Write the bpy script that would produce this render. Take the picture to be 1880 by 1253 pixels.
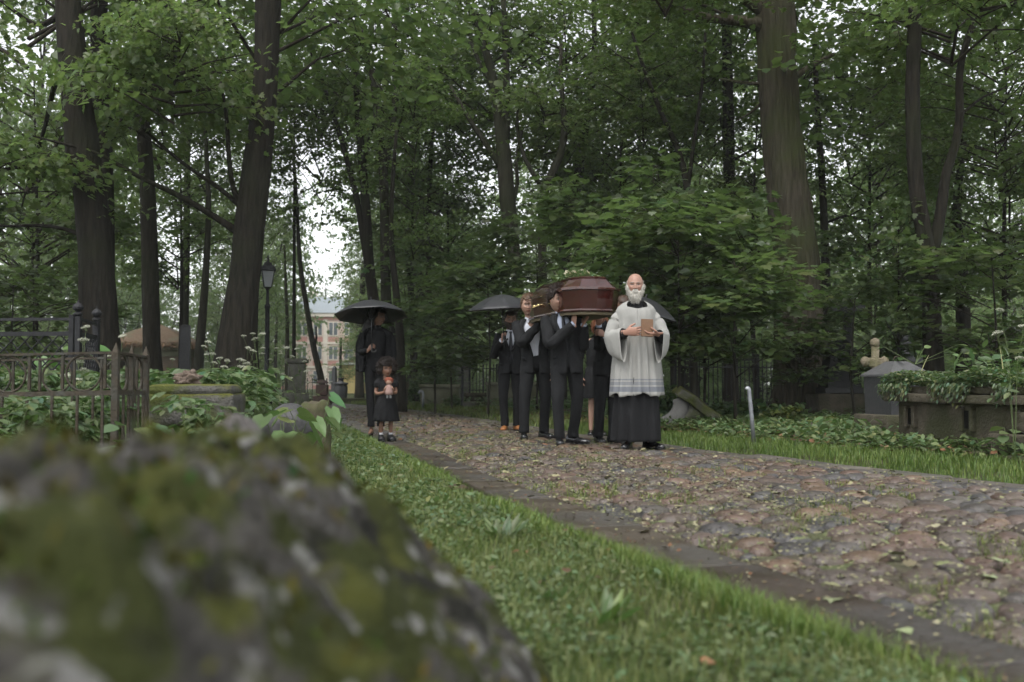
import bpy, bmesh, math, random
import numpy as np
from mathutils import Vector, Matrix, Quaternion, noise as mnoise

random.seed(7)
RNG = np.random.default_rng(11)
for _o in list(bpy.data.objects):
    bpy.data.objects.remove(_o)
scene = bpy.context.scene
COL = scene.collection
R = math.radians

# ------------------------------------------------------------------ camera
CAM_Z = 0.75
PITCH = 2.36
F_PX = 1900.0                      # focal length in pixels of the 1880 px wide photograph
cam_data = bpy.data.cameras.new('camera')
cam_data.sensor_width = 36.0
cam_data.lens = 36.0 * F_PX / 1880.0
cam_data.clip_start = 0.05
cam_data.clip_end = 1500.0
cam_data.dof.use_dof = True
cam_data.dof.focus_distance = 11.6
cam_data.dof.aperture_fstop = 2.4
cam = bpy.data.objects.new('camera', cam_data)
COL.objects.link(cam)
cam.location = (0, 0, CAM_Z)
cam.rotation_euler = (R(90 + PITCH), 0, 0)
scene.camera = cam

# ------------------------------------------------------------------ overcast sky, soft sun
SUN_EL, SUN_AZ = 62.0, 200.0       # azimuth clockwise from +Y
world = bpy.data.worlds.new('World')
scene.world = world
world.use_nodes = True
wn, wl = world.node_tree.nodes, world.node_tree.links
wn.clear()
w_out = wn.new('ShaderNodeOutputWorld')
w_bg = wn.new('ShaderNodeBackground')
w_sky = wn.new('ShaderNodeTexSky')
w_sky.sky_type = 'NISHITA'
w_sky.sun_disc = False
w_sky.sun_elevation = R(SUN_EL)
w_sky.sun_rotation = R(SUN_AZ)
w_sky.air_density = 1.0
w_sky.dust_density = 1.0
w_sky.ozone_density = 1.0
w_hsv = wn.new('ShaderNodeHueSaturation')     # cloud cover: the same sky with hardly any blue left
w_hsv.inputs['Saturation'].default_value = 0.14
wl.new(w_sky.outputs[0], w_hsv.inputs['Color'])
wl.new(w_hsv.outputs[0], w_bg.inputs['Color'])
w_bg.inputs['Strength'].default_value = 0.15
wl.new(w_bg.outputs[0], w_out.inputs[0])

sun_data = bpy.data.lights.new('sun', 'SUN')
sun_data.energy = 1.3
sun_data.angle = R(40)
sun_data.color = (1.0, 0.97, 0.92)
sun = bpy.data.objects.new('sun', sun_data)
COL.objects.link(sun)
_sd = Vector((math.sin(R(SUN_AZ)) * math.cos(R(SUN_EL)), math.cos(R(SUN_AZ)) * math.cos(R(SUN_EL)), math.sin(R(SUN_EL))))
sun.rotation_euler = (-_sd).to_track_quat('-Z', 'Y').to_euler()

scene.view_settings.view_transform = 'Standard'
scene.view_settings.look = 'None'
scene.view_settings.gamma = 1.0
scene.view_settings.use_curve_mapping = False
scene.view_settings.exposure = 1.13
scene.cycles.max_bounces = 9
scene.cycles.diffuse_bounces = 6
scene.cycles.glossy_bounces = 2
scene.cycles.transmission_bounces = 6
scene.cycles.transparent_max_bounces = 6
scene.cycles.caustics_reflective = False
scene.cycles.caustics_refractive = False
scene.cycles.use_denoising = True
scene.cycles.use_adaptive_sampling = True
scene.cycles.adaptive_threshold = 0.03

# ------------------------------------------------------------------ pixel helpers (real distances d in metres)
_cp, _sp = math.cos(R(PITCH)), math.sin(R(PITCH))
def at(px, py, d):
    """world point seen at photo pixel (px, py), standing d metres in front of the camera"""
    u, v = (px - 940.0) / F_PX, (626.5 - py) / F_PX
    ry, rz = _cp - v * _sp, _sp + v * _cp
    t = d / ry
    return Vector((u * t, d, CAM_Z + rz * t))
def gx(px, d):
    """world x of pixel column px at distance d (near the horizon)"""
    return (px - 940.0) / F_PX * d
def gy(py):
    """distance of the flat ground seen at pixel row py"""
    v = (626.5 - py) / F_PX
    ry, rz = _cp - v * _sp, _sp + v * _cp
    return -CAM_Z / rz * ry

# ------------------------------------------------------------------ objects
def tag(o, label=None, cat=None, group=None, kind=None):
    if label: o['label'] = label
    if cat: o['category'] = cat
    if group: o['group'] = group
    if kind: o['kind'] = kind
    return o
def empty(name, loc=(0, 0, 0), rz=0.0, label=None, cat=None, group=None):
    o = bpy.data.objects.new(name, None)
    o.empty_display_size = 0.2
    COL.objects.link(o)
    o.location = loc
    o.rotation_euler = (0, 0, rz)
    return tag(o, label, cat, group)
def link(name, mesh, parent=None, loc=(0, 0, 0), rot=(0, 0, 0), scale=(1, 1, 1)):
    o = bpy.data.objects.new(name, mesh)
    COL.objects.link(o)
    o.location = loc
    o.rotation_euler = rot
    o.scale = scale
    if parent is not None:
        o.parent = parent
    return o
def copy_tree(o, parent=None):
    c = o.copy()
    COL.objects.link(c)
    c.parent = parent
    for ch in list(o.children):
        copy_tree(ch, c)
    return c

class MB:
    """collects shapes; build() links them as ONE mesh object"""
    def __init__(self):
        self.v, self.f, self.m, self.c, self.n = [], [], [], [], 0
        self.has_c = False
    def add(self, verts, faces, mi=0, col=None):
        verts = np.asarray(verts, dtype=float).reshape(-1, 3)
        b = self.n
        self.v.append(verts)
        self.f.extend([tuple(int(i) + b for i in f) for f in faces])
        self.m.extend([mi] * len(faces))
        if col is not None:
            self.has_c = True
            col = np.asarray(col, dtype=float)
            if col.ndim == 1:
                col = np.tile(col[:3], (len(verts), 1))
            self.c.append(col[:, :3])
        else:
            self.c.append(np.full((len(verts), 3), 0.5))
        self.n += len(verts)
        return self
    def box(self, c, s, rz=0.0, rx=0.0, ry=0.0, taper=1.0, mi=0, col=None):
        x, y, z = s[0] / 2, s[1] / 2, s[2] / 2
        t = taper
        p = np.array([(-x, -y, -z), (x, -y, -z), (x, y, -z), (-x, y, -z),
                      (-x * t, -y * t, z), (x * t, -y * t, z), (x * t, y * t, z), (-x * t, y * t, z)])
        M = np.array(Matrix.Rotation(rz, 3, 'Z') @ Matrix.Rotation(ry, 3, 'Y') @ Matrix.Rotation(rx, 3, 'X'))
        p = p @ M.T + np.array(c)
        return self.add(p, [(0, 3, 2, 1), (4, 5, 6, 7), (0, 1, 5, 4), (1, 2, 6, 5), (2, 3, 7, 6), (3, 0, 4, 7)], mi, col)
    def bbox(self, c, s, bev=0.01, rz=0.0, mi=0, jit=0.0, col=None):
        """a box with bevelled edges (bmesh)"""
        bm = bmesh.new()
        bmesh.ops.create_cube(bm, size=1.0)
        for v in bm.verts:
            v.co = Vector((v.co.x * s[0], v.co.y * s[1], v.co.z * s[2])) + Vector((random.uniform(-jit, jit), random.uniform(-jit, jit), random.uniform(-jit, jit)))
        bmesh.ops.bevel(bm, geom=list(bm.edges), offset=bev, segments=2, affect='EDGES', profile=0.5)
        M = Matrix.Translation(Vector(c)) @ Matrix.Rotation(rz, 4, 'Z')
        bm.verts.index_update()
        self.add([tuple(M @ v.co) for v in bm.verts], [tuple(v.index for v in f.verts) for f in bm.faces], mi, col)
        bm.free()
        return self
    def rings(self, rings, cap=True, closed=True, mi=0, col=None):
        """loft through rings (lists of equal length)"""
        rings = np.asarray(rings, dtype=float)
        k, n = rings.shape[:2]
        faces = []
        for i in range(k - 1):
            for j in range(n if closed else n - 1):
                j2 = (j + 1) % n
                faces.append((i * n + j, i * n + j2, (i + 1) * n + j2, (i + 1) * n + j))
        if cap and closed:
            faces.append(tuple(range(n - 1, -1, -1)))
            faces.append(tuple((k - 1) * n + j for j in range(n)))
        if col is not None and np.ndim(col) == 2 and len(col) == k:
            col = np.repeat(np.asarray(col), n, axis=0)
        return self.add(rings.reshape(-1, 3), faces, mi, col)
    def tube(self, pts, rad, n=8, cap=True, mi=0, flat=1.0, up=None, col=None, jitter=0.0):
        """tube through pts with radius per point (parallel-transport frame); flat squeezes one axis"""
        P = np.array([tuple(p) for p in pts], dtype=float)
        k = len(P)
        rad = np.full(k, rad, dtype=float) if np.ndim(rad) == 0 else np.asarray(rad, dtype=float)
        T = np.zeros_like(P)
        T[1:-1] = P[2:] - P[:-2]
        T[0], T[-1] = P[1] - P[0], P[-1] - P[-2]
        T /= np.maximum(np.linalg.norm(T, axis=1, keepdims=True), 1e-9)
        u = np.array(up, dtype=float) if up is not None else (np.array((1., 0, 0)) if abs(T[0][0]) < 0.8 else np.array((0, 1., 0)))
        rings = []
        a = np.linspace(0, 2 * math.pi, n, endpoint=False)
        for i in range(k):
            u = u - T[i] * (u @ T[i])
            u /= max(np.linalg.norm(u), 1e-9)
            w = np.cross(T[i], u)
            rr = rad[i]
            if jitter:
                rr = rr * (1 + jitter * RNG.uniform(-1, 1, n))
                rings.append(P[i] + np.outer(np.cos(a) * rr, u) + np.outer(np.sin(a) * rr * flat, w))
            else:
                rings.append(P[i] + np.outer(np.cos(a) * rr, u) + np.outer(np.sin(a) * rr * flat, w))
        return self.rings(rings, cap, True, mi, col)
    def lathe(self, prof, c=(0, 0, 0), n=16, mi=0, sq=None, rz=0.0, col=None):
        """prof: list of (r, z) turned round the vertical; sq=4 with rz=pi/4 gives square sections"""
        n = sq or n
        a = np.linspace(0, 2 * math.pi, n, endpoint=False) + rz
        k = math.sqrt(2) if sq == 4 else 1.0
        rings = [[(c[0] + r * k * math.cos(t), c[1] + r * k * math.sin(t), c[2] + z) for t in a] for r, z in prof]
        return self.rings(rings, True, True, mi, col)
    def prism(self, poly, h, M=None, mi=0, col=None):
        """polygon in the xy plane extruded by h along z, then transformed by M"""
        n = len(poly)
        p = [Vector((x, y, 0)) for x, y in poly] + [Vector((x, y, h)) for x, y in poly]
        if M is not None:
            p = [M @ q for q in p]
        faces = [tuple(range(n - 1, -1, -1)), tuple(range(n, 2 * n))]
        faces += [(i, (i + 1) % n, n + (i + 1) % n, n + i) for i in range(n)]
        return self.add([tuple(q) for q in p], faces, mi, col)
    def mesh(self, name, mats, smooth=False, fix=True):
        me = bpy.data.meshes.new(name)
        V = np.concatenate(self.v) if self.v else np.zeros((0, 3))
        me.from_pydata(V.tolist(), [], self.f)
        mats = mats if isinstance(mats, (list, tuple)) else [mats]
        for m in mats:
            me.materials.append(m)
        if len(mats) > 1:
            me.polygons.foreach_set('material_index', self.m)
        if self.has_c:
            C = np.concatenate(self.c)
            at_ = me.color_attributes.new('Col', 'FLOAT_COLOR', 'POINT')
            at_.data.foreach_set('color', np.concatenate([C, np.ones((len(C), 1))], axis=1).astype(np.float32).ravel())
        if smooth is True:
            me.polygons.foreach_set('use_smooth', [True] * len(me.polygons))
        me.update()
        if fix:
            bm = bmesh.new()
            bm.from_mesh(me)
            bmesh.ops.recalc_face_normals(bm, faces=list(bm.faces))
            bm.to_mesh(me)
            bm.free()
        return me
    def build(self, name, mats, parent=None, smooth=False, fix=True, loc=(0, 0, 0), rz=0.0):
        return link(name, self.mesh(name, mats, smooth, fix), parent, loc, (0, 0, rz))

def fast_mesh(name, V, F, mats, smooth=False, col=None, mi=None):
    """big triangle / quad soups: V (n,3), F (m,k) integer array"""
    V = np.asarray(V, dtype=np.float32)
    F = np.asarray(F, dtype=np.int32)
    me = bpy.data.meshes.new(name)
    me.vertices.add(len(V))
    me.vertices.foreach_set('co', V.ravel())
    m, k = F.shape
    me.loops.add(m * k)
    me.loops.foreach_set('vertex_index', F.ravel())
    me.polygons.add(m)
    me.polygons.foreach_set('loop_start', np.arange(0, m * k, k, dtype=np.int32))
    me.polygons.foreach_set('loop_total', np.full(m, k, dtype=np.int32))
    mats = mats if isinstance(mats, (list, tuple)) else [mats]
    for x in mats:
        me.materials.append(x)
    if mi is not None:
        me.polygons.foreach_set('material_index', np.asarray(mi, dtype=np.int32))
    if smooth:
        me.polygons.foreach_set('use_smooth', np.ones(m, dtype=bool))
    if col is not None:
        a = me.color_attributes.new('Col', 'FLOAT_COLOR', 'POINT')
        a.data.foreach_set('color', np.concatenate([col, np.ones((len(col), 1))], axis=1).astype(np.float32).ravel())
    me.update(calc_edges=True)
    me.validate()
    return me

def nz(x, y, z=0.0, s=1.0, o=3):
    return mnoise.fractal(Vector((x * s, y * s, z * s)), 1.0, 2.0, o)
def displace(me, amp, s, along=None, o=3, seed=0.0):
    """push vertices along their normals by noise"""
    me.update()
    nrm = [v.normal.copy() for v in me.vertices]
    for v, n_ in zip(me.vertices, nrm):
        k = mnoise.fractal(v.co * s + Vector((seed, seed * 1.7, 0)), 1.0, 2.0, o)
        v.co += n_ * (k * amp)
    me.update()

# ------------------------------------------------------------------ materials
MATS = {}
def mat(name, c1, c2=None, scale=8.0, rough=0.7, rough2=None, bump=0.0, bscale=None, spec=0.4, detail=4.0,
        stretch=(1, 1, 1), attr=False, patch=None, patch_scale=2.0, patch_pos=(0.5, 0.6), transl=0.0, tcol=None,
        rnd=0.0, metal=0.0, coat=0.0, sheen=0.0, up_patch=None, up_pos=(0.3, 0.8), wood=False):
    """noise-mixed principled surface. patch: a second colour in shaped blotches (moss, stains); up_patch: moss that
    grows on upward faces; attr: multiply by the mesh colour attribute; transl: leaf translucency"""
    m = bpy.data.materials.new(name)
    m.use_nodes = True
    N, L = m.node_tree.nodes, m.node_tree.links
    N.clear()
    out = N.new('ShaderNodeOutputMaterial')
    bs = N.new('ShaderNodeBsdfPrincipled')
    tc = N.new('ShaderNodeTexCoord')
    mp = N.new('ShaderNodeMapping')
    mp.inputs['Scale'].default_value = stretch
    L.new(tc.outputs['Object'], mp.inputs['Vector'])
    c2 = c2 or c1
    nt = N.new('ShaderNodeTexNoise')
    nt.inputs['Scale'].default_value = scale
    nt.inputs['Detail'].default_value = detail
    nt.inputs['Roughness'].default_value = 0.6
    L.new(mp.outputs[0], nt.inputs['Vector'])
    rp = N.new('ShaderNodeMapRange')
    rp.inputs['From Min'].default_value, rp.inputs['From Max'].default_value = 0.32, 0.68
    L.new(nt.outputs['Fac'], rp.inputs['Value'])
    mx = N.new('ShaderNodeMix'); mx.data_type = 'RGBA'
    mx.inputs[6].default_value = (*c1, 1); mx.inputs[7].default_value = (*c2, 1)
    L.new(rp.outputs[0], mx.inputs[0])
    col = mx.outputs[2]
    def blotch(col, colour, fac_out):
        k = N.new('ShaderNodeMix'); k.data_type = 'RGBA'
        k.inputs[7].default_value = (*colour, 1)
        L.new(col, k.inputs[6]); L.new(fac_out, k.inputs[0])
        return k.outputs[2]
    if patch:
        pn = N.new('ShaderNodeTexNoise'); pn.inputs['Scale'].default_value = patch_scale; pn.inputs['Detail'].default_value = 6
        L.new(tc.outputs['Object'], pn.inputs['Vector'])
        pr = N.new('ShaderNodeMapRange'); pr.inputs['From Min'].default_value, pr.inputs['From Max'].default_value = patch_pos
        L.new(pn.outputs['Fac'], pr.inputs['Value'])
        col = blotch(col, patch, pr.outputs[0])
    if up_patch:
        ge = N.new('ShaderNodeNewGeometry'); sx = N.new('ShaderNodeSeparateXYZ')
        L.new(ge.outputs['Normal'], sx.inputs[0])
        un = N.new('ShaderNodeTexNoise'); un.inputs['Scale'].default_value = patch_scale * 2.5; un.inputs['Detail'].default_value = 6
        L.new(tc.outputs['Object'], un.inputs['Vector'])
        ma = N.new('ShaderNodeMath'); ma.operation = 'MULTIPLY_ADD'
        ma.inputs[1].default_value = 2.2; ma.inputs[2].default_value = -1.1
        L.new(un.outputs['Fac'], ma.inputs[0])
        ad = N.new('ShaderNodeMath'); ad.operation = 'ADD'
        L.new(sx.outputs['Z'], ad.inputs[0]); L.new(ma.outputs[0], ad.inputs[1])
        ur = N.new('ShaderNodeMapRange'); ur.inputs['From Min'].default_value, ur.inputs['From Max'].default_value = up_pos
        L.new(ad.outputs[0], ur.inputs['Value'])
        col = blotch(col, up_patch, ur.outputs[0])
    if attr:
        va = N.new('ShaderNodeVertexColor'); va.layer_name = 'Col'
        mm = N.new('ShaderNodeMix'); mm.data_type = 'RGBA'; mm.blend_type = 'MULTIPLY'
        mm.inputs[0].default_value = 1.0
        L.new(col, mm.inputs[6]); L.new(va.outputs['Color'], mm.inputs[7])
        col = mm.outputs[2]
    if rnd:
        oi = N.new('ShaderNodeObjectInfo'); hs = N.new('ShaderNodeHueSaturation')
        mr = N.new('ShaderNodeMapRange'); mr.inputs['To Min'].default_value, mr.inputs['To Max'].default_value = 1 - rnd, 1 + rnd
        L.new(oi.outputs['Random'], mr.inputs['Value']); L.new(mr.outputs[0], hs.inputs['Value'])
        mr2 = N.new('ShaderNodeMapRange'); mr2.inputs['To Min'].default_value, mr2.inputs['To Max'].default_value = 0.5 - rnd * 0.05, 0.5 + rnd * 0.05
        L.new(oi.outputs['Random'], mr2.inputs['Value']); L.new(mr2.outputs[0], hs.inputs['Hue'])
        L.new(col, hs.inputs['Color']); col = hs.outputs[0]
    L.new(col, bs.inputs['Base Color'])
    bs.inputs['Roughness'].default_value = rough
    if rough2 is not None:
        r2 = N.new('ShaderNodeMapRange')
        r2.inputs['From Min'].default_value, r2.inputs['From Max'].default_value = 0.3, 0.7
        r2.inputs['To Min'].default_value, r2.inputs['To Max'].default_value = rough, rough2
        L.new(nt.outputs['Fac'], r2.inputs['Value']); L.new(r2.outputs[0], bs.inputs['Roughness'])
    bs.inputs['Specular IOR Level'].default_value = spec
    bs.inputs['Metallic'].default_value = metal
    bs.inputs['Coat Weight'].default_value = coat
    bs.inputs['Coat Roughness'].default_value = 0.06
    bs.inputs['Sheen Weight'].default_value = sheen
    if bump:
        bn = N.new('ShaderNodeTexNoise'); bn.inputs['Scale'].default_value = bscale or scale * 3
        bn.inputs['Detail'].default_value = 6
        L.new(mp.outputs[0], bn.inputs['Vector'])
        bu = N.new('ShaderNodeBump'); bu.inputs['Strength'].default_value = min(1.0, bump); bu.inputs['Distance'].default_value = 0.02 * max(1.0, bump)
        L.new(bn.outputs['Fac'], bu.inputs['Height']); L.new(bu.outputs[0], bs.inputs['Normal'])
    if transl:
        tr = N.new('ShaderNodeBsdfTranslucent')
        if tcol:
            tm = N.new('ShaderNodeMix'); tm.data_type = 'RGBA'; tm.inputs[0].default_value = 0.7
            L.new(col, tm.inputs[6]); tm.inputs[7].default_value = (*tcol, 1)
            L.new(tm.outputs[2], tr.inputs['Color'])
        else:
            L.new(col, tr.inputs['Color'])
        ms = N.new('ShaderNodeMixShader'); ms.inputs[0].default_value = transl
        L.new(bs.outputs[0], ms.inputs[1]); L.new(tr.outputs[0], ms.inputs[2])
        L.new(ms.outputs[0], out.inputs[0])
    else:
        L.new(bs.outputs[0], out.inputs[0])
    MATS[name] = m
    return m

def paint(name, rough=0.5, spec=0.4, sss=0.0, bump=0.0, bscale=60, coat=0.0):
    """colour straight from the mesh colour attribute"""
    m = bpy.data.materials.new(name)
    m.use_nodes = True
    N, L = m.node_tree.nodes, m.node_tree.links
    bs = N['Principled BSDF']
    va = N.new('ShaderNodeVertexColor'); va.layer_name = 'Col'
    L.new(va.outputs['Color'], bs.inputs['Base Color'])
    bs.inputs['Roughness'].default_value = rough
    bs.inputs['Specular IOR Level'].default_value = spec
    if bump:
        tc = N.new('ShaderNodeTexCoord')
        bn = N.new('ShaderNodeTexNoise'); bn.inputs['Scale'].default_value = bscale
        L.new(tc.outputs['Object'], bn.inputs['Vector'])
        bu = N.new('ShaderNodeBump'); bu.inputs['Strength'].default_value = bump; bu.inputs['Distance'].default_value = 0.003
        L.new(bn.outputs['Fac'], bu.inputs['Height']); L.new(bu.outputs[0], bs.inputs['Normal'])
    return m

# foliage: leaf colours; far leaves lightened, painting light into the dark background
M_LEAF = mat('leaf_maple', (0.070, 0.104, 0.030), (0.120, 0.162, 0.052), scale=0.9, rough=0.38, spec=0.5, transl=0.50, tcol=(0.205, 0.32, 0.085), attr=True, rnd=0.22)
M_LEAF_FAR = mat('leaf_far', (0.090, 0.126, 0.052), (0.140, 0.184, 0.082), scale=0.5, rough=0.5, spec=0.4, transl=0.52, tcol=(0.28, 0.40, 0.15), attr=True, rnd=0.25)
M_HERB = mat('leaf_herb', (0.066, 0.100, 0.042), (0.112, 0.155, 0.072), scale=1.6, rough=0.42, spec=0.5, transl=0.3, tcol=(0.10, 0.2, 0.04), attr=True)
M_GRASS = mat('grass_blade', (0.098, 0.128, 0.034), (0.160, 0.182, 0.066), scale=1.3, rough=0.5, spec=0.35, transl=0.35, tcol=(0.12, 0.22, 0.04), attr=True)
M_BARK = mat('bark', (0.012, 0.0105, 0.008), (0.032, 0.028, 0.021), scale=14, rough=0.9, bump=2.2, bscale=18, stretch=(1, 1, 0.16), spec=0.15, patch=(0.022, 0.026, 0.012), patch_scale=0.8, patch_pos=(0.50, 0.72), rnd=0.25)
M_BARK_PALE = mat('bark_pale', (0.026, 0.024, 0.018), (0.058, 0.054, 0.041), scale=12, rough=0.9, bump=2.0, bscale=18, stretch=(1, 1, 0.15), spec=0.15, patch=(0.036, 0.042, 0.020), patch_scale=0.7, patch_pos=(0.45, 0.7), rnd=0.2)
M_TWIG = mat('twig', (0.022, 0.018, 0.014), (0.045, 0.038, 0.028), scale=5, rough=0.9, spec=0.15)

# ================================================================== leaves (vectorised)
SHAPES = {
    'kite': (np.array([(0, 0, 0), (.45, .5, .10), (1, 0, -.06), (.45, -.5, .10)]), [(0, 2, 1), (0, 3, 2)]),
    'oval': (np.array([(0, 0, 0), (.25, .42, .08), (.62, .44, .07), (1, 0, -.10), (.62, -.44, .07), (.25, -.42, .08)]),
             [(0, 2, 1), (0, 3, 2), (0, 4, 3), (0, 5, 4)]),
    'maple': (np.array([(0, 0, 0), (.02, .34, .03), (.30, .52, .07), (.38, .30, .03), (.72, .40, .05), (.68, .16, .02), (1.0, 0, -.08),
                        (.68, -.16, .02), (.72, -.40, .05), (.38, -.30, .03), (.30, -.52, .07), (.02, -.34, .03)]),
              [(0, i + 1, i) for i in range(1, 11)]),
    'heart': (np.array([(0.08, 0, 0), (-.06, .22, .05), (.10, .46, .09), (.45, .44, .06), (.78, .2, 0), (1, 0, -.12),
                        (.78, -.2, 0), (.45, -.44, .06), (.10, -.46, .09), (-.06, -.22, .05)]),
              [(0, i + 1, i) for i in range(1, 9)]),
}
def leaves(P, yaw, pitch, roll, ln, wd, shape='kite'):
    """returns V, F for leaves rooted at P, pointing along yaw, raised by pitch, rolled round their midrib"""
    S, T = SHAPES[shape]
    P = np.asarray(P, dtype=float)
    n, k = len(P), len(S)
    ln = np.broadcast_to(ln, (n,)); wd = np.broadcast_to(wd, (n,))
    cy, sy, cp_, sp_, cr, sr = np.cos(yaw), np.sin(yaw), np.cos(pitch), np.sin(pitch), np.cos(roll), np.sin(roll)
    X = np.stack([cy * cp_, sy * cp_, sp_], 1)
    Y0 = np.stack([-sy, cy, np.zeros(n)], 1)
    Z0 = np.cross(X, Y0)
    Y = Y0 * cr[:, None] + Z0 * sr[:, None]
    Z = np.cross(X, Y)
    u, v, w = S[:, 0], S[:, 1], S[:, 2]
    V = P[:, None, :] + X[:, None, :] * (ln[:, None] * u)[:, :, None] + Y[:, None, :] * (wd[:, None] * v)[:, :, None] + Z[:, None, :] * (wd[:, None] * w)[:, :, None]
    F = (np.arange(n) * k)[:, None, None] + np.array(T)[None]
    return V.reshape(-1, 3), F.reshape(-1, 3)
def tints(n, k, lo=0.7, hi=1.35, warm=0.12, rng=RNG):
    """one colour factor for each leaf, repeated over its k vertices"""
    b = rng.uniform(lo, hi, (n, 1))
    h = rng.normal(0, warm, (n, 1))
    c = np.concatenate([b * (1 + h), b, b * (1 - 0.5 * h)], axis=1)
    return np.repeat(np.clip(c, 0.05, 2.5), k, axis=0)
class Soup:
    def __init__(self):
        self.V, self.F, self.C, self.M, self.n = [], [], [], [], 0
    def add(self, V, F, C=None, mi=0):
        self.V.append(V); self.F.append(F + self.n)
        self.C.append(C if C is not None else np.ones((len(V), 3)))
        self.M.append(np.full(len(F), mi))
        self.n += len(V)
    def leaves(self, P, yaw, pitch, roll, ln, wd, shape='kite', mi=0, lo=0.7, hi=1.35, warm=0.12, tint=None):
        V, F = leaves(P, yaw, pitch, roll, ln, wd, shape)
        k = len(SHAPES[shape][0])
        C = tints(len(P), k, lo, hi, warm)
        if tint is not None:
            C = C * np.asarray(tint)
        self.add(V, F, C, mi)
    def tubes(self, A, B, r0, r1, mi=0, n=3):
        """straight thin stems from A to B as n-sided prisms"""
        A, B = np.asarray(A, float), np.asarray(B, float)
        m = len(A)
        r0 = np.broadcast_to(r0, (m,)); r1 = np.broadcast_to(r1, (m,))
        D = B - A
        D = D / np.maximum(np.linalg.norm(D, axis=1, keepdims=True), 1e-9)
        ref = np.where(np.abs(D[:, 2:3]) < 0.9, np.array([[0, 0, 1.]]), np.array([[1., 0, 0]]))
        U = np.cross(D, ref); U /= np.linalg.norm(U, axis=1, keepdims=True)
        W = np.cross(D, U)
        a = np.linspace(0, 2 * math.pi, n, endpoint=False)
        o = U[:, None] * np.cos(a)[None, :, None] + W[:, None] * np.sin(a)[None, :, None]
        V = np.concatenate([A[:, None] + o * r0[:, None, None], B[:, None] + o * r1[:, None, None]], axis=1).reshape(-1, 3)
        f = []
        for j in range(n):
            j2 = (j + 1) % n
            f += [(j, j2, n + j2), (j, n + j2, n + j)]
        F = (np.arange(m) * 2 * n)[:, None, None] + np.array(f)[None]
        self.add(V, F.reshape(-1, 3), None, mi)
    def mesh(self, name, mats, smooth=False):
        return fast_mesh(name, np.concatenate(self.V), np.concatenate(self.F), mats, smooth, np.concatenate(self.C), np.concatenate(self.M))
    def build(self, name, mats, parent=None, smooth=False):
        return link(name, self.mesh(name, mats, smooth), parent)

# ================================================================== ground, path
LX = np.array([(-4, 3.6), (0, 2.05), (2.77, 1.09), (4.13, .63), (7.1, -.22), (11.4, -1.26), (16, -2.35), (21.9, -3.9), (30, -6.4), (42, -11.0), (60, -19.5), (90, -36)])
RX = np.array([(-4, 8.0), (0, 6.4), (5, 4.7), (7.54, 3.73), (9.8, 2.78), (11.8, 1.98), (15, 1.0), (18, .25), (26, -1.9), (40, -6.9), (60, -15.2), (90, -31)])
def Lx(y): return np.interp(y, LX[:, 0], LX[:, 1])
def Rx(y): return np.interp(y, RX[:, 0], RX[:, 1])
def hnoise(x, y):
    return (np.sin(x * 1.3 + 0.7 * np.sin(y * .9)) * np.cos(y * 1.1 + .5 * np.sin(x * 1.7)) * .5 + .3 * np.sin(x * 3.1 + y * 2.3) * np.cos(y * 2.7 - x))
def sstep(t):
    t = np.clip(t, 0, 1)
    return t * t * (3 - 2 * t)
def ground_z(x, y):
    x, y = np.asarray(x, float), np.asarray(y, float)
    dl, dr = Lx(y) - x, x - Rx(y)
    out = np.maximum(dl, dr)
    z = -0.045 + 0.085 * sstep((out + 0.05) / 0.35) + sstep(out / 1.6) * (0.05 + 0.035 * hnoise(x, y))
    return z
def gz(x, y): return float(ground_z(x, y))

M_SOIL = mat('soil', (0.040, 0.036, 0.022), (0.060, 0.062, 0.030), scale=3.0, rough=0.95, bump=0.8, bscale=40, spec=0.15, patch=(0.040, 0.065, 0.020), patch_scale=1.2, patch_pos=(.45, .6))
M_BED = mat('path_bed', (0.058, 0.050, 0.035), (0.090, 0.080, 0.054), scale=14.0, rough=0.85, bump=0.9, bscale=60, spec=0.25, patch=(0.085, 0.100, 0.042), patch_scale=2.2, patch_pos=(.46, .60))
M_COB = mat('cobble', (0.70, 0.70, 0.70), (1.15, 1.1, 1.05), scale=16.0, rough=0.30, rough2=0.6, bump=0.5, bscale=45, spec=0.5, attr=True, patch=(0.70, 0.76, 0.55), patch_scale=7.0, patch_pos=(.58, .74))
M_SLAB = mat('kerb_stone', (0.036, 0.027, 0.019), (0.060, 0.046, 0.034), scale=4.0, rough=0.30, rough2=0.62, bump=0.35, bscale=24, spec=0.5, patch=(0.050, 0.044, 0.038), patch_scale=1.1, patch_pos=(.45, .62), rnd=0.18)
M_SLAB_PALE = mat('kerb_stone_pale', (0.085, 0.074, 0.064), (0.125, 0.110, 0.094), scale=5.0, rough=0.45, rough2=0.7, bump=0.5, bscale=24, spec=0.4, patch=(0.066, 0.062, 0.052), patch_scale=1.4, patch_pos=(.45, .62), rnd=0.18)

xs = np.concatenate([-8 - np.geomspace(.3, 300, 34)[::-1], np.arange(-8, 7.01, .16), 7 + np.geomspace(.3, 300, 34)])
ys = np.concatenate([-3 - np.geomspace(.4, 60, 10)[::-1], np.arange(-3, 26.01, .2), 26 + np.geomspace(.4, 420, 40)])
GX, GY = np.meshgrid(xs, ys)
GZ = ground_z(GX, GY)
nxs, nys = len(xs), len(ys)
idx = np.arange(nxs * nys).reshape(nys, nxs)
F = np.stack([idx[:-1, :-1], idx[:-1, 1:], idx[1:, 1:], idx[1:, :-1]], -1).reshape(-1, 4)
ground = link('ground', fast_mesh('ground', np.stack([GX, GY, GZ], -1).reshape(-1, 3), F, M_SOIL, True))
tag(ground, 'dark leafy soil of the old wooded graveyard', 'ground', kind='structure')

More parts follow.
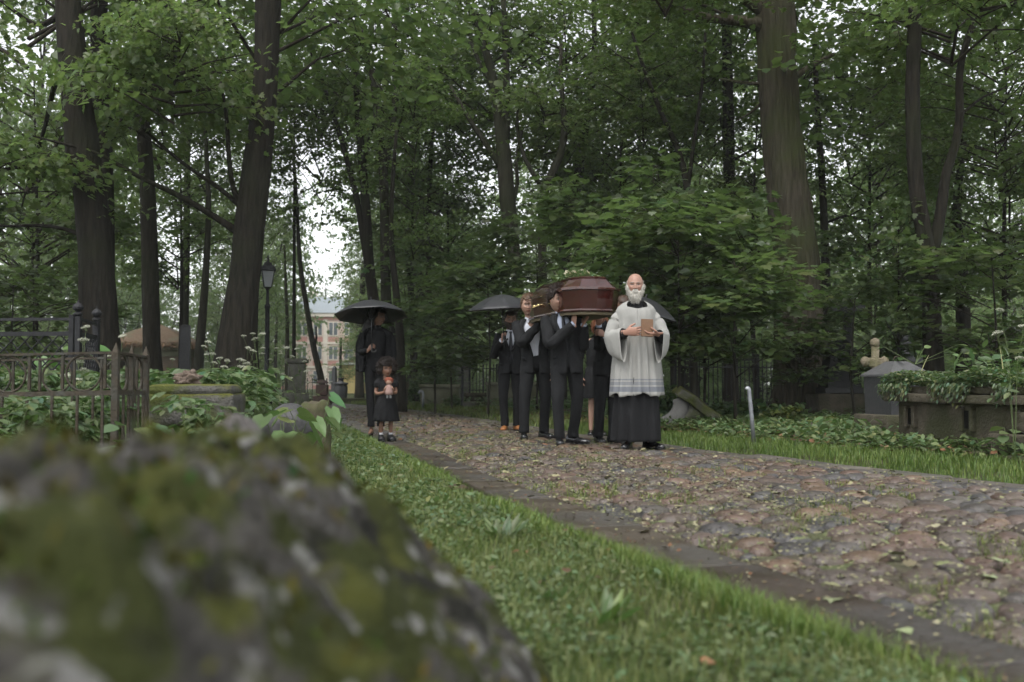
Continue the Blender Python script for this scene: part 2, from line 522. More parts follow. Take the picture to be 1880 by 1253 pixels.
KW = 0.36                                   # width of the flat kerb slabs
def path_z(x, y):
    """the roadway is slightly crowned"""
    l, r = Lx(y) + KW, Rx(y) - KW
    t = np.clip((x - l) / (r - l), 0, 1)
    return 0.005 + 0.05 * 4 * t * (1 - t)
py_ = np.concatenate([np.arange(-3, 24, .3), np.arange(24, 88, 1.0)])
tt = np.linspace(0, 1, 15)
PX = Lx(py_)[:, None] + 0.02 + (Rx(py_) - Lx(py_) - .04)[:, None] * tt[None]
PY = np.repeat(py_[:, None], len(tt), 1)
PZ = path_z(PX, PY) - .008 + .008 * hnoise(PX * 4, PY * 4)
idx = np.arange(PX.size).reshape(PX.shape)
F = np.stack([idx[:-1, :-1], idx[:-1, 1:], idx[1:, 1:], idx[1:, :-1]], -1).reshape(-1, 4)
path = link('path', fast_mesh('path', np.stack([PX, PY, PZ], -1).reshape(-1, 3), F, M_BED, True))
tag(path, 'old cobbled path with dirt, grass and seeds between its stones', 'path', kind='structure')

# cobbles: the nearest 300 in view as pieces, the rest joined
COB_COL = [tuple(v * 1.0 for v in c) for c in [(.098, .066, .052), (.092, .066, .054), (.084, .066, .056), (.108, .072, .056), (.088, .072, .062), (.074, .066, .060), (.058, .056, .056), (.064, .060, .060), (.090, .070, .056), (.112, .076, .052), (.080, .060, .050), (.090, .068, .058)]]
def cobble(mb, x, y, z, a, b, h, rot, col, n=9):
    ang = np.linspace(0, 2 * math.pi, n, endpoint=False) + random.uniform(0, 1)
    rr = 1 + RNG.uniform(-.14, .14, n)
    ca, sa = math.cos(rot), math.sin(rot)
    tx, ty = random.uniform(-.10, .10), random.uniform(-.10, .10)
    vs = []
    for k, zz in ((1.04, -.05), (1.0, h * .10), (.84, h * .60), (.50, h * .93)):
        px, py = np.cos(ang) * rr * a * k, np.sin(ang) * rr * b * k
        X, Y = px * ca - py * sa, px * sa + py * ca
        vs.append(np.stack([x + X, y + Y, z + zz + X * tx + Y * ty + (RNG.uniform(-.003, .003, n) if zz > 0 else 0)], -1))
    V = np.concatenate(vs + [np.array([[x, y, z + h * 1.03]])])
    F = []
    for i in range(3):
        for j in range(n):
            j2 = (j + 1) % n
            F.append((i * n + j, i * n + j2, (i + 1) * n + j2, (i + 1) * n + j))
    F += [(3 * n + j, 3 * n + (j + 1) % n, 4 * n) for j in range(n)]
    mb.add(V, F, 0, np.array(col) * random.uniform(.8, 1.25))
cob = []
cell = {}
def try_stone(x, y, r_):
    i, j_ = int(x / .24 + 1000), int(y / .24)
    for di in (-1, 0, 1):
        for dj in (-1, 0, 1):
            for (a, b, q) in cell.get((i + di, j_ + dj), ()):
                if (a - x) ** 2 + (b - y) ** 2 < ((q + r_) * .93) ** 2: return False
    cell.setdefault((i, j_), []).append((x, y, r_))
    return True
for rad0, rad1, tries in ((.088, .120, 9000), (.066, .088, 19000), (.045, .062, 18000), (.026, .040, 10000)):
    for _ in range(tries):
        y = 1.6 + 44.0 * random.random() ** 1.25
        if rad1 < .05 and y > 12: continue
        l, r = float(Lx(y)) + KW + .05, float(Rx(y)) - KW - .03
        x = random.uniform(l, r)
        # loose gaps where grass has taken over along the left edge
        if x < l + .45 and random.random() < .45: continue
        q = random.uniform(rad0, rad1)
        if try_stone(x, y, q):
            e = random.uniform(.82, 1.0)
            cob.append((x, y, q * .99 / e ** .5, q * .99 * e ** .5))
def in_view(x, y): return y > 1.9 and abs(x / y) < .52 and 704.8 + CAM_Z / y * F_PX < 1290
cob.sort(key=lambda c: (not in_view(c[0], c[1]), c[1]))
rest = MB()
for i, (x, yy, a, b) in enumerate(cob):
    c = random.choice(COB_COL)
    z = float(path_z(x, yy)) - .004
    h = random.uniform(.024, .044) * min(1, a / .08)
    if i < 300 and in_view(x, yy):
        m1 = MB()
        cobble(m1, 0, 0, 0, a, b, h, random.uniform(-1.5, 1.5), c)
        o = link('cobblestone', m1.mesh('cobblestone', M_COB, True, fix=False), path, (x, yy, z))
    else:
        cobble(rest, x, yy, z, a, b, h, random.uniform(-.5, .5), c, 7 if yy > 14 else 9)
o = rest.build('cobble_paving', M_COB, path, True, fix=False)
tag(o, kind='stuff')

# kerb slabs on both sides, each one a piece
def kerb(name, label, edge, side, m, y0, y1, lens):
    k = empty(name, (0, 0, 0), 0)
    tag(k, label, 'kerb', kind='structure')
    y = y0
    while y < y1:
        ln = random.uniform(*lens)
        ya, yb = y, y + ln - .012
        xa, xb = float(edge(ya)), float(edge(yb))
        w = KW * random.uniform(.86, 1.10)
        ang = math.atan2(xb - xa, yb - ya)
        cx, cy = (xa + xb) / 2 + side * w / 2 * math.cos(ang), (ya + yb) / 2 - side * w / 2 * math.sin(ang)
        L_ = math.hypot(xb - xa, yb - ya)
        b = MB()
        b.bbox((0, 0, 0), (w, L_, .12), .014, jit=.006)
        me = b.mesh('kerb_slab', m, False)
        o = link('kerb_slab', me, k, (cx, cy, -.030 + random.uniform(-.006, .008)), (random.uniform(-.014, .014), random.uniform(-.035, .035), -ang + random.uniform(-.02, .02)))
        y += ln
    return k
kerb('kerb_left', 'row of wet brown flat kerb slabs between the grass and the cobbles', Lx, 1, M_SLAB, -2.0, 44, (.75, 1.5))
kerb('kerb_right', 'row of pale worn kerb slabs along the far side of the path', Rx, -1, M_SLAB_PALE, 3.0, 44, (.7, 1.4))

# ------------------------------------------------------------------ grass and weeds on the verges
def blades(S, X, Y, h, w, lean=.5, tint=(1, 1, 1), lo=.65, hi=1.4):
    n = len(X)
    Z = ground_z(X, Y) - .004
    az = RNG.uniform(0, 2 * math.pi, n)
    fx, fy = np.cos(az), np.sin(az)
    le = RNG.uniform(.1, 1.0, n) * lean
    wx, wy = -fy * w / 2, fx * w / 2
    P = np.stack([X, Y, Z], -1)
    mid = P + np.stack([fx * h * le * .35, fy * h * le * .35, h * .6], -1)
    tip = P + np.stack([fx * h * le * 1.1, fy * h * le * 1.1, h * (1.05 - .35 * le)], -1)
    W = np.stack([wx, wy, np.zeros(n)], -1)
    V = np.stack([P - W, P + W, mid + W * .8, mid - W * .8, tip], 1).reshape(-1, 3)
    F = (np.arange(n) * 5)[:, None, None] + np.array([(0, 1, 2), (0, 2, 3), (3, 2, 4)])[None]
    S.add(V, F.reshape(-1, 3), tints(n, 5, lo, hi, .10) * np.asarray(tint))
def scatter(n, y0, y1, fx0, fx1, dens_pow=1.0):
    Y = y0 + (y1 - y0) * RNG.random(n) ** dens_pow
    a, b = fx0(Y), fx1(Y)
    X = a + (b - a) * RNG.random(n)
    return X, Y
def keep(X, Y, f):
    m = f(X, Y)
    return X[m], Y[m]
S = Soup()
def clump(X, Y): return (hnoise(X * 3.1 + 4, Y * 2.7) + .5 * hnoise(X * 9, Y * 8)) > -.15
for n, y0, y1, h0, h1, w in ((23000, 1.9, 4.2, .025, .075, .0035), (20000, 4.2, 7.5, .03, .085, .0045), (18000, 7.5, 15, .04, .10, .007), (8000, 15, 30, .05, .12, .014)):
    X, Y = scatter(n, y0, y1, lambda y: Lx(y) - 2.0, lambda y: Lx(y) + .02)
    blades(S, X, Y, RNG.uniform(h0, h1, len(X)), w, .8)
# longer bright grass just along the kerb
for n, y0, y1 in ((9000, 1.9, 5), (9000, 5, 14)):
    X, Y = scatter(n, y0, y1, lambda y: Lx(y) - .32, lambda y: Lx(y) + .05)
    X, Y = keep(X, Y, lambda a, b: hnoise(a * 2 + 9, b * 1.6) > -.1)
    X = X + .10 * np.clip(hnoise(X * .5 + 3, Y * 2.3), 0, 1)
    blades(S, X, Y, RNG.uniform(.05, .12, len(X)), .0045 if y0 < 4 else .007, .7, (.95, 1.1, .8))
X, Y = scatter(26000, 5.5, 17, lambda y: Rx(y) - .04, lambda y: Rx(y) + 1.25, 1.2)
blades(S, X, Y, RNG.uniform(.04, .11, len(X)), .007, .7, (.9, 1.08, .8))
X, Y = scatter(9000, 17, 40, lambda y: Rx(y) - .04, lambda y: Rx(y) + 2.0, 1.2)
blades(S, X, Y, RNG.uniform(.05, .13, len(X)), .018, .7)
grass = S.build('grass', M_GRASS)
tag(grass, 'short green grass on the verges beside the kerbs', 'grass', kind='stuff')

# grass tufts between the cobbles
S = Soup()
for n, y0, y1, w in ((22000, 2.0, 6.0, .0035), (24000, 6.0, 14.0, .006), (9000, 14, 30, .013)):
    X, Y = scatter(n, y0, y1, lambda y: Lx(y) + KW - .03, lambda y: Rx(y) - KW)
    t = (X - Lx(Y)) / (Rx(Y) - Lx(Y))
    m = hnoise(X * 2.6 + 2, Y * 2.1) + .7 * hnoise(X * 7, Y * 6.3) > .05 + .75 * t - .55 * (t > .86)
    X, Y = X[m], Y[m]
    n_ = len(X)
    Zsave = path_z(X, Y)
    k0 = S.n
    blades(S, X, Y, RNG.uniform(.02, .06, n_), w, .9, (1.05, 1.05, .8))
    S.V[-1][:, 2] += np.repeat(Zsave - ground_z(X, Y) + .004, 5)
tag(S.build('path_grass', M_GRASS), 'thin grass tufts growing between the cobbles', 'grass', kind='stuff')

# small broad-leaved weeds in the left verge, and the low green cover on the right
S = Soup()
def weeds(S, n, y0, y1, f0, f1, size, hmax, shape='oval', tint=(1, 1, 1), cond=None, per=5, lo=.7, hi=1.4):
    X, Y = scatter(n, y0, y1, f0, f1)
    if cond is not None:
        X, Y = keep(X, Y, cond)
    n = len(X)
    X, Y = np.repeat(X, per), np.repeat(Y, per)
    X = X + RNG.normal(0, size * .55, len(X)); Y = Y + RNG.normal(0, size * .55, len(Y))
    ok = (X < Lx(Y) + .02) | (X > Rx(Y) - .02)
    X, Y = X[ok], Y[ok]
    n = len(X)
    Z = ground_z(X, Y) + RNG.uniform(.15, 1, n) * hmax
    S.leaves(np.stack([X, Y, Z], -1), RNG.uniform(0, 6.28, n), RNG.uniform(-.5, .7, n), RNG.normal(0, .35, n), RNG.uniform(.6, 1.3, n) * size, RNG.uniform(.45, .8, n) * size, shape, lo=lo, hi=hi, tint=tint)
lv0, lv1 = (lambda y: Lx(y) - 1.9), (lambda y: Lx(y) - .05)
weeds(S, 4200, 1.8, 4.5, lv0, lv1, .022, .035, 'kite', (1.15, 1.1, 1.0), clump)
weeds(S, 260, 1.9, 5, lv0, lv1, .034, .045, 'oval', (1.2, 1.15, 1.05), per=4)
weeds(S, 240, 5, 10, lv0, lv1, .045, .06, 'oval', (1.15, 1.12, 1.0), per=4)
weeds(S, 2600, 4.5, 9, lv0, lv1, .034, .05, 'kite', (1.1, 1.08, 1.0), clump)
weeds(S, 1500, 9, 16, lv0, lv1, .05, .07, 'kite')
rc0, rc1 = (lambda y: Rx(y) + .9), (lambda y: Rx(y) + 5.5)
weeds(S, 3600, 7.5, 17, rc0, rc1, .075, .16, 'oval', (1.15, 1.12, 1.05), lambda a, b: hnoise(a * 1.3, b * 1.2) > -.55)
weeds(S, 1500, 17, 34, lambda y: Rx(y) + 1.2, lambda y: Rx(y) + 10, .12, .25, 'oval')
weeds(S, 1400, 16, 40, lambda y: Lx(y) - 9, lambda y: Lx(y) - .4, .12, .2, 'oval')
cover = S.build('ground_cover', M_HERB)
tag(cover, 'low broad-leaved weeds covering the verges and the graves', 'plants', kind='stuff')

# leaf litter: dull fallen leaves and pale linden seeds
M_LITTER = mat('litter', (1, 1, 1), (.75, .75, .75), scale=30, rough=.7, spec=.3, attr=True)
S = Soup()
def litter(n, y0, y1, f0, f1, s0, s1, cols, base, jz=.012, shape='kite', pw=1.0):
    X, Y = scatter(n, y0, y1, f0, f1, pw)
    Z = base(X, Y) + RNG.uniform(.3, 1, n) * jz
    sz = RNG.uniform(s0, s1, n)
    V, F = leaves(np.stack([X, Y, Z], -1), RNG.uniform(0, 6.28, n), RNG.normal(0, .18, n), RNG.normal(0, .25, n), sz, sz * RNG.uniform(.4, .9, n), shape)
    k = len(SHAPES[shape][0])
    C = np.asarray(cols)[RNG.integers(0, len(cols), n)] * RNG.uniform(.7, 1.25, (n, 1))
    S.add(V, F, np.repeat(C, k, axis=0))
PALE = [(.20, .20, .10), (.25, .23, .13), (.16, .18, .08), (.29, .27, .17), (.14, .12, .07)]
BROWN = [(.16, .075, .035), (.12, .065, .035), (.20, .10, .05), (.09, .055, .032), (.17, .12, .06)]
pz = lambda x, y: path_z(x, y) + .016
li, ri = (lambda y: Lx(y) + .05), (lambda y: Rx(y) - .05)
litter(2600, 2.0, 6, lambda y: Lx(y) + KW - .05, lambda y: Rx(y) - .3, .006, .022, PALE, pz, .016)
litter(6000, 6, 16, lambda y: Lx(y) + KW - .05, lambda y: Rx(y) - .1, .010, .036, PALE, pz, .016)
litter(3000, 16, 30, li, ri, .02, .06, PALE, pz, .02)
litter(13000, 2.2, 14, lambda y: Lx(y) + KW - .05, lambda y: Lx(y) + 1.9, .008, .030, PALE, pz, .016)
litter(900, 2.0, 12, lambda y: Lx(y) + .02, lambda y: Lx(y) + KW, .006, .025, PALE + BROWN, lambda x, y: x * 0 + .034, .006)
litter(260, 2.0, 10, li, ri, .04, .075, PALE, pz, .03, 'maple')
litter(200, 10, 22, li, ri, .05, .09, PALE + BROWN[:1], pz, .03, 'maple')
litter(120, 1.9, 9, lv0, lv1, .02, .05, BROWN + PALE[:2], lambda x, y: ground_z(x, y) + .02, .04, 'oval')
litter(2600, 8, 18, lambda y: Rx(y) + .8, lambda y: Rx(y) + 4.5, .05, .10, BROWN, lambda x, y: ground_z(x, y) + .01, .08, 'oval')
litter(1200, 14, 26, lambda y: Rx(y) + .5, lambda y: Rx(y) + 4.5, .06, .12, BROWN, lambda x, y: ground_z(x, y) + .01, .06, 'oval')
tag(S.build('leaf_litter', M_LITTER), 'scattered fallen leaves and pale seeds on path and verges', 'leaves', kind='stuff')

# the large single leaves lying in front
M_FALLEN = mat('fallen_leaf', (.20, .25, .12), (.26, .28, .16), scale=20, rough=.5, spec=.4, rnd=.2)
def fallen(px, py, size, label, shape='maple'):
    y = gy(py); x = gx(px, y)
    V, F = leaves(np.array([[-.45 * size, 0, 0]]), np.zeros(1), np.array([.06]), np.array([.12]), np.array([size]), np.array([size * .95]), shape)
    m = MB(); m.add(V, F.tolist())
    o = m.build('fallen_leaf', M_FALLEN, None)
    o.location = (x, y, float(path_z(x, y)) + .028)
    o.rotation_euler = (random.uniform(-.1, .1), random.uniform(-.1, .1), random.uniform(0, 6.28))
    tag(o, label, 'leaf', 'large leaves fallen on the path')
fallen(1822, 1062, .10, 'pale maple leaf lying on the cobbles nearest the right edge of the picture')
fallen(1805, 1090, .07, 'smaller pale leaf overlapping cobbles beneath the big fallen maple leaf')
fallen(1523, 1121, .08, 'pale green leaf lying flat on the wet brown kerb slab')
fallen(1612, 987, .07, 'curled yellow-green leaf beside the orange cobble', 'oval')
fallen(1738, 945, .07, 'single pale leaf on cobbles toward the far right kerb', 'heart')
fallen(1652, 1180, .06, 'small yellow leaf on the nearest kerb slab', 'oval')
fallen(1640, 1045, .08, 'long yellowish leaf between grey cobbles in the middle of the path', 'oval')

# ================================================================== trees
def bark_tube(mb, pts, rad, n, ridge=0.0, seed=0.0, step=.25, flare=0.0):
    """trunk or limb: resampled tube with ridged bark relief"""
    P = [Vector(p) for p in pts]
    segs = [(P[i + 1] - P[i]).length for i in range(len(P) - 1)]
    tot = sum(segs)
    k = max(len(P), int(tot / step) + 1)
    cum = np.concatenate([[0], np.cumsum(segs)])
    t = np.linspace(0, tot, k)
    A = np.array([tuple(p) for p in P])
    # smooth the polyline a little
    Q = np.stack([np.interp(t, cum, A[:, i]) for i in range(3)], -1)
    for _ in range(2 if k > 6 else 0):
        Q[1:-1] = Q[1:-1] * .5 + (Q[2:] + Q[:-2]) * .25
    r = np.interp(t, cum, rad)
    a = np.linspace(0, 2 * math.pi, n, endpoint=False)
    T = np.gradient(Q, axis=0)
    T /= np.linalg.norm(T, axis=1, keepdims=True)
    u = np.array((1., 0, 0)) if abs(T[0][0]) < .8 else np.array((0, 1., 0))
    rings = []
    for i in range(k):
        u = u - T[i] * (u @ T[i]); u /= np.linalg.norm(u)
        w = np.cross(T[i], u)
        rr = np.full(n, r[i])
        if ridge or n >= 10:
            lump = np.array([mnoise.noise(Vector((math.cos(x) * 1.3 + seed, math.sin(x) * 1.3, t[i] * .55 + seed))) for x in a])
            rr = rr * (1 + .10 * lump)
        if ridge:
            fine = np.array([mnoise.noise(Vector((math.cos(x) * 5.5 + seed, math.sin(x) * 5.5, t[i] * .9 + seed))) for x in a])
            rr = rr * (1 + ridge * (np.abs(fine) * 2 - .5))
        if flare and t[i] < 1.0:
            lobes = .6 + .4 * np.sin(a * 4 + seed)
            rr = rr * (1 + flare * (1 - t[i]) ** 2.2 * lobes)
        rings.append(Q[i] + np.outer(np.cos(a) * rr, u) + np.outer(np.sin(a) * rr, w))
    mb.rings(rings, True, True)
    return Q, r

def stem_pts(pix, d, lean=0.0):
    """pixel stem [(x, y, w)...] from the base up, at distance d: 3D points and radii; lean moves it back or forward with height"""
    pts, rad = [], []
    z0 = None
    for x, y, w in pix:
        p = at(x, y, d)
        if z0 is None: z0 = p.z
        dd = d + lean * (p.z - z0)
        p = at(x, y, dd)
        pts.append(p); rad.append(w / 2 * dd / F_PX)
    return pts, rad

# --- crown meshes: layered sprays of leaves on fine twigs, shared between trees
def crown_mesh(name, rx, rz, sprays, per, leaf, shape, m, seed, flat=.25, droop=.35, hole=.35, span=.55, bottom=-1.0):
    rng = np.random.default_rng(seed)
    S = Soup()
    # boughs from the axis outwards; sprays sit along them so that gaps stay between boughs
    nb = max(14, sprays // 16)
    bough = []
    for i in range(nb):
        z = rng.uniform(bottom, 1)
        az = rng.uniform(0, 6.283)
        ext = math.sqrt(max(.05, 1 - (z * .95) ** 2)) * rng.uniform(.72, 1.05)
        a = np.array((0, 0, (z - .35) * rz))
        b = np.array((math.cos(az) * ext * rx, math.sin(az) * ext * rx, z * rz))
        bough.append((a, b))
    A, B = np.array([x[0] for x in bough]), np.array([x[1] for x in bough])
    mid = (A + B) / 2 + np.array((0, 0, .06 * rz))
    S.tubes(A, mid, .035 * rx / 3.5, .022 * rx / 3.5, 1, 4)
    S.tubes(mid, B, .022 * rx / 3.5, .006, 1, 3)
    bi = rng.integers(0, nb, sprays)
    t = rng.uniform(.25, 1.08, sprays) ** .8
    M_ = mid[bi]
    C0 = np.where((t < .5)[:, None], A[bi] + (M_ - A[bi]) * (t * 2)[:, None], M_ + (B[bi] - M_) * ((t - .5) * 2)[:, None])
    off = rng.normal(0, 1, (sprays, 3)) * np.array((.14 * rx, .14 * rx, .11 * rz))
    C = C0 + off
    S.tubes(C0, C, .008, .004, 1, 3)
    yaw0 = np.arctan2(C[:, 1], C[:, 0]) + rng.normal(0, .7, sprays)
    # leaves inside a spray: a flat fan around the twig tip
    n = sprays * per
    si = np.repeat(np.arange(sprays), per)
    along = rng.uniform(-.2, 1.0, n) * span
    side = rng.normal(0, .42, n) * span * (1 - .35 * along / span)
    cy, sy = np.cos(yaw0[si]), np.sin(yaw0[si])
    P = C[si] + np.stack([cy * along - sy * side, sy * along + cy * side, -droop * along * along / span + rng.normal(0, flat * .30, n) * span], -1)
    yaw = yaw0[si] + np.arctan2(side, along + .25 * span) + rng.normal(0, .5, n)
    pitch = rng.normal(-.30, .50, n)
    roll = rng.normal(0, .55, n)
    ln = leaf * rng.uniform(.65, 1.3, n)
    V, F = leaves(P, yaw, pitch, roll, ln, ln * rng.uniform(.7, 1.0, n), shape)
    k = len(SHAPES[shape][0])
    sp = rng.uniform(.75, 1.25, (sprays, 1))[si]
    b = sp * rng.uniform(.8, 1.2, (n, 1)); h = rng.normal(0, .10, (n, 1))
    C_ = np.clip(np.concatenate([b * (1 + h), b, b * (1 - .5 * h)], 1), .1, 2)
    S.add(V, F, np.repeat(C_, k, axis=0), 0)
    return S.mesh(name, [m, M_TWIG])
M_LEAF_UNDER = mat('leaf_understorey', (0.050, 0.076, 0.027), (0.090, 0.124, 0.046), scale=0.9, rough=0.36, spec=0.5, transl=0.42, tcol=(0.16, 0.26, 0.065), attr=True, rnd=0.25)
CR_NEAR = [crown_mesh('crown_maple', 3.0, 3.0, 420, 15, .135, 'maple', M_LEAF, s, span=.60) for s in (1, 2)]
CR_MID = [crown_mesh('crown_mid', 3.6, 4.6, 620, 16, .15, 'oval', M_LEAF, s, span=.62) for s in (3, 4, 5)]
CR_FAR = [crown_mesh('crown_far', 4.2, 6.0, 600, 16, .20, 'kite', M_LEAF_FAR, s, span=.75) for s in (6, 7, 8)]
CR_THIN = [crown_mesh('crown_thin', 3.6, 4.6, 300, 16, .16, 'oval', M_LEAF, s, span=.70, flat=.35) for s in (3, 4, 5)]
CR_SAP = [crown_mesh('crown_sapling', 1.25, 1.7, 115, 13, .165, 'maple', M_LEAF_UNDER, s, span=.50, flat=.85) for s in (9, 10, 12)]
CR_BOUGH = [crown_mesh('crown_bough', 1.9, .75, 110, 15, .12, 'maple', M_LEAF, s, span=.55, flat=.40, droop=.5) for s in (13, 14)]

def add_crown(t, meshes, loc, sx=1.0, sz=1.0, name='crown'):
    me = random.choice(meshes)
    o = link(name, me, t, loc, (0, 0, random.uniform(0, 6.28)), (sx, sx, sz))
    return o

def tree(name, label, cat, d, stems, crowns, bark=M_BARK, lean=0.0, ridge=0.0, n=12, flare=.5, group=None, top=None):
    """stems: pixel polylines, the first is the main one, from the ground up. crowns: (mesh list, px, py, dd, sx, sz)"""
    x0, y0, w0 = stems[0][0]
    bx = gx(x0, d)
    root = empty(name, (bx, d, gz(bx, d)), 0, label, cat, group)
    base = Vector(root.location)
    mb = MB()
    for i, st in enumerate(stems):
        ln = st[0] if not isinstance(st[0], (tuple, list)) else lean
        px = st[1:] if not isinstance(st[0], (tuple, list)) else st
        pts, rad = stem_pts(px, d, ln)
        if i == 0:
            pts = [Vector((pts[0].x, d, base.z - .15))] + [p for p in pts if p.z > base.z + .3]
            rad = [rad[0]] + rad[-(len(pts) - 1):]
            if top:                                  # carry the trunk on above the frame into its crown
                q = pts[-1] - pts[-2]
                q.normalize()
                pts.append(pts[-1] + Vector((q.x * top, 0, top))); rad.append(rad[-1] * .45)
        pts = [p - base for p in pts]
        bark_tube(mb, pts, rad, n if i == 0 else max(6, n // 2), ridge if i == 0 else ridge * .5, seed=i * 3.1 + x0 * .01, step=.22 if ridge else .4, flare=flare if i == 0 else 0)
    mb.build('trunk', bark, root, True)
    for ms, px, py, dd, sx, sz in crowns:
        p = at(px, py, d + dd) - base
        add_crown(root, ms, p, sx, sz)
    return root

N_, MI, FA, SA, BO = CR_NEAR, CR_THIN, CR_FAR, CR_SAP, CR_BOUGH
# --- the trees one can tell apart
tree('tree', 'massive dark trunk at far left leaning outward behind the black lattice fence', 'tree', 17,
     [[(190, 700, 84), (184, 640, 72), (174, 430, 60), (149, 255, 55), (132, 102, 48), (125, 0, 44), (116, -150, 40)],
      [1.0, (168, 445, 10), (140, 425, 8), (80, 412, 7), (0, 418, 5), (-60, 400, 4)],
      [-.6, (118, 20, 14), (70, 60, 9), (40, 30, 7), (0, 0, 6)],
      [-.8, (112, 125, 12), (95, 170, 9), (85, 230, 7), (60, 300, 5), (40, 380, 3)]],
     [(MI, 60, -330, 1.0, 1.2, 1.1), (BO, -90, 110, -1.5, .8, 1.0), (BO, -40, 330, -1.0, 1.0, 1.0)], ridge=.10, n=22, top=5)
tree('tree', 'dark trunk close behind the leaning far-left giant, forking near the top', 'tree', 21,
     [[(198, 700, 46), (192, 520, 38), (188, 255, 34), (182, 80, 31), (182, 0, 32), (185, -120, 28)],
      [.5, (186, 95, 22), (205, 45, 16), (235, 8, 12), (265, -40, 9)]],
     [(MI, 210, -260, 0, 1.2, 1.0)], n=14, top=4)
tree('tree', 'straight slim dark trunk rising in front of the small brick tomb house', 'tree', 20,
     [[(282, 700, 38), (279, 640, 32), (272, 360, 29), (266, 280, 27), (252, 60, 21), (248, 0, 19), (246, -100, 17)],
      [.6, (268, 92, 10), (300, 62, 13), (345, 22, 10), (375, -10, 8)]],
     [(MI, 300, -200, 2, 1.1, 1.0), (BO, 300, 170, -1, 1.1, 1.2)], ridge=.06, n=16, top=4)
tree('tree', 'thick mossy trunk beside the lamp post, two long bare boughs reaching left', 'tree', 18,
     [[(432, 705, 92), (437, 613, 70), (449, 511, 57), (456, 430, 58), (463, 378, 58), (478, 255, 49), (488, 153, 46), (492, 0, 45), (496, -150, 41)],
      [-.8, (440, 428, 16), (400, 402, 12), (327, 357, 10), (255, 327, 8), (179, 278, 7), (117, 265, 5), (60, 250, 3)],
      [-.5, (450, 392, 14), (430, 368, 11), (421, 306, 9), (416, 204, 7), (405, 150, 4)],
      [.2, (436, 375, 9), (405, 345, 9), (357, 317, 7), (286, 260, 6), (230, 199, 4)]],
     [(MI, 480, -330, 1, 1.2, 1.0), (BO, 320, 190, -1.5, 1.0, 1.3), (BO, 330, 90, -2.5, .7, .8)],
     bark=M_BARK, ridge=.07, n=22, flare=.35, top=5)
tree('tree', 'pair of slender mid-distance trunks dividing into upright limbs behind the woman', 'tree', 29,
     [[(700, 705, 24), (694, 610, 22), (690, 570, 21), (676, 490, 20), (674, 403, 18), (664, 286, 15), (658, 215, 13), (650, 102, 10), (640, 0, 8)],
      [(672, 470, 12), (655, 360, 11), (622, 240, 9), (597, 163, 7), (556, 56, 6), (531, 36, 5)],
      [(668, 300, 8), (690, 210, 6), (700, 120, 5), (720, 40, 4)]],
     [(MI, 640, -20, 1, .9, .8), (MI, 590, 170, 2, .7, .6)], bark=M_BARK, n=10)
tree('tree', 'pale forked trunk directly above the left umbrella', 'tree', 27,
     [[(726, 705, 22), (718, 620, 21), (708, 560, 20), (707, 408, 18), (704, 306, 17), (692, 204, 13), (679, 102, 11), (653, 31, 9), (640, -30, 7)],
      [(706, 310, 12), (722, 245, 11), (727, 153, 10), (722, 102, 9), (730, 0, 7)],
      [(693, 205, 5), (740, 150, 4), (790, 148, 3)]],
     [(MI, 730, -60, 1, 1.0, .8), (MI, 760, 170, 3, .6, .5)], bark=M_BARK_PALE, n=12)
tree('tree', 'thin dark trunk standing just right of the woman with the umbrella', 'tree', 25,
     [[(737, 705, 18), (735, 620, 16), (728, 540, 13), (716, 440, 10), (720, 340, 8), (728, 240, 6)]],
     [(MI, 760, 300, 1, .5, .45)], n=8)
tree('tree', 'grey trunk in the centre with a fan of rising limbs behind the middle umbrella', 'tree', 27,
     [[(958, 705, 22), (952, 536, 20), (944, 460, 24), (932, 390, 31), (926, 286, 28), (919, 230, 22), (908, 153, 17), (893, 92, 14), (863, 20, 11), (845, -30, 9)],
      [(926, 290, 16), (931, 204, 15), (929, 102, 12), (924, 0, 10)],
      [(922, 312, 13), (900, 275, 11), (878, 245, 10), (842, 189, 8), (827, 158, 5)],
      [(914, 170, 9), (885, 130, 8), (862, 70, 7)],
      [(936, 400, 9), (950, 340, 8), (947, 290, 7), (958, 240, 6)]],
     [(MI, 900, -60, 1.5, 1.1, .8), (MI, 860, 180, 3, .7, .5), (MI, 960, 130, 3, .6, .5)], bark=M_BARK_PALE, n=14)
tree('tree', 'crooked mossy tree with a sharp elbow in its bough right of centre', 'tree', 25,
     [[(1000, 705, 20), (997, 560, 18), (995, 475, 16), (993, 368, 15), (1003, 327, 16), (1036, 286, 14), (1038, 214, 11), (1028, 150, 8), (1030, 80, 6)],
      [(996, 345, 10), (980, 322, 9), (965, 296, 8), (949, 245, 7), (950, 200, 5)]],
     [(MI, 1040, 60, 2, .8, .6), (BO, 1000, 220, 1, 1.0, 1.0)], bark=M_BARK_PALE, n=10)
tree('tree', 'dark curved trunk bending right behind the coffin', 'tree', 30,
     [[(1030, 705, 22), (1034, 500, 19), (1046, 408, 18), (1062, 327, 18), (1069, 255, 17), (1082, 189, 15), (1092, 100, 11), (1090, 0, 8)]],
     [(MI, 1090, 40, 1, 1.0, .8), (MI, 1130, 190, 2, .6, .5)], n=10)
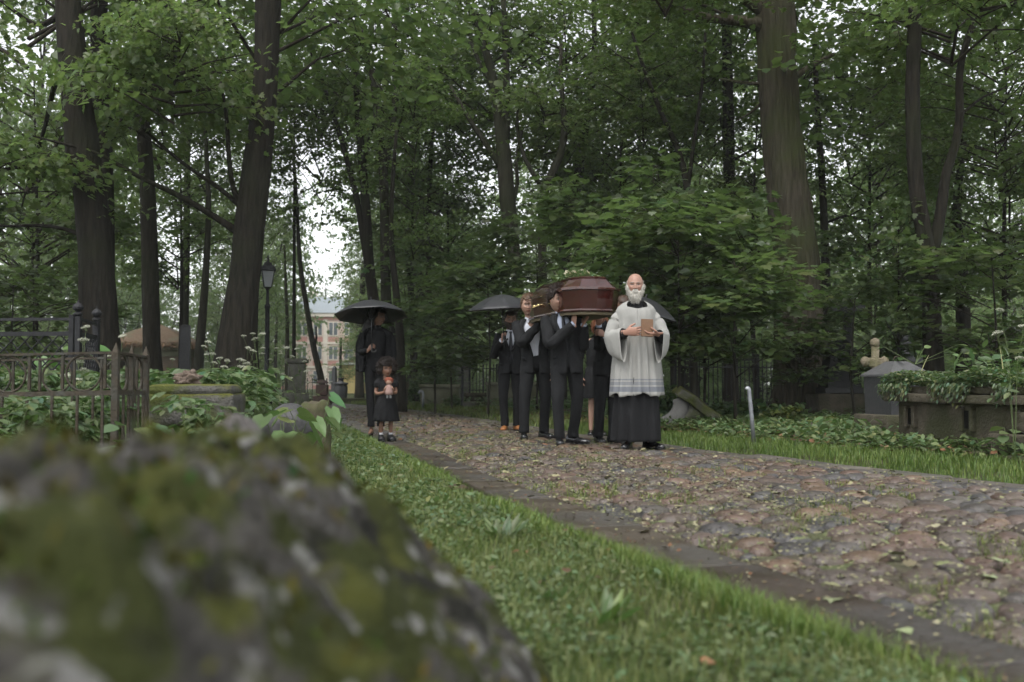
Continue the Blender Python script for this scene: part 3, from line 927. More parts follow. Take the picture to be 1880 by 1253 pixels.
tree('tree', 'huge old oak with deeply furrowed bark and a long bough over the path', 'tree', 19,
     [[(1478, 705, 108), (1468, 560, 80), (1454, 409, 80), (1446, 357, 74), (1436, 255, 70), (1428, 153, 68), (1423, 51, 68), (1420, -60, 60)],
      [-1.2, (1412, 50, 30), (1366, 38, 20), (1304, 36, 15), (1238, 15, 13), (1170, -14, 10)],
      [-.4, (1408, 25, 26), (1370, 0, 20), (1330, -30, 16)],
      [.8, (1455, 145, 14), (1490, 120, 10), (1530, 100, 7)],
      [-.8, (1402, 155, 8), (1360, 152, 6), (1320, 145, 4)],
      [-.8, (1398, 190, 6), (1378, 208, 4), (1352, 222, 3)]],
     [(MI, 1400, -330, 0, 1.4, 1.0), (N_, 1220, -190, -3.0, .75, .55), (MI, 1600, 60, 4, .8, .6)],
     bark=mat('bark_oak', (0.036, 0.031, 0.022), (0.092, 0.080, 0.058), scale=16, rough=0.95, bump=3.0, bscale=17, stretch=(1.2, 1.2, 0.10), spec=0.1, patch=(0.060, 0.072, 0.026), patch_scale=0.7, patch_pos=(0.48, 0.68)),
     ridge=.13, n=44, flare=.45, top=5)
tree('tree', 'slim dark tree at right splitting low into two tall stems', 'tree', 16,
     [[(1716, 705, 40), (1712, 600, 34), (1708, 490, 32), (1698, 434, 30), (1683, 357, 28), (1677, 255, 26), (1675, 153, 26), (1681, 0, 25), (1684, -100, 22)],
      [(1712, 470, 22), (1722, 420, 21), (1733, 357, 20), (1733, 317, 18), (1756, 271, 17), (1764, 204, 16), (1758, 128, 14), (1784, 51, 12), (1805, 0, 11), (1820, -60, 9)],
      [.6, (1760, 215, 6), (1800, 180, 5), (1850, 160, 3)]],
     [(N_, 1740, -200, 0, 1.0, .8), (N_, 1830, 150, 2.5, .7, .55), (BO, 1800, 30, -2, .8, .8)], ridge=.05, n=16, top=4)
tree('tree', 'straight dark trunk seen left of the oak with foliage hiding its foot', 'tree', 25,
     [[(1342, 705, 28), (1340, 560, 25), (1339, 332, 23), (1337, 200, 21), (1335, 90, 18), (1330, 0, 15)],
      [(1338, 300, 6), (1380, 275, 5), (1420, 260, 4)]],
     [(MI, 1330, -60, 1, 1.0, .8), (MI, 1300, 130, 2, .6, .5)], n=12)
tree('tree', 'leaning thin tree whose curved stem sweeps down left of the oak', 'tree', 23,
     [[(1275, 705, 16), (1268, 500, 14), (1262, 330, 12), (1250, 278, 11), (1233, 250, 10), (1207, 194, 9), (1177, 112, 7), (1160, 60, 5)],
      [(1264, 340, 8), (1275, 250, 7), (1290, 160, 6), (1295, 60, 5)]],
     [(N_, 1180, 90, 1, .7, .6), (N_, 1290, 90, 2, .7, .6)], n=10)
tree('tree', 'dark twisted tree at right edge with a bough angling up to the right', 'tree', 21,
     [[(1770, 705, 30), (1768, 560, 26), (1764, 460, 22), (1752, 415, 18), (1760, 330, 14), (1772, 240, 10)],
      [(1764, 490, 12), (1784, 484, 11), (1840, 434, 9), (1880, 404, 7), (1920, 370, 5)]],
     [(N_, 1830, 330, 1, .8, .6), (N_, 1770, 180, 2, .7, .6)], n=12)
tree('tree', 'dark narrow trunk hugging the right side of the oak', 'tree', 24,
     [[(1520, 705, 20), (1517, 560, 18), (1515, 460, 16), (1510, 330, 13), (1500, 200, 11), (1495, 60, 8)],
      [(1515, 410, 6), (1545, 395, 5), (1590, 405, 4)]],
     [(MI, 1560, 250, 2, .6, .5), (MI, 1480, 40, 3, .8, .6)], n=10)
tree('tree', 'slender pale young tree leaning left in the bright gap by the pink building', 'tree', 34,
     [[(594, 705, 13), (574, 637, 11), (565, 574, 10), (554, 514, 9), (548, 458, 8), (546, 380, 6), (540, 300, 5)],
      [(577, 640, 5), (582, 615, 4), (580, 600, 3)]],
     [(MI, 520, 390, 0, .22, .2), (MI, 550, 235, 0, .70, .55)], bark=M_BARK_PALE, n=8)
tree('tree', 'thin grey sapling trunk just right of the lamp post', 'tree', 38,
     [[(527, 705, 9), (527, 632, 8), (528, 596, 7), (525, 538, 6), (522, 450, 4)]],
     [(MI, 508, 565, 0, .20, .18), (MI, 500, 450, 0, .26, .28)], bark=M_BARK_PALE, n=8)
tree('tree', 'thin mossy trunk right of the black obelisk', 'tree', 27,
     [[(362, 705, 20), (368, 620, 17), (374, 560, 15), (380, 470, 12), (384, 380, 10), (378, 260, 8), (372, 150, 6)]],
     [(MI, 370, 330, 2, .5, .4), (MI, 380, 120, 2, .7, .6)], bark=M_BARK_PALE, n=10)
tree('tree', 'thin upright trunk rising directly behind the black obelisk', 'tree', 31,
     [[(336, 705, 17), (338, 620, 15), (341, 520, 14), (343, 400, 13), (345, 250, 10), (350, 120, 8)]],
     [(MI, 330, 200, 2, .7, .6), (MI, 320, 420, 4, .5, .4)], bark=M_BARK_PALE, n=10)
tree('tree', 'narrow dark trunk left of the middle umbrella', 'tree', 33,
     [[(782, 705, 14), (783, 600, 13), (788, 540, 11), (785, 430, 9), (790, 300, 8), (800, 180, 6)],
      [(786, 560, 6), (765, 520, 5), (750, 470, 4)]],
     [(MI, 780, 260, 1, .7, .6), (MI, 810, 440, 2, .55, .45)], n=8)
tree('tree', 'twin thin dark stems between the left and middle umbrellas', 'tree', 36,
     [[(762, 705, 12), (760, 600, 11), (752, 520, 9), (745, 440, 7), (748, 330, 6)],
      [(760, 590, 6), (772, 520, 5), (778, 450, 4)]],
     [(MI, 745, 420, 1, .6, .5), (MI, 740, 270, 2, .6, .6)], n=8)
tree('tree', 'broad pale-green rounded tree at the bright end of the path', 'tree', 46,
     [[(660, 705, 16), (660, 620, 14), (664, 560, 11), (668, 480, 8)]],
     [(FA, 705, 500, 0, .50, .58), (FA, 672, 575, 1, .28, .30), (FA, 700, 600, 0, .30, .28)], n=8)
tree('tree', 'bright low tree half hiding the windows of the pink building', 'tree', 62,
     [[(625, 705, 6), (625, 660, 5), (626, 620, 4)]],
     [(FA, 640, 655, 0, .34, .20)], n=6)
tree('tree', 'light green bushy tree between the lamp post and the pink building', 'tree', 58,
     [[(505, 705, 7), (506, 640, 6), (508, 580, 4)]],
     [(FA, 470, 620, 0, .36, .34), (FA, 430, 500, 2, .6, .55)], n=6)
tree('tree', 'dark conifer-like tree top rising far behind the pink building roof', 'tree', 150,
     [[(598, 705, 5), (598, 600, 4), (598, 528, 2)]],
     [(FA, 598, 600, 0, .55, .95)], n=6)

# --- the wood behind: trees nothing tells apart
BG = 'trees deep in the background wood'
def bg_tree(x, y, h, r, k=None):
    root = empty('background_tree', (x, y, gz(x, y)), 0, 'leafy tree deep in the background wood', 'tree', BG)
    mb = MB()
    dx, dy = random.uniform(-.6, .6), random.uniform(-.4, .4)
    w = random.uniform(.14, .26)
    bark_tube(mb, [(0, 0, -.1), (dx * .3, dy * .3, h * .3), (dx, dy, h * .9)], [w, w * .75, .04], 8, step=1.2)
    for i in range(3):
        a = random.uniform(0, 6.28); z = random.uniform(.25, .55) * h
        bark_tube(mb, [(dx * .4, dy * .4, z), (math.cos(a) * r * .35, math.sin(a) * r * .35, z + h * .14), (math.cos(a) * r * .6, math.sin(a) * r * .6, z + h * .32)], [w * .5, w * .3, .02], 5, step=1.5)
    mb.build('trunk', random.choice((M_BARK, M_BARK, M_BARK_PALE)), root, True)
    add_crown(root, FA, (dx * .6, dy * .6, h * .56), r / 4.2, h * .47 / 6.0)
random.seed(23)
spots = []
def try_spot(x, y, mind):
    if Lx(y) - 1.0 < x < Rx(y) + 1.5: return False
    px = 940 + x / y * F_PX
    if abs(px - 598) < 30 + 3.2 / y * F_PX and y < 200: return False          # the bright gap at the end of the path
    if any((x - a) ** 2 + (y - b) ** 2 < mind ** 2 for a, b in spots): return False
    spots.append((x, y))
    return True
for y0, y1, cnt, mind in ((36, 46, 4, 7.0), (46, 60, 9, 7.5), (60, 85, 20, 7.5), (85, 125, 34, 7.5)):
    tries = 0; got = 0
    while got < cnt and tries < 3000:
        tries += 1
        y = random.uniform(y0, y1); x = random.uniform(-.60, .62) * y
        if try_spot(x, y, mind):
            got += 1
            px = 940 + x / y * F_PX
            bg_tree(x, y, random.uniform(12, 19) * (1.15 if y > 60 else 1.0), random.uniform(3.2, 4.6))

# --- understorey: maple saplings and hazel-like bushes
def sapling(px, py_top, d, sx, label, group=None, name='maple_sapling', meshes=None, lean=0.0, sz=None, stem_px=None):
    x = gx(px, d)
    root = empty(name, (x, d, gz(x, d)), 0, label, 'sapling', group)
    top = at(px + lean, py_top, d) - Vector(root.location)
    mb = MB()
    bark_tube(mb, [(0, 0, -.1), (top.x * .3 + random.uniform(-.1, .1), random.uniform(-.1, .1), top.z * .4), (top.x, 0, top.z)], [.028, .022, .008], 6, step=.4)
    for i in range(4):
        a = random.uniform(0, 6.28); z = random.uniform(.3, .7) * top.z
        bark_tube(mb, [(top.x * .4, 0, z), (top.x * .5 + math.cos(a) * .5 * sx, math.sin(a) * .5 * sx, z + .35), (top.x * .5 + math.cos(a) * .95 * sx, math.sin(a) * .95 * sx, z + .5)], [.012, .009, .004], 4, step=.5)
    mb.build('trunk', M_BARK_PALE if random.random() < .5 else M_BARK, root, True)
    hc = top.z
    sz = sz or hc * .36 / 1.7
    add_crown(root, meshes or SA, (top.x * .7, 0, hc - sz * 1.0), sx * .85, sz * .95)
    return root
random.seed(5)
sapling(1245, 420, 15.5, 1.5, 'leafy maple sapling directly behind the priest')
sapling(1270, 365, 16.5, 1.35, 'tall maple sapling spreading between the priest and the oak')
sapling(1170, 380, 19, 1.6, 'maple sapling rising above the front of the coffin')
sapling(1085, 400, 20, 1.5, 'maple sapling behind the white flowers on the coffin')
sapling(1350, 490, 15.0, 0.95, 'maple sapling with spreading leaves in front of the oak foot')
sapling(1290, 520, 18.5, 1.4, 'shaded maple sapling behind the iron picket fence left of the bent pipe')
sapling(1465, 610, 17.5, .8, 'low maple sapling at the foot of the oak')
sapling(1610, 440, 21, 1.2, 'maple sapling between the oak and the twin-stemmed tree')
sapling(1650, 420, 16.5, 0.8, 'maple sapling with drooping leaves rising behind the pyramid-capped tomb')
sapling(1570, 545, 17.0, .85, 'maple sapling overhanging the black cross monument')
sapling(1820, 470, 15.0, 1.3, 'maple sapling behind the ivy-topped tomb at the right edge')
sapling(895, 520, 22, 1.4, 'maple sapling behind the man in tan shoes')
sapling(985, 440, 23, 1.4, 'slender maple sapling left of the coffin')
sapling(830, 470, 27, 1.6, 'pale sapling over the overgrown tomb by the black sign pole')
sapling(800, 560, 24, 1.1, 'small bushy sapling left of the black sign pole')
sapling(60, 400, 22, 1.7, 'broad sapling behind the black lattice fence at the left edge')
sapling(25, 520, 17, 1.3, 'low sapling just behind the black lattice fence')

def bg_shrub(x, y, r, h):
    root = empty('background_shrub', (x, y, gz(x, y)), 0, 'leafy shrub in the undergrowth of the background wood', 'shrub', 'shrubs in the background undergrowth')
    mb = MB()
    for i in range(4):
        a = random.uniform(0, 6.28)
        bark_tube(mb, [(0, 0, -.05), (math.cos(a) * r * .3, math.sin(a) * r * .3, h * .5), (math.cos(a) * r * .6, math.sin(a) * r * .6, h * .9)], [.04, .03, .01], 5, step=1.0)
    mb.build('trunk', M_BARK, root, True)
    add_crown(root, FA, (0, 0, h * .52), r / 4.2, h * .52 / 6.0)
random.seed(41)
got = 0
for _ in range(4000):
    if got >= 30: break
    y = random.uniform(30, 80); x = random.uniform(-.56, .56) * y
    px = 940 + x / y * F_PX
    if Lx(y) - 1.2 < x < Rx(y) + 2.0 or 440 < px < 740: continue
    if 730 < px < 1000 and y < 44: continue
    if 200 < px < 400 and y < 40: continue
    if any((x - a) ** 2 + (y - b) ** 2 < 9 for a, b in spots): continue
    spots.append((x, y)); got += 1
    bg_shrub(x, y, random.uniform(1.6, 2.6), random.uniform(2.2, 3.8))


# --- young trees that fill the middle storey
random.seed(61)
def young_tree(px, py, d, sx, sz, label):
    x = gx(px, d)
    root = empty('young_tree', (x, d, gz(x, d)), 0, label, 'tree')
    c = at(px, py, d) - Vector(root.location)
    mb = MB()
    bark_tube(mb, [(0, 0, -.1), (random.uniform(-.15, .15), 0, c.z * .5), (c.x, 0, c.z + 1.5 * sz)], [.07, .05, .015], 7, step=.6)
    mb.build('trunk', M_BARK, root, True)
    add_crown(root, N_, (c.x, 0, c.z), sx, sz)
young_tree(1140, 230, 29, .65, .75, 'young maple high above the coffin, left of the curved stem')
young_tree(1235, 130, 30, .8, .8, 'young maple between the straight dark trunk and the curved stem')
young_tree(1390, 300, 24, .55, .6, 'young maple peeping out behind the left edge of the oak')
young_tree(1600, 230, 26, .95, .9, 'young maple filling the space right of the oak')
young_tree(1850, 260, 20, .8, .8, 'young maple beyond the twin-stemmed tree at the right edge')
young_tree(820, 330, 34, 1.1, 1.0, 'young maple left of the central fan-shaped tree')
young_tree(1030, 170, 33, 1.2, 1.0, 'young maple behind the crooked mossy tree')
young_tree(540, 120, 33, 1.0, .8, 'young maple whose leaves close the gap above the pink building')
young_tree(60, 250, 25, 1.1, 1.0, 'young maple filling the left edge behind the leaning giant')
young_tree(330, 330, 29, .9, .8, 'young maple behind the long bare boughs')
young_tree(755, 160, 35, 1.2, 1.0, 'young maple right of the pale forked trunk')

random.seed(71)
for px, d, r, h in ((285, 62, 2.6, 6.5), (345, 70, 2.8, 7.5), (400, 64, 2.4, 6.0), (455, 75, 2.6, 7.0), (230, 58, 2.4, 6.0), (760, 60, 2.4, 5.5), (840, 66, 2.6, 6.5), (910, 62, 2.6, 6.5), (1010, 64, 2.6, 6.5), (1180, 60, 2.6, 6.0), (1290, 66, 2.8, 7.0), (1560, 60, 2.6, 6.5), (1660, 64, 2.6, 6.5)):
    bg_shrub(gx(px, d), d, r, h)

# ================================================================== stone, iron, plants
M_STONE = mat('grey_stone', (0.100, 0.096, 0.086), (0.165, 0.158, 0.140), scale=7, rough=.85, bump=.7, bscale=40, spec=.25, patch=(0.060, 0.066, 0.034), patch_scale=2.2, patch_pos=(.48, .62), up_patch=(0.075, 0.090, 0.022), up_pos=(.75, 1.15))
M_MOSSY = mat('mossy_stone', (0.060, 0.058, 0.052), (0.115, 0.110, 0.098), scale=9, rough=.9, bump=.9, bscale=50, spec=.2, patch=(0.058, 0.068, 0.018), patch_scale=3.0, patch_pos=(.42, .56), up_patch=(0.085, 0.090, 0.020), up_pos=(.45, .95))
M_TOMB = mat('tomb_stone', (0.055, 0.048, 0.034), (0.105, 0.092, 0.068), scale=6, rough=.9, bump=.9, bscale=34, spec=.2, patch=(0.048, 0.050, 0.026), patch_scale=2.4, patch_pos=(.44, .62))
M_OLIVE = mat('olive_tomb', (0.130, 0.130, 0.092), (0.185, 0.182, 0.130), scale=4, rough=.9, bump=.5, bscale=30, spec=.2, patch=(0.080, 0.088, 0.045), patch_scale=1.6, patch_pos=(.45, .7))
M_BLACKST = mat('black_granite', (0.014, 0.014, 0.015), (0.024, 0.024, 0.026), scale=20, rough=.35, spec=.4, bump=.1, patch=(.04, .04, .036), patch_scale=3, patch_pos=(.58, .8))
M_DARKST = mat('dark_granite', (0.030, 0.031, 0.033), (0.046, 0.046, 0.048), scale=24, rough=.40, spec=.4, bump=.15)
M_RUST = mat('rusty_iron', (0.034, 0.029, 0.021), (0.060, 0.047, 0.032), scale=18, rough=.75, bump=.5, bscale=60, spec=.3, patch=(0.055, 0.055, 0.046), patch_scale=6, patch_pos=(.5, .65))
M_IRON = mat('black_iron', (0.012, 0.012, 0.014), (0.026, 0.026, 0.028), scale=14, rough=.62, spec=.25, bump=.2)
M_GALV = mat('galvanised_pipe', (0.22, 0.23, 0.25), (0.32, 0.33, 0.35), scale=12, rough=.45, metal=.6, bump=.2)
M_PALE = mat('pale_weathered_stone', (0.165, 0.138, 0.098), (0.240, 0.205, 0.150), scale=10, rough=.9, bump=.9, bscale=50, spec=.2, patch=(0.12, 0.115, 0.06), patch_scale=5, patch_pos=(.45, .6))
M_WHITEFL = mat('white_umbel', (.50, .52, .42), (.66, .66, .56), scale=40, rough=.7, spec=.2, transl=.25)
M_STEM = mat('green_stem', (.075, .105, .035), (.10, .14, .05), scale=10, rough=.6)

# ------------------------------------------------------------------ the mossy boulder right in front of the lens
def rock_mesh(name, m, sub, size, amp, s, seed, flat=None, shape=None, amp2=0.0, s2=8.0):
    bm = bmesh.new()
    bmesh.ops.create_icosphere(bm, subdivisions=sub, radius=1.0)
    for v in bm.verts:
        c = v.co.copy()
        if shape:
            c = Vector(tuple(math.copysign(abs(k) ** shape, k) for k in c))
        k = 1 + amp * mnoise.fractal(c * s + Vector((seed, 0, seed)), 1.0, 2.0, 4)
        if amp2:
            k += amp2 * mnoise.fractal(c * s2 + Vector((0, seed, 0)), 1.0, 2.2, 4)
        c = c * k
        v.co = Vector((c.x * size[0], c.y * size[1], c.z * size[2]))
    me = bpy.data.meshes.new(name)
    bm.to_mesh(me); bm.free()
    me.materials.append(m)
    me.polygons.foreach_set('use_smooth', [True] * len(me.polygons))
    return me
M_FGROCK = mat('foreground_boulder', (0.030, 0.028, 0.025), (0.066, 0.062, 0.055), scale=14, rough=.9, bump=1.0, bscale=60, spec=.2, patch=(0.026, 0.031, 0.007), patch_scale=7, patch_pos=(.49, .53), up_patch=(0.046, 0.050, 0.010), up_pos=(.72, 1.05))
# lichen: pale spots with a shape of their own
def add_spots(m, colour, scale, lo, hi):
    N, L = m.node_tree.nodes, m.node_tree.links
    bs = [n for n in N if n.type == 'BSDF_PRINCIPLED'][0]
    src = bs.inputs['Base Color'].links[0].from_socket
    tc = [n for n in N if n.type == 'TEX_COORD'][0]
    nt = N.new('ShaderNodeTexNoise'); nt.inputs['Scale'].default_value = scale; nt.inputs['Detail'].default_value = 3
    L.new(tc.outputs['Object'], nt.inputs['Vector'])
    mr = N.new('ShaderNodeMapRange'); mr.inputs['From Min'].default_value, mr.inputs['From Max'].default_value = lo, hi
    L.new(nt.outputs['Fac'], mr.inputs['Value'])
    mx = N.new('ShaderNodeMix'); mx.data_type = 'RGBA'; mx.inputs[7].default_value = (*colour, 1)
    L.new(src, mx.inputs[6]); L.new(mr.outputs[0], mx.inputs[0]); L.new(mx.outputs[2], bs.inputs['Base Color'])
add_spots(M_FGROCK, (.15, .148, .14), 20, .60, .67)
add_spots(M_FGROCK, (.012, .012, .009), 9.3, .58, .68)
add_spots(M_FGROCK, (.060, .048, .012), 15, .70, .78)

fg = empty('boulder', (-.652, 1.15, 0), 0, 'huge blurred mossy boulder filling the lower left foreground', 'boulder')
# an own grid: height field over the boulder's footprint, rounded off towards its right flank
nx_, ny_ = 150, 110
gxs, gys = np.linspace(-1.25, .82, nx_), np.linspace(-.78, .78, ny_)
V = []
for yy in gys:
    for xx in gxs:
        # the top is nearly level and drops to the right
        X, Y = xx - .62, yy + 1.15
        X = xx - .585
        z = float(np.interp(X + .05 * (1.3 - Y), [-2, -.79, -.54, -.41, -.27, -.20, -.08, .02, .10, .20, .30], [.684, .684, .676, .658, .634, .596, .52, .44, .34, .16, -.05]))
        z -= .55 * max(0, .62 - Y) + .8 * max(0, Y - 1.55)
        n1 = mnoise.fractal(Vector((xx * 3.2, yy * 3.2, 1.3)), 1.0, 2.0, 4)
        n2 = mnoise.fractal(Vector((xx * 13, yy * 13, 5.3)), 1.0, 2.0, 3)
        z += .056 * n1 + .036 * n2
        V.append((xx, yy, max(-.05, z)))
idx = np.arange(nx_ * ny_).reshape(ny_, nx_)
F = np.stack([idx[:-1, :-1], idx[:-1, 1:], idx[1:, 1:], idx[1:, :-1]], -1).reshape(-1, 4)
link('stone', fast_mesh('boulder_stone', np.array(V), F, M_FGROCK, True), fg)
# moss cushions: short tufts standing on the upper faces
Va = np.array(V)
S = Soup()
pick = RNG.integers(0, len(Va), 9000)
msk = np.array([mnoise.fractal(Vector((Va[i][0] * 5, Va[i][1] * 5, 9.1)), 1.0, 2.0, 3) > .02 for i in pick])
Pm = Va[pick[msk]] + RNG.normal(0, .006, (msk.sum(), 3)) * np.array((1, 1, 0))
S.leaves(Pm, RNG.uniform(0, 6.28, len(Pm)), RNG.uniform(.5, 1.4, len(Pm)), RNG.uniform(-1, 1, len(Pm)), RNG.uniform(.010, .026, len(Pm)), RNG.uniform(.006, .012, len(Pm)), 'kite', lo=.6, hi=1.5, warm=.25)
M_MOSS = mat('moss', (.028, .033, .007), (.056, .060, .012), scale=6, rough=.95, spec=.1, attr=True)
tag(link('moss', S.mesh('moss', M_MOSS), fg), kind='stuff')

sh = MB()
sh.add([(-.20, -.06, 0), (.24, -.08, 0), (.26, .07, 0), (-.18, .08, 0), (.005, -.035, .275), (.05, -.03, .285), (.055, .03, .278), (.0, .03, .27)],
       [(0, 3, 2, 1), (4, 5, 6, 7), (0, 1, 5, 4), (1, 2, 6, 5), (2, 3, 7, 6), (3, 0, 4, 7)])
bm = bmesh.new(); bm.from_mesh(sh.mesh('stone_shard', M_STONE))
bmesh.ops.bevel(bm, geom=list(bm.edges), offset=.012, segments=2, affect='EDGES')
bmesh.ops.subdivide_edges(bm, edges=list(bm.edges), cuts=2, use_grid_fill=True)
me = bpy.data.meshes.new('stone_shard'); bm.to_mesh(me); bm.free()
me.materials.append(mat('shard_stone', (.085, .078, .074), (.120, .110, .104), scale=8, rough=.85, bump=.6, bscale=50, patch=(.14, .075, .045), patch_scale=7, patch_pos=(.62, .72)))
displace(me, .012, 9)
p = at(408, 850, 2.3)
tag(link('stone_shard', me, None, (p.x, 2.3, .40)), 'pointed grey stone shard just behind the mossy boulder, out of focus', 'stone')
sp = MB(); sp.bbox((0, 0, 0), (.62, .30, .46), .03, jit=.02)
me = sp.mesh('stone_block', M_STONE, True); displace(me, .01, 8)
tag(link('stone_block', me, None, (p.x + .02, 2.32, .18)), 'low rough stone block carrying the pointed grey shard', 'stone')

# ------------------------------------------------------------------ rusty grave fence with rings (left)
def fence_frame(a, b):
    a, b = Vector(a), Vector(b)
    d = (b - a); L_ = Vector((d.x, d.y, 0)).length
    return a, b, L_, math.atan2(d.y, d.x)
def seg_obj(name, p, q, r, m, parent, n=6, flat=1.0):
    mb = MB(); mb.tube([p, q], r, n, flat=flat)
    return mb.build(name, m, parent, n > 5)
def bar_obj(name, p, q, w, t, m, parent):
    """flat bar of width w (vertical) and thickness t between p and q"""
    p, q = Vector(p), Vector(q)
    d = q - p
    mb = MB()
    mb.box((0, 0, 0), (d.length, t, w))
    o = mb.build(name, m, parent)
    o.location = (p + q) / 2
    o.rotation_euler = Vector((1, 0, 0)).rotation_difference(d).to_euler() if abs(d.normalized().z) > .2 else (0, -math.asin(d.normalized().z), math.atan2(d.y, d.x))
    return o
A = at(213, 645, 6.8); A.z = .955
Bk = at(268, 651, 7.6); Bk.z = .945
Lf = A + Vector((-1.55, .13, -.03))
Lb = Vector((Lf.x - .02, 7.85, .92))
rf = empty('ring_fence', (A.x, A.y, gz(A.x, A.y)), 0, 'rusty iron grave fence with a row of rings, around leafy plants', 'fence')
ro = Vector(rf.location)
def post(x, y, top, w=.042):
    mb = MB()
    mb.box((0, 0, top / 2), (w, w, top))
    mb.add([(-w / 2, -w / 2, top + .002), (w / 2, -w / 2, top + .002), (w / 2, w / 2, top + .002), (-w / 2, w / 2, top + .002), (0, 0, top + .075)], [(0, 1, 4), (1, 2, 4), (2, 3, 4), (3, 0, 4)])
    o = mb.build('post', M_RUST, rf, False, loc=(x - ro.x, y - ro.y, 0))
    return o
post(A.x, A.y, .95 - ro.z); post(Bk.x, Bk.y, .955 - ro.z); post(Lf.x, Lf.y, .93 - ro.z); post(Lb.x, Lb.y, .93 - ro.z)
post((A.x + Bk.x) / 2 - .0, (A.y + Bk.y) / 2, .955 - ro.z, .03)
def ring_panel(a, b, nper):
    a, b = a - ro, b - ro
    d = b - a
    Z = Vector((0, 0, 1))
    bar_obj('rail', a, b, .016, .03, M_RUST, rf)
    off = Vector((0, 0, -.262))
    bar_obj('rail', a + off, b + off, .030, .014, M_RUST, rf)
    off2 = Vector((0, 0, -.74))
    bar_obj('rail', a + off2, b + off2, .025, .014, M_RUST, rf)
    for i in range(nper):
        t0, t1 = i / nper, (i + 1) / nper
        pc = a + d * (t0 + .42 / nper)
        step = d.length / nper
        for t in (t0 + .14 / nper, t0 + .70 / nper):
            q = a + d * t
            bar = MB(); bar.box((0, 0, -.122), (.018, .018, .228))
            o = bar.build('bar', M_RUST, rf, loc=(q.x, q.y, q.z))
        rr = min(.120, step * .36)
        mb = MB()
        ang = np.linspace(0, 2 * math.pi, 25)
        u = d.normalized()
        mb.tube([pc + u * math.cos(x) * rr + Z * (math.sin(x) * .118 - .131) for x in ang], .008, 6, cap=False)
        mb.build('ring', M_RUST, rf, True)
        for k in range(3):
            q = a + d * (t0 + (k + .5) / 3 / nper)
            bar = MB(); bar.box((0, 0, -.50), (.016, .016, .45))
            bar.build('bar', M_RUST, rf, loc=(q.x, q.y, q.z))
ring_panel(A, Lf, 3)
ring_panel(A, Bk, 2)
ring_panel(Bk, Lb, 3)

# ------------------------------------------------------------------ black lattice fence behind it
c1, c2 = at(143, 600, 12.0), at(177, 606, 13.0)
le = Vector((-9.2, 12.4, 0))
lf = empty('lattice_fence', (c1.x, c1.y, gz(c1.x, c1.y)), 0, 'black iron lattice fence with ball finials at the left edge', 'fence')
lo_ = Vector(lf.location)
def lat_post(x, y, top):
    mb = MB()
    mb.box((0, 0, top / 2), (.07, .07, top))
    mb.lathe([(.03, top), (.052, top + .02), (.052, top + .035), (.025, top + .05), (.03, top + .06), (.058, top + .085), (.062, top + .11), (.045, top + .14), (.012, top + .165), (.004, top + .20)], n=12)
    mb.build('post', M_IRON, lf, False, loc=(x - lo_.x, y - lo_.y, 0))
lat_post(c1.x, c1.y, 1.46); lat_post(c2.x, c2.y, 1.46); lat_post(le.x, le.y, 1.44)
def lattice(a, b, top, bot, cell):
    a, b = Vector((a.x, a.y, 0)) - Vector((lo_.x, lo_.y, 0)), Vector((b.x, b.y, 0)) - Vector((lo_.x, lo_.y, 0))
    d = b - a; L_ = d.length; u = d.normalized()
    for z, w in ((top + .17, .035), (top, .05), (bot, .05)):
        bar_obj('rail', a + Vector((0, 0, z)), b + Vector((0, 0, z)), w, .03, M_IRON, lf)
    H = top - bot
    n = int((L_ + H) / cell)
    for i in range(1, n):
        for sgn in (1, -1):
            s0 = i * cell
            x0, z0 = (s0, 0) if s0 <= L_ else (L_, s0 - L_)
            x1, z1 = (s0 - H, H) if s0 - H >= 0 else (0, s0)
            if abs(x0 - x1) < .05: continue
            if sgn < 0: x0, x1 = L_ - x0, L_ - x1
            p, q = a + u * x0 + Vector((0, 0, bot + z0)), a + u * x1 + Vector((0, 0, bot + z1))
            nrm = Vector((-u.y, u.x, 0)) * (.008 * sgn)
            mb = MB(); mb.tube([p + nrm, q + nrm], .0085, 4)
            mb.build('lattice_bar', M_IRON, lf)
lattice(c1, le, 1.26, .28, .17)
lattice(c1, c2, 1.26, .28, .13)
mb = MB(); mb.box((0, 0, .7), (.05, .05, 1.4)); q = at(131, 640, 11.2)
tag(mb.build('iron_post', M_IRON, None, loc=(q.x, 11.2, gz(q.x, 11.2))), 'short plain black iron post in the plants before the lattice fence', 'post')

# ------------------------------------------------------------------ mossy pedestal and rocks, left middle
px0 = gx(361, 8.2)
pd = empty('stone_pedestal', (px0, 8.2, gz(px0, 8.2)), .12, 'low mossy stepped stone pedestal right of the rusty ring fence', 'pedestal')
def stone_part(name, c, s, bev, m, parent, amp=.008, sub=3, jit=.006):
    b = MB(); b.bbox(c, s, bev, jit=jit)
    me = b.mesh(name, m)
    bm = bmesh.new(); bm.from_mesh(me)
    bmesh.ops.subdivide_edges(bm, edges=list(bm.edges), cuts=sub, use_grid_fill=True)
    bm.to_mesh(me); bm.free()
    displace(me, amp, 7, seed=c[0] * 3 + c[2])
    me.polygons.foreach_set('use_smooth', [True] * len(me.polygons))
    return link(name, me, parent)
stone_part('base_slab', (-.02, 0, .12), (.80, .72, .40), .02, M_MOSSY, pd)
stone_part('block', (0, 0, .46), (.68, .62, .24), .03, M_MOSSY, pd)
stone_part('top_slab', (0, 0, .610), (.64, .58, .085), .038, M_MOSSY, pd)
me = rock_mesh('rock_lump', mat('reddish_rock', (.10, .075, .058), (.19, .145, .115), scale=14, rough=.95, bump=1.0, bscale=40), 4, (.10, .085, .062), .55, 1.8, 4.0, amp2=.25)
tag(link('rock_lump', me, None, (gx(345, 8.1), 8.1, gz(px0, 8.2) + .690)), 'crumbly reddish-brown rock lying on the mossy pedestal', 'rock')
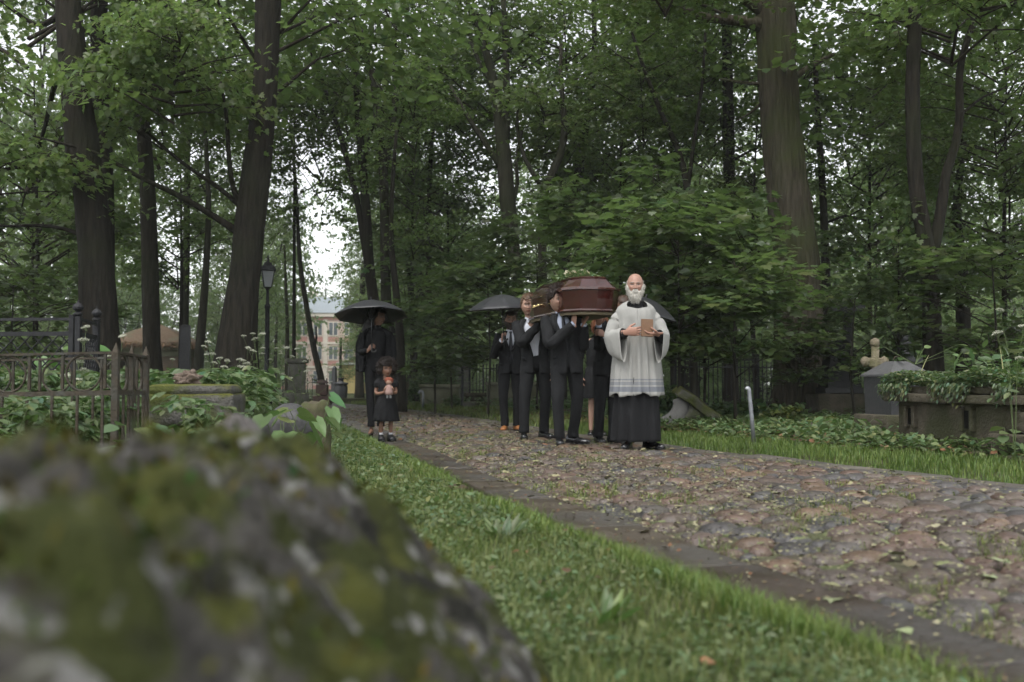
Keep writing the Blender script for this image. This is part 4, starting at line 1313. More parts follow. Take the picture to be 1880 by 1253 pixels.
me = rock_mesh('round_stone', mat('dark_round_stone', (.045, .044, .046), (.075, .073, .074), scale=9, rough=.6, bump=.5), 4, (.20, .20, .30), .10, 1.3, 2.2, shape=.8)
ob = link('fallen_urn_stone', me, None, (gx(522, 8.6), 8.6, .30), (.35, .5, .3))
tag(ob, 'smooth dark rounded tombstone fragment behind big heart-shaped leaves', 'stone')
mb = MB()
mb.lathe([(.17, -.08), (.155, .08), (.125, .2), (.118, .42), (.122, .50), (.08, .505), (.04, .46)], n=18)
me = mb.mesh('tree_stump', mat('rotten_stump', (.050, .042, .026), (.095, .082, .050), scale=7, rough=.95, bump=1.0, bscale=20, stretch=(1, 1, .2), patch=(.055, .068, .02), patch_scale=4, patch_pos=(.45, .6)), True)
displace(me, .035, 9)
tag(link('tree_stump', me, None, (gx(578, 8.9), 8.9, gz(gx(578, 8.9), 8.9))), 'rotten mossy stump at the edge of the left verge', 'stump')

# ------------------------------------------------------------------ herb layer on the left (goutweed) and its flowering stalks
S = Soup()
def goutweed(S, X, Y, H, leaf):
    n = len(X)
    Z = ground_z(X, Y)
    base = np.stack([X, Y, Z], -1)
    tip = base + np.stack([RNG.normal(0, .10, n), RNG.normal(0, .10, n), H], -1)
    S.tubes(base, tip, .004, .0025, 1)
    for k in range(3):                                    # three leaf stalks, three leaflets each
        az = RNG.uniform(0, 6.28, n) + k * 2.1
        ln = RNG.uniform(.06, .13, n)
        e = tip + np.stack([np.cos(az) * ln, np.sin(az) * ln, RNG.uniform(-.05, .03, n)], -1)
        for j in (-1, 0, 1):
            m = len(e)
            l_ = leaf * RNG.uniform(.75, 1.25, m)
            S.leaves(e, az + j * .95 + RNG.normal(0, .15, m), RNG.normal(-.28, .22, m), RNG.normal(0, .25, m), l_, l_ * .55, 'oval', lo=.65, hi=1.45)
X, Y = scatter(900, 6.0, 9.5, lambda y: y * 0 - 4.6, lambda y: Lx(y) - 1.75)
keepm = ~((np.abs(X - px0) < .50) & (np.abs(Y - 8.2) < .55)) & ~((X > -1.75) & (Y < 9.6)) & ~((np.abs(X - px0) < .45) & (Y < 8.3))
X, Y = X[keepm], Y[keepm]
goutweed(S, X, Y, RNG.uniform(.28, .58, len(X)), .085)
X, Y = scatter(1500, 9.5, 15, lambda y: y * -.56, lambda y: Lx(y) - 1.5)
goutweed(S, X, Y, RNG.uniform(.45, .80, len(X)), .11)
X, Y = scatter(1100, 15, 26, lambda y: y * -.56, lambda y: Lx(y) - 2.2)
goutweed(S, X, Y, RNG.uniform(.45, .8, len(X)), .17)
tag(S.build('goutweed', [M_HERB, M_STEM]), 'dense bed of leafy goutweed on the left graves', 'plants', kind='stuff')

def umbel_mesh(seed):
    rng = np.random.default_rng(seed)
    S = Soup()
    n = 34
    r = np.sqrt(rng.random(n)) * .045; a = rng.uniform(0, 6.28, n)
    c = np.stack([r * np.cos(a), r * np.sin(a), .012 - r * r * 9], -1)
    S.tubes(np.tile(np.array([[0, 0, -.045]]), (12, 1)), c[:12], .0012, .001, 1)
    for k in range(5):
        q = c + rng.normal(0, .004, (n, 3))
        S.leaves(q, rng.uniform(0, 6.28, n), rng.normal(.1, .3, n), rng.normal(0, .4, n), .011, .009, 'kite', lo=.8, hi=1.1, warm=.02)
    return S
UMB = [umbel_mesh(i).mesh('flower_head', [M_WHITEFL, M_STEM]) for i in range(4)]
def flowering(px, top, d, heads, label, spread=.12):
    x = gx(px, d)
    z = gz(x, d)
    root = empty('flowering_goutweed', (x, d, z), 0, label, 'plant', 'white-flowering goutweed stalks')
    H = at(px, top, d).z - z
    st, he = Soup(), Soup()
    heads = max(2, int(heads * .75))
    for i in range(heads):
        a = random.uniform(0, 6.28); r = random.uniform(.2, 1) * spread
        h = H * (1 - .42 * random.random() * (i > 0))
        e = np.array((math.cos(a) * r, math.sin(a) * r, h))
        m_ = np.array((e[0] * .35, e[1] * .35, h * .72))
        st.tubes([(0, 0, 0), m_], [m_, e - np.array((0, 0, .04))], .0035, .002, 0)
        s = random.uniform(.6, 1.05) * (1.0 if d < 15 else 1.15)
        o = link('flower_head', UMB[i % 4], root, tuple(e), (random.uniform(-.25, .25), random.uniform(-.25, .25), random.uniform(0, 6)), (s, s, s))
    st.leaves(np.stack([RNG.normal(0, .05, 10), RNG.normal(0, .05, 10), RNG.uniform(.3, .8, 10) * H], -1), RNG.uniform(0, 6.28, 10), RNG.normal(-.2, .3, 10), RNG.normal(0, .3, 10), .10, .05, 'oval', 1)
    link('stem', st.mesh('stem', [M_STEM, M_HERB]), root)
FL = [(150, 600, 9.0, 5, 'tall white-flowered stalk before the lattice fence corner post', .10),
      (216, 617, 8.2, 2, 'white flower head just above the tip of the rusty corner post', .04),
      (165, 655, 8.6, 9, 'cluster of white flower heads seen through the fence ring', .22),
      (90, 690, 8.0, 3, 'low white blossoms between the rings of the rusty fence', .16),
      (310, 660, 13, 4, 'few faint white flower heads before the brick tomb house', .25),
      (395, 628, 15, 13, 'large clump of white umbels left of the mossy trunk', .50),
      (378, 650, 14, 8, 'lower white umbels at the foot of the thin trunks', .35),
      (450, 640, 15.5, 11, 'white umbels in front of the mossy trunk base', .45),
      (475, 612, 16, 8, 'tall white umbels at the foot of the lamp post', .30),
      (510, 640, 17, 10, 'white umbels just right of the lamp post foot', .45),
      (550, 640, 18, 12, 'white umbels in front of the grey stone monument', .55),
      (575, 655, 18.5, 9, 'rightmost white umbels beside the path end', .40),
      (1860, 570, 8.6, 6, 'tall pale-flowered weed at the right edge over the ivy tomb', .18)]
random.seed(3)
for f in FL: flowering(*f)

def leafy_plant(name, label, x, y, n, leaf, h, seed, shape='heart', tint=(1, 1, 1), z=None, spread=.22, pitch=-.35, group=None):
    random.seed(seed); rng = np.random.default_rng(seed)
    root = empty(name, (x, y, gz(x, y) if z is None else z), 0, label, 'plant', group)
    st = Soup(); lf_ = Soup()
    a = rng.uniform(0, 6.28, n); r = rng.uniform(.25, 1, n) * spread
    e = np.stack([np.cos(a) * r, np.sin(a) * r, rng.uniform(.35, 1, n) * h], -1)
    st.tubes(np.zeros((n, 3)), e, .004, .003, 0)
    lf_.leaves(e, a + rng.normal(0, .4, n), rng.normal(pitch, .3, n), rng.normal(0, .3, n), leaf * rng.uniform(.7, 1.2, n), leaf * rng.uniform(.6, .85, n) * (.42 if name == 'dandelion' else 1.0), shape, lo=.75, hi=1.5, tint=tint)
    link('stem', st.mesh('stem', M_STEM), root)
    link('foliage', lf_.mesh('foliage', M_HERB), root)
    return root
leafy_plant('burdock', 'plant with large pale heart-shaped leaves in front of the dark rounded stone', gx(520, 7.4), 7.4, 12, .23, .48, 2, tint=(1.2, 1.25, 1.0), spread=.26, pitch=-.6)
leafy_plant('burdock', 'big-leaved plant leaning over the rotten stump', gx(575, 8.3), 8.3, 9, .19, .58, 4, tint=(1.05, 1.15, .9), spread=.24, pitch=-.5)
leafy_plant('nettle_clump', 'leafy plant pushing out at the foot of the rusty corner post', gx(238, 6.6), 6.6, 16, .14, .42, 6, 'oval', (1, 1.05, 1.0), spread=.22)
leafy_plant('burdock', 'bright green leaves beside the leaning giant trunk behind the fence corner', gx(205, 14), 14, 10, .30, 1.05, 8, tint=(1.2, 1.35, .8), spread=.40)
leafy_plant('burdock', 'broad pale leaves inside the lattice fence', gx(70, 13.2), 13.2, 16, .26, 1.15, 9, tint=(1.15, 1.35, .8), spread=.75)
leafy_plant('dandelion', 'rosette of upright dandelion leaves in the left verge nearest the boulder', gx(925, 4.6), 4.6, 15, .11, .03, 11, 'oval', (1.05, 1.05, .95), spread=.05, pitch=.75)
leafy_plant('dandelion', 'dandelion rosette near the lower edge of the picture', gx(1110, 2.95), 2.95, 11, .10, .02, 12, 'oval', (1.1, 1.25, .8), spread=.04, pitch=.8)
leafy_plant('dandelion', 'small weed with pale leaves at the grass edge by the wet kerb', gx(1225, 3.9), 3.9, 8, .07, .03, 13, 'oval', (1.3, 1.25, 1.1), spread=.04, pitch=.6)
leafy_plant('dandelion', 'weed with broad leaves in the verge left of the broken turf', gx(800, 5.8), 5.8, 14, .11, .04, 14, 'oval', (1.25, 1.2, 1.1), spread=.09, pitch=.5)
leafy_plant('dandelion', 'low weed at the boulder side of the verge, half out of focus', gx(1010, 3.3), 3.3, 12, .07, .03, 15, 'oval', (1.2, 1.2, 1.05), spread=.08, pitch=.5)
me = rock_mesh('turf_clod', mat('turf_clod', (.035, .024, .014), (.075, .055, .032), scale=30, rough=1, bump=1, bscale=60), 3, (.075, .055, .035), .35, 2.5, 1.0, amp2=.3)
tag(link('turf_clod', me, None, (gx(838, 6.9), 6.9, gz(gx(838, 6.9), 6.9) + .02)), 'dark clod of torn turf lying in the left verge', 'clod')

# ------------------------------------------------------------------ lamp post
lx = gx(490, 26)
lp = empty('lamp_post', (lx, 26, gz(lx, 26)), 0, 'black cast-iron lamp post with a four-sided frosted lantern', 'lamp post')
mb = MB(); mb.lathe([(.14, 0), (.14, .25), (.10, .32), (.085, .9), (.075, 1.0), (.062, 1.05), (.058, 2.55), (.075, 2.58), (.075, 2.64), (.042, 2.68), (.036, 3.02), (.06, 3.06), (.10, 3.10)], n=14)
mb.build('pole', M_IRON, lp, True)
M_FROST = mat('frosted_pane', (.42, .44, .46), (.50, .52, .54), scale=5, rough=.35, spec=.5, transl=.4)
for k in range(4):
    a = k * math.pi / 2 + .3
    mb = MB(); w0, w1 = .085, .150
    mb.add([(-w0, -w0 - .0, 3.12), (w0, -w0, 3.12), (w1, -w1, 3.50), (-w1, -w1, 3.50)], [(0, 1, 2, 3)])
    o = mb.build('pane', M_FROST, lp, fix=False); o.rotation_euler = (0, 0, a)
    mb = MB(); mb.tube([(-w0 - .004, -w0 - .004, 3.10), (-w1 - .004, -w1 - .004, 3.52)], .012, 5)
    o = mb.build('frame_bar', M_IRON, lp); o.rotation_euler = (0, 0, a)
mb = MB(); mb.lathe([(.19, 3.50), (.20, 3.53), (.15, 3.62), (.10, 3.66), (.095, 3.70), (.045, 3.74), (.02, 3.80), (.026, 3.83), (.008, 3.92)], sq=4, rz=math.pi / 4 + .3)
mb.build('lantern_roof', M_IRON, lp)

# ------------------------------------------------------------------ brick tomb house, obelisk, monuments at left
bx_ = gx(288, 33)
th = empty('tomb_house', (bx_, 33, gz(bx_, 33)), .08, 'small brown brick tomb house with a low rusty-thatched hipped roof', 'building')
M_BRICK = mat('brown_brick', (.115, .085, .062), (.165, .122, .090), scale=10, rough=.9, bump=.6, bscale=30, stretch=(1, 1, 4), patch=(.09, .08, .06), patch_scale=2, patch_pos=(.5, .7))
mb = MB(); mb.box((0, 0, .75), (2.15, 2.0, 1.5)); mb.build('wall', M_BRICK, th)
mb = MB(); mb.box((0, 0, 1.60), (2.30, 2.15, .20)); mb.box((0, 0, 1.75), (2.5, 2.35, .10)); mb.build('cornice', M_OLIVE, th)
mb = MB(); mb.lathe([(1.27, 1.80), (1.22, 1.95), (.65, 2.30), (.10, 2.55), (.02, 2.58)], sq=4, rz=math.pi / 4)
me = mb.mesh('roof', mat('rusty_thatch', (.105, .072, .046), (.16, .112, .075), scale=12, rough=.95, bump=1, bscale=30, stretch=(1, 1, 3), patch=(.12, .11, .07), patch_scale=2.5, patch_pos=(.5, .65)))
rfo = link('roof', me, th)
S = Soup(); n = 1100
t = RNG.uniform(-1, 1, n); sd = RNG.integers(0, 4, n)
ex = np.where(sd < 2, t * 1.26, np.where(sd == 2, 1.26, -1.26)); ey = np.where(sd < 2, np.where(sd == 0, -1.26, 1.26), t * 1.26)
S.leaves(np.stack([ex, ey, RNG.uniform(1.80, 1.99, n)], -1), np.arctan2(ey, ex), RNG.uniform(-1.4, -.3, n), RNG.normal(0, .5, n), RNG.uniform(.08, .18, n), .03, 'kite', lo=.6, hi=1.3)
link('thatch_edge', S.mesh('thatch_edge', mat('thatch_straw', (.13, .085, .05), (.18, .125, .08), scale=5, rough=.95, attr=True)), rfo)
ox = gx(340, 21.5)
mb = MB(); mb.lathe([(.20, 0), (.20, .25), (.125, .27), (.095, 1.86), (.09, 1.88), (.0, 1.89)], sq=4, rz=math.pi / 4 + .2)
tag(mb.build('obelisk', M_BLACKST, None, loc=(ox, 21.5, gz(ox, 21.5))), 'plain black granite obelisk between slim trunks near the brick tomb house', 'obelisk')
mb = MB(); mb.tube([(gx(328, 19), 19, .40), (gx(375, 19), 19.4, .85)], [.035, .025], 6)
tag(mb.build('fallen_branch', M_BARK_PALE, None, True), 'bare fallen branch leaning beside the black obelisk', 'branch')
gxm = gx(545, 30)
gm = empty('stone_monument', (gxm, 30, gz(gxm, 30)), .3, 'tall weathered grey stone monument beyond the lamp post', 'monument')
stone_part('base', (0, 0, .25), (.66, .6, .55), .03, M_STONE, gm)
stone_part('shaft', (0, 0, .95), (.48, .45, .85), .03, M_STONE, gm)
stone_part('cap', (0, 0, 1.45), (.64, .58, .14), .05, M_STONE, gm)
M_REDST = mat('red_stone', (.085, .050, .045), (.125, .075, .065), scale=9, rough=.7, bump=.3)
rx_ = gx(592, 33)
rm = empty('red_monument', (rx_, 33, gz(rx_, 33)), 0, 'low dark red stepped gravestone near the far end of the path', 'gravestone')
mb = MB(); mb.bbox((0, 0, .2), (.56, .4, .42), .02); mb.build('base', M_REDST, rm)
mb = MB(); mb.bbox((0, 0, .60), (.36, .3, .34), .02); mb.lathe([(.20, .80), (.20, .84), (.08, .92)], n=10); mb.build('top', M_REDST, rm)
ux = gx(626, 42)
mb = MB(); mb.lathe([(.20, 0), (.24, .04), (.27, .12), (.28, .55), (.24, .62), (.30, .66), (.30, .71), (.12, .76), (.10, .86), (.14, .88), (.13, .92)], n=16)
tag(mb.build('urn', M_DARKST, None, True, loc=(ux, 42, gz(ux, 42))), 'squat dark urn standing left of the woman in the distance', 'urn')
kx = gx(614, 46)
mb = MB(); mb.lathe([(.16, 0), (.16, .3), (.11, .32), (.08, 1.35), (0, 1.45)], sq=4, rz=.5)
tag(mb.build('obelisk', M_DARKST, None, loc=(kx, 46, gz(kx, 46))), 'thin distant grave pillar left of the squat urn', 'obelisk')
wx = gx(600, 40)
mb = MB(); mb.bbox((0, 0, .12), (3.4, .4, .28), .03, rz=-.05)
tag(mb.build('low_wall', M_TOMB, None, loc=(wx + .6, 38.5, gz(wx, 38.5))), 'low dark stone edging across the end of the path', 'wall')

# ------------------------------------------------------------------ pink town house and kiosk beyond the gap
BD = 125
hx = gx(640, BD)
ho = empty('town_house', (hx, BD, 0), .10, 'distant pink and cream town house with red bands and grey roof', 'building')
M_PINK = mat('pink_plaster', (.52, .40, .34), (.57, .44, .38), scale=1.5, rough=.9)
M_CREAM = mat('cream_plaster', (.62, .56, .48), (.68, .62, .54), scale=1.5, rough=.9)
M_REDB = mat('red_plaster', (.42, .21, .18), (.47, .25, .21), scale=2, rough=.9)
M_WIN = mat('far_window', (.10, .115, .13), (.16, .18, .20), scale=.4, rough=.15, spec=.6)
M_ROOF = mat('grey_roof', (.20, .23, .25), (.26, .29, .31), scale=.6, rough=.6)
mb = MB(); mb.box((0, 6, 4.4), (17, 12, 8.8)); mb.build('wall', M_PINK, ho)
mb = MB(); mb.box((0, 6, 9.05), (17.6, 12.6, .45)); mb.build('cornice', M_CREAM, ho)
mb = MB(); mb.lathe([(1, 0), (.55, 1)], sq=4, rz=math.pi / 4)
o = mb.build('roof', M_ROOF, ho); o.scale = (8.9, 6.4, 2.1); o.location = (0, 6, 9.28)
mb = MB(); mb.box((-4.6, 4, 11.4), (1.0, .9, 1.7)); mb.build('chimney', M_CREAM, o).matrix_parent_inverse = Matrix.Translation((0, 6, 9.28)).inverted() if False else Matrix()
ch_ = o.children[0]; ch_.scale = (1 / 8.9, 1 / 6.4, 1 / 2.1); ch_.location = (0, -6 / 6.4, -9.28 / 2.1)
for z in (2.75, 5.65):
    mb = MB(); mb.box((0, -.06, z), (17.1, .12, .28)); mb.build('string_course', M_CREAM, ho)
for k in range(9):
    x = -7.4 + k * 1.85
    if k in (2, 6):
        mb = MB(); mb.box((x + .92, -.05, 4.3), (.5, .10, 8.5)); mb.build('pilaster', M_CREAM, ho)
    for f, z in enumerate((1.5, 4.45, 7.35)):
        mb = MB(); mb.box((x, -.02, z), (1.15, .10, 1.75))
        w = mb.build('window', M_CREAM, ho)
        mb = MB(); mb.box((x - .27, -.075, z), (.42, .03, 1.5)); mb.build('pane', M_WIN, w)
        mb = MB(); mb.box((x + .27, -.075, z), (.42, .03, 1.5)); mb.build('pane', M_WIN, w)
        mb = MB(); mb.box((x, -.045, z - 1.28), (1.15, .08, .55)); mb.build('apron_panel', M_REDB, w)
mb = MB(); mb.box((0, -.05, 8.62), (17.1, .10, .34)); mb.build('frieze', M_REDB, ho)
kd = 70
kio = empty('kiosk', (gx(648, kd), kd, gz(gx(648, kd), kd)), 0, 'small yellow kiosk with a white flat roof in the distance', 'kiosk')
mb = MB(); mb.box((0, 0, .95), (1.6, 1.4, 1.9)); mb.build('wall', mat('yellow_plaster', (.48, .38, .16), (.54, .44, .20), scale=3, rough=.8), kio)
mb = MB(); mb.box((0, 0, 2.0), (2.0, 1.8, .14)); mb.build('roof', mat('white_roof', (.6, .6, .58), (.7, .7, .68), scale=3, rough=.7), kio)

# ------------------------------------------------------------------ middle: overgrown tombs, pole, fences
D = 32
def sarcophagus(name, label, px0_, px1_, top_px, d, m, depth=.9, lid=.10, over=.05, rz=0.0):
    x0_, x1_ = gx(px0_, d), gx(px1_, d)
    xc = (x0_ + x1_) / 2
    zt = at(px0_, top_px, d).z
    root = empty(name, (xc, d + depth / 2, gz(xc, d)), rz, label, 'tomb')
    w = x1_ - x0_
    h = zt - gz(xc, d)
    stone_part('body', (0, 0, (h - lid) / 2 - .02), (w, depth, h - lid + .04), .02, m, root, .012)
    stone_part('lid', (0, 0, h - lid / 2), (w + 2 * over, depth + 2 * over, lid), .025, m, root, .010)
    return root
sarcophagus('tomb', 'mossy tomb overgrown by a feathery bush behind the girl', 772, 842, 706, 31, M_OLIVE)
sarcophagus('tomb', 'olive-grey box tomb behind the legs of the man in tan shoes', 893, 985, 702, 29, M_OLIVE)
sarcophagus('tomb', 'small low tomb block between the black pole and the box tomb', 856, 890, 722, 30, M_TOMB, .6)
stt = MB(); stt.bbox((0, 0, .09), (.75, .5, .2), .03, jit=.02)
tag(stt.build('stone_step', M_STONE, None, loc=(gx(875, 28), 28, gz(gx(875, 28), 28))), 'flat broken stone step lying before the small tomb block', 'stone')
fpx = gx(743, 31)
fp = empty('stone_post', (fpx, 31, gz(fpx, 31)), 0, 'short fluted brown stone post just right of the girl', 'post')
mb = MB(); mb.lathe([(.16, 0), (.16, .08), (.11, .12), (.10, .5), (.12, .55)], n=12); mb.build('shaft', M_TOMB, fp, True)
mb = MB(); mb.bbox((0, 0, .66), (.26, .26, .2), .03); mb.build('capital', M_TOMB, fp)
def pipe(name, label, x, y, h, r, m, bend=.07, lean=0.0):
    mb = MB()
    a = np.linspace(0, math.pi * .95, 7)
    pts = [(0, 0, -.05), (lean * .5, 0, h * .5), (lean, 0, h - bend)] + [(lean - bend * .5 * (1 - math.cos(t)), 0, h - bend + bend * .8 * math.sin(t)) for t in a[1:]]
    mb.tube(pts, r, 10)
    tag(mb.build(name, m, None, True, loc=(x, y, gz(x, y))), label, 'pipe')
pipe('bent_pipe', 'small pale hooked pipe before the overgrown tomb', gx(777, 29), 29, .52, .035, M_GALV, .12)
pp = at(1385, 828, 11.7)
pipe('bent_pipe', 'leaning grey metal pipe with a hooked top in the right verge', pp.x, 11.7, .64, .024, M_GALV, .028, -.055)
sx_ = gx(849, 28.5)
sgn = empty('sign_pole', (sx_, 28.5, gz(sx_, 28.5)), 0, 'thin black pole with a small grey sign plate on top', 'sign')
mb = MB(); mb.lathe([(.055, 0), (.055, .06), (.034, .10), (.034, 2.06), (.0, 2.08)], n=10); mb.build('pole', M_IRON, sgn, True)
mb = MB(); mb.box((.03, .0, 1.93), (.30, .02, .16)); mb.build('sign_plate', mat('sign_plate', (.30, .31, .34), (.36, .37, .40), scale=10, rough=.5), sgn)
mxx = gx(846, 36)
mo = empty('stone_monument', (mxx, 36, gz(mxx, 36)), .2, 'squat dark monument with pyramid top behind the sign pole', 'monument')
mb = MB(); mb.bbox((0, 0, .75), (.62, .6, 1.5), .03); mb.build('shaft', M_STONE, mo)
mb = MB(); mb.lathe([(.42, 1.50), (.42, 1.60), (.30, 1.66), (.20, 1.86), (.22, 1.9), (.05, 2.05)], sq=4, rz=math.pi / 4); mb.build('cap', M_STONE, mo)

def picket_fence(name, label, a, b, h, gap, rail_z, m, tip=.06, r=.010):
    a, b = Vector(a), Vector(b)
    root = empty(name, (a.x, a.y, gz(a.x, a.y)), 0, label, 'fence')
    d = b - a; d.z = 0
    n = int(d.length / gap)
    mb = MB()
    mb.box((0, 0, h / 2), (r * 2, r * 2, h)); mb.lathe([(r * 1.2, h), (r * 2.4, h + tip * .35), (.001, h + tip)], n=6)
    me = mb.mesh('picket', m)
    for i in range(n + 1):
        q = d * (i / n)
        link('picket', me, root, (q.x, q.y, 0))
    for z in rail_z:
        bar_obj('rail', Vector((0, 0, z)), d + Vector((0, 0, z)), .03, .014, m, root)
    for t in (0, .5, 1):
        q = d * t
        mb = MB(); mb.box((0, 0, h / 2), (.05, .05, h + .1)); mb.build('post', m, root, loc=(q.x, q.y, 0))
    return root
picket_fence('iron_fence', 'black iron picket fence in the shade between the priest and the black cross', (gx(1240, 21), 21, 0), (gx(1530, 23), 23, 0), 1.30, .118, (.25, 1.0, 1.16), M_IRON)
picket_fence('iron_fence', 'thin iron railing behind the sign pole', (gx(862, 33.5), 33.5, 0), (gx(912, 34), 34, 0), 1.25, .115, (.45, 1.15), M_IRON, r=.011)
picket_fence('iron_fence', 'shaded iron railing behind the dark domed monument', (gx(1570, 22.5), 22.5, 0), (gx(1730, 21), 21, 0), 1.25, .125, (.25, .95, 1.1), M_IRON)
picket_fence('iron_fence', 'low distant railing by the squat urn', (gx(520, 48), 48, 0), (gx(600, 49), 49, 0), 1.0, .22, (.2, .85), M_IRON, r=.018)

# feathery bush on the tomb
def bush(name, label, x, y, z, rx, rz_, n, leaf, tint, shape='kite', seed=1, m=None, group=None):
    rng = np.random.default_rng(seed)
    root = empty(name, (x, y, z), 0, label, 'bush', group)
    st, fo = Soup(), Soup()
    k = n // 26
    dr = rng.normal(0, 1, (k, 3)); dr[:, 2] = np.abs(dr[:, 2]) + .15
    dr /= np.linalg.norm(dr, axis=1, keepdims=True)
    tip = dr * np.array((rx, rx, rz_)) * rng.uniform(.6, 1.1, (k, 1))
    st.tubes(np.zeros((k, 3)) + rng.normal(0, .05, (k, 3)) * np.array((1, 1, 0)), tip, .008, .003, 0)
    i = rng.integers(0, k, n)
    P = tip[i] * rng.uniform(.45, 1.05, (n, 1)) + rng.normal(0, .07 * rx, (n, 3))
    P[:, 2] = np.abs(P[:, 2])
    fo.leaves(P, rng.uniform(0, 6.28, n), rng.normal(-.1, .5, n), rng.normal(0, .5, n), leaf * rng.uniform(.6, 1.3, n), leaf * rng.uniform(.25, .5, n) if shape == 'kite' else leaf * rng.uniform(.6, .9, n), shape, lo=.7, hi=1.35, tint=tint)
    link('stem', st.mesh('stem', M_TWIG), root)
    link('foliage', fo.mesh('foliage', m or M_HERB), root)
    return root
bush('bush', 'feathery pale green bush growing over the mossy tomb', gx(805, 32), 32, .45, .95, .95, 3600, .10, (1.25, 1.3, 1.2), seed=2)
bush('bush', 'pale bush between the overgrown tomb and the fluted post', gx(765, 32.5), 32.5, .2, .6, .85, 1600, .10, (1.15, 1.25, 1.1), seed=3)
bush('bush', 'low green shrub at the left foot of the sign pole', gx(835, 29), 29, .05, .35, .45, 900, .07, (.85, .95, .8), seed=4)
bush('bush', 'dark low shrub beside the broken mossy slab', gx(1215, 18), 18, .05, .7, .7, 1500, .11, (.8, .9, .8), 'oval', seed=5)
bush('bush', 'dark low shrub before the iron picket fence', gx(1350, 18), 18, .05, 1.0, .38, 1500, .11, (.85, .95, .8), 'oval', seed=6)
bush('bush', 'low shrub between the picket fence and the black cross', gx(1460, 17), 17, .05, .7, .35, 1000, .10, (.9, 1.0, .85), 'oval', seed=7)
bush('bush', 'rusty-tinged weed clump left of the black cross plinth', gx(1425, 15), 15, .04, .45, .42, 800, .09, (1.2, .95, .6), 'oval', seed=8)
bush('bush', 'tall reedy weeds behind the ivy tomb at the right edge', gx(1850, 11.2), 11.2, .1, .75, 1.15, 2200, .16, (1.05, 1.15, .95), seed=9)
bush('bush', 'pale grey-green bush in the light at the far right edge', gx(1875, 19), 19, .1, 1.1, 2.2, 2600, .14, (1.4, 1.4, 1.25), 'oval', seed=10)

# ------------------------------------------------------------------ right side: broken slab, crosses, tombs
bs_ = empty('broken_slab', (gx(1272, 15.5), 15.5, gz(gx(1272, 15.5), 15.5)), 0, 'broken mossy gravestone slab tilted over a grey curved fragment', 'gravestone')
b = MB(); b.bbox((0, 0, 0), (.82, .55, .13), .02, jit=.02)
me = b.mesh('slab', M_MOSSY); bm = bmesh.new(); bm.from_mesh(me); bmesh.ops.subdivide_edges(bm, edges=list(bm.edges), cuts=3, use_grid_fill=True); bm.to_mesh(me); bm.free()
displace(me, .03, 5)
o = link('slab', me, bs_, (.10, 0, .33), (.15, .60, .1))
me = rock_mesh('support', M_STONE, 3, (.26, .24, .22), .3, 1.6, 6.0); link('support', me, bs_, (-.05, .05, .18))
mb = MB(); a = np.linspace(-.2, 1.9, 9)
mb.tube([(-.62 + .42 * math.sin(t), -.12, .02 + .42 * (1 - math.cos(t)) * .75) for t in a], [.05, .06, .07, .08, .08, .08, .08, .075, .07], 10, flat=1.6, up=(0, 1, 0))
mb.build('curved_fragment', mat('grey_fragment', (.11, .108, .102), (.16, .155, .145), scale=8, rough=.8, bump=.4), bs_, True)

def monument_z(px, y, d): return at(px, y, d).z
# black cross on a tapered pedestal
cd = 18.0; cx_ = gx(1540, cd)
bc = empty('cross_monument', (cx_, cd, gz(cx_, cd)), .0, 'tall black granite cross on a tapered black pedestal in the shade', 'monument')
stone_part('plinth', (0, .1, .22), (.92, .8, .52), .03, M_TOMB, bc)
mb = MB(); mb.bbox((0, 0, .53), (.66, .6, .10), .01); mb.build('step', M_BLACKST, bc)
mb = MB(); mb.lathe([(.285, .58), (.20, 1.18), (.21, 1.20)], sq=4, rz=math.pi / 4); mb.build('pedestal', M_BLACKST, bc)
mb = MB(); mb.lathe([(.235, 1.20), (.235, 1.25), (.17, 1.29), (.165, 1.34), (.11, 1.40)], sq=4, rz=math.pi / 4); mb.build('cornice', M_BLACKST, bc)
mb = MB(); mb.box((.17, 0, 1.72), (.14, .13, .98)); mb.box((.17, -.0, 1.98), (.56, .125, .14)); mb.build('cross', M_DARKST, bc)
# pale ornate cross
pd_ = 14.8; pxx = gx(1606, pd_)
pc = empty('stone_cross', (pxx, pd_, gz(pxx, pd_)), .15, 'pale weathered stone cross with trefoil ends on a tree-like stem', 'cross')
mb = MB(); mb.tube([(0, 0, -.05), (.0, 0, .15), (.01, 0, .40), (.0, 0, .80), (.01, 0, 1.20)], [.13, .085, .055, .048, .055], 10, jitter=.12); mb.build('stem', M_PALE, pc, True)
mb = MB(); mb.bbox((0, 0, .97), (.24, .09, .13), .02)
me = mb.mesh('crossbar', M_PALE, True); displace(me, .010, 22); link('crossbar', me, pc)
for x, z in ((-.145, .985), (.145, .985), (0.005, 1.25)):
    mb = MB(); mb.lathe([(.03, -.075), (.062, -.04), (.072, 0), (.060, .045), (.02, .07)], c=(x, 0, z), n=10)
    me = mb.mesh('trefoil', M_PALE, True); displace(me, .012, 22); link('trefoil', me, pc)
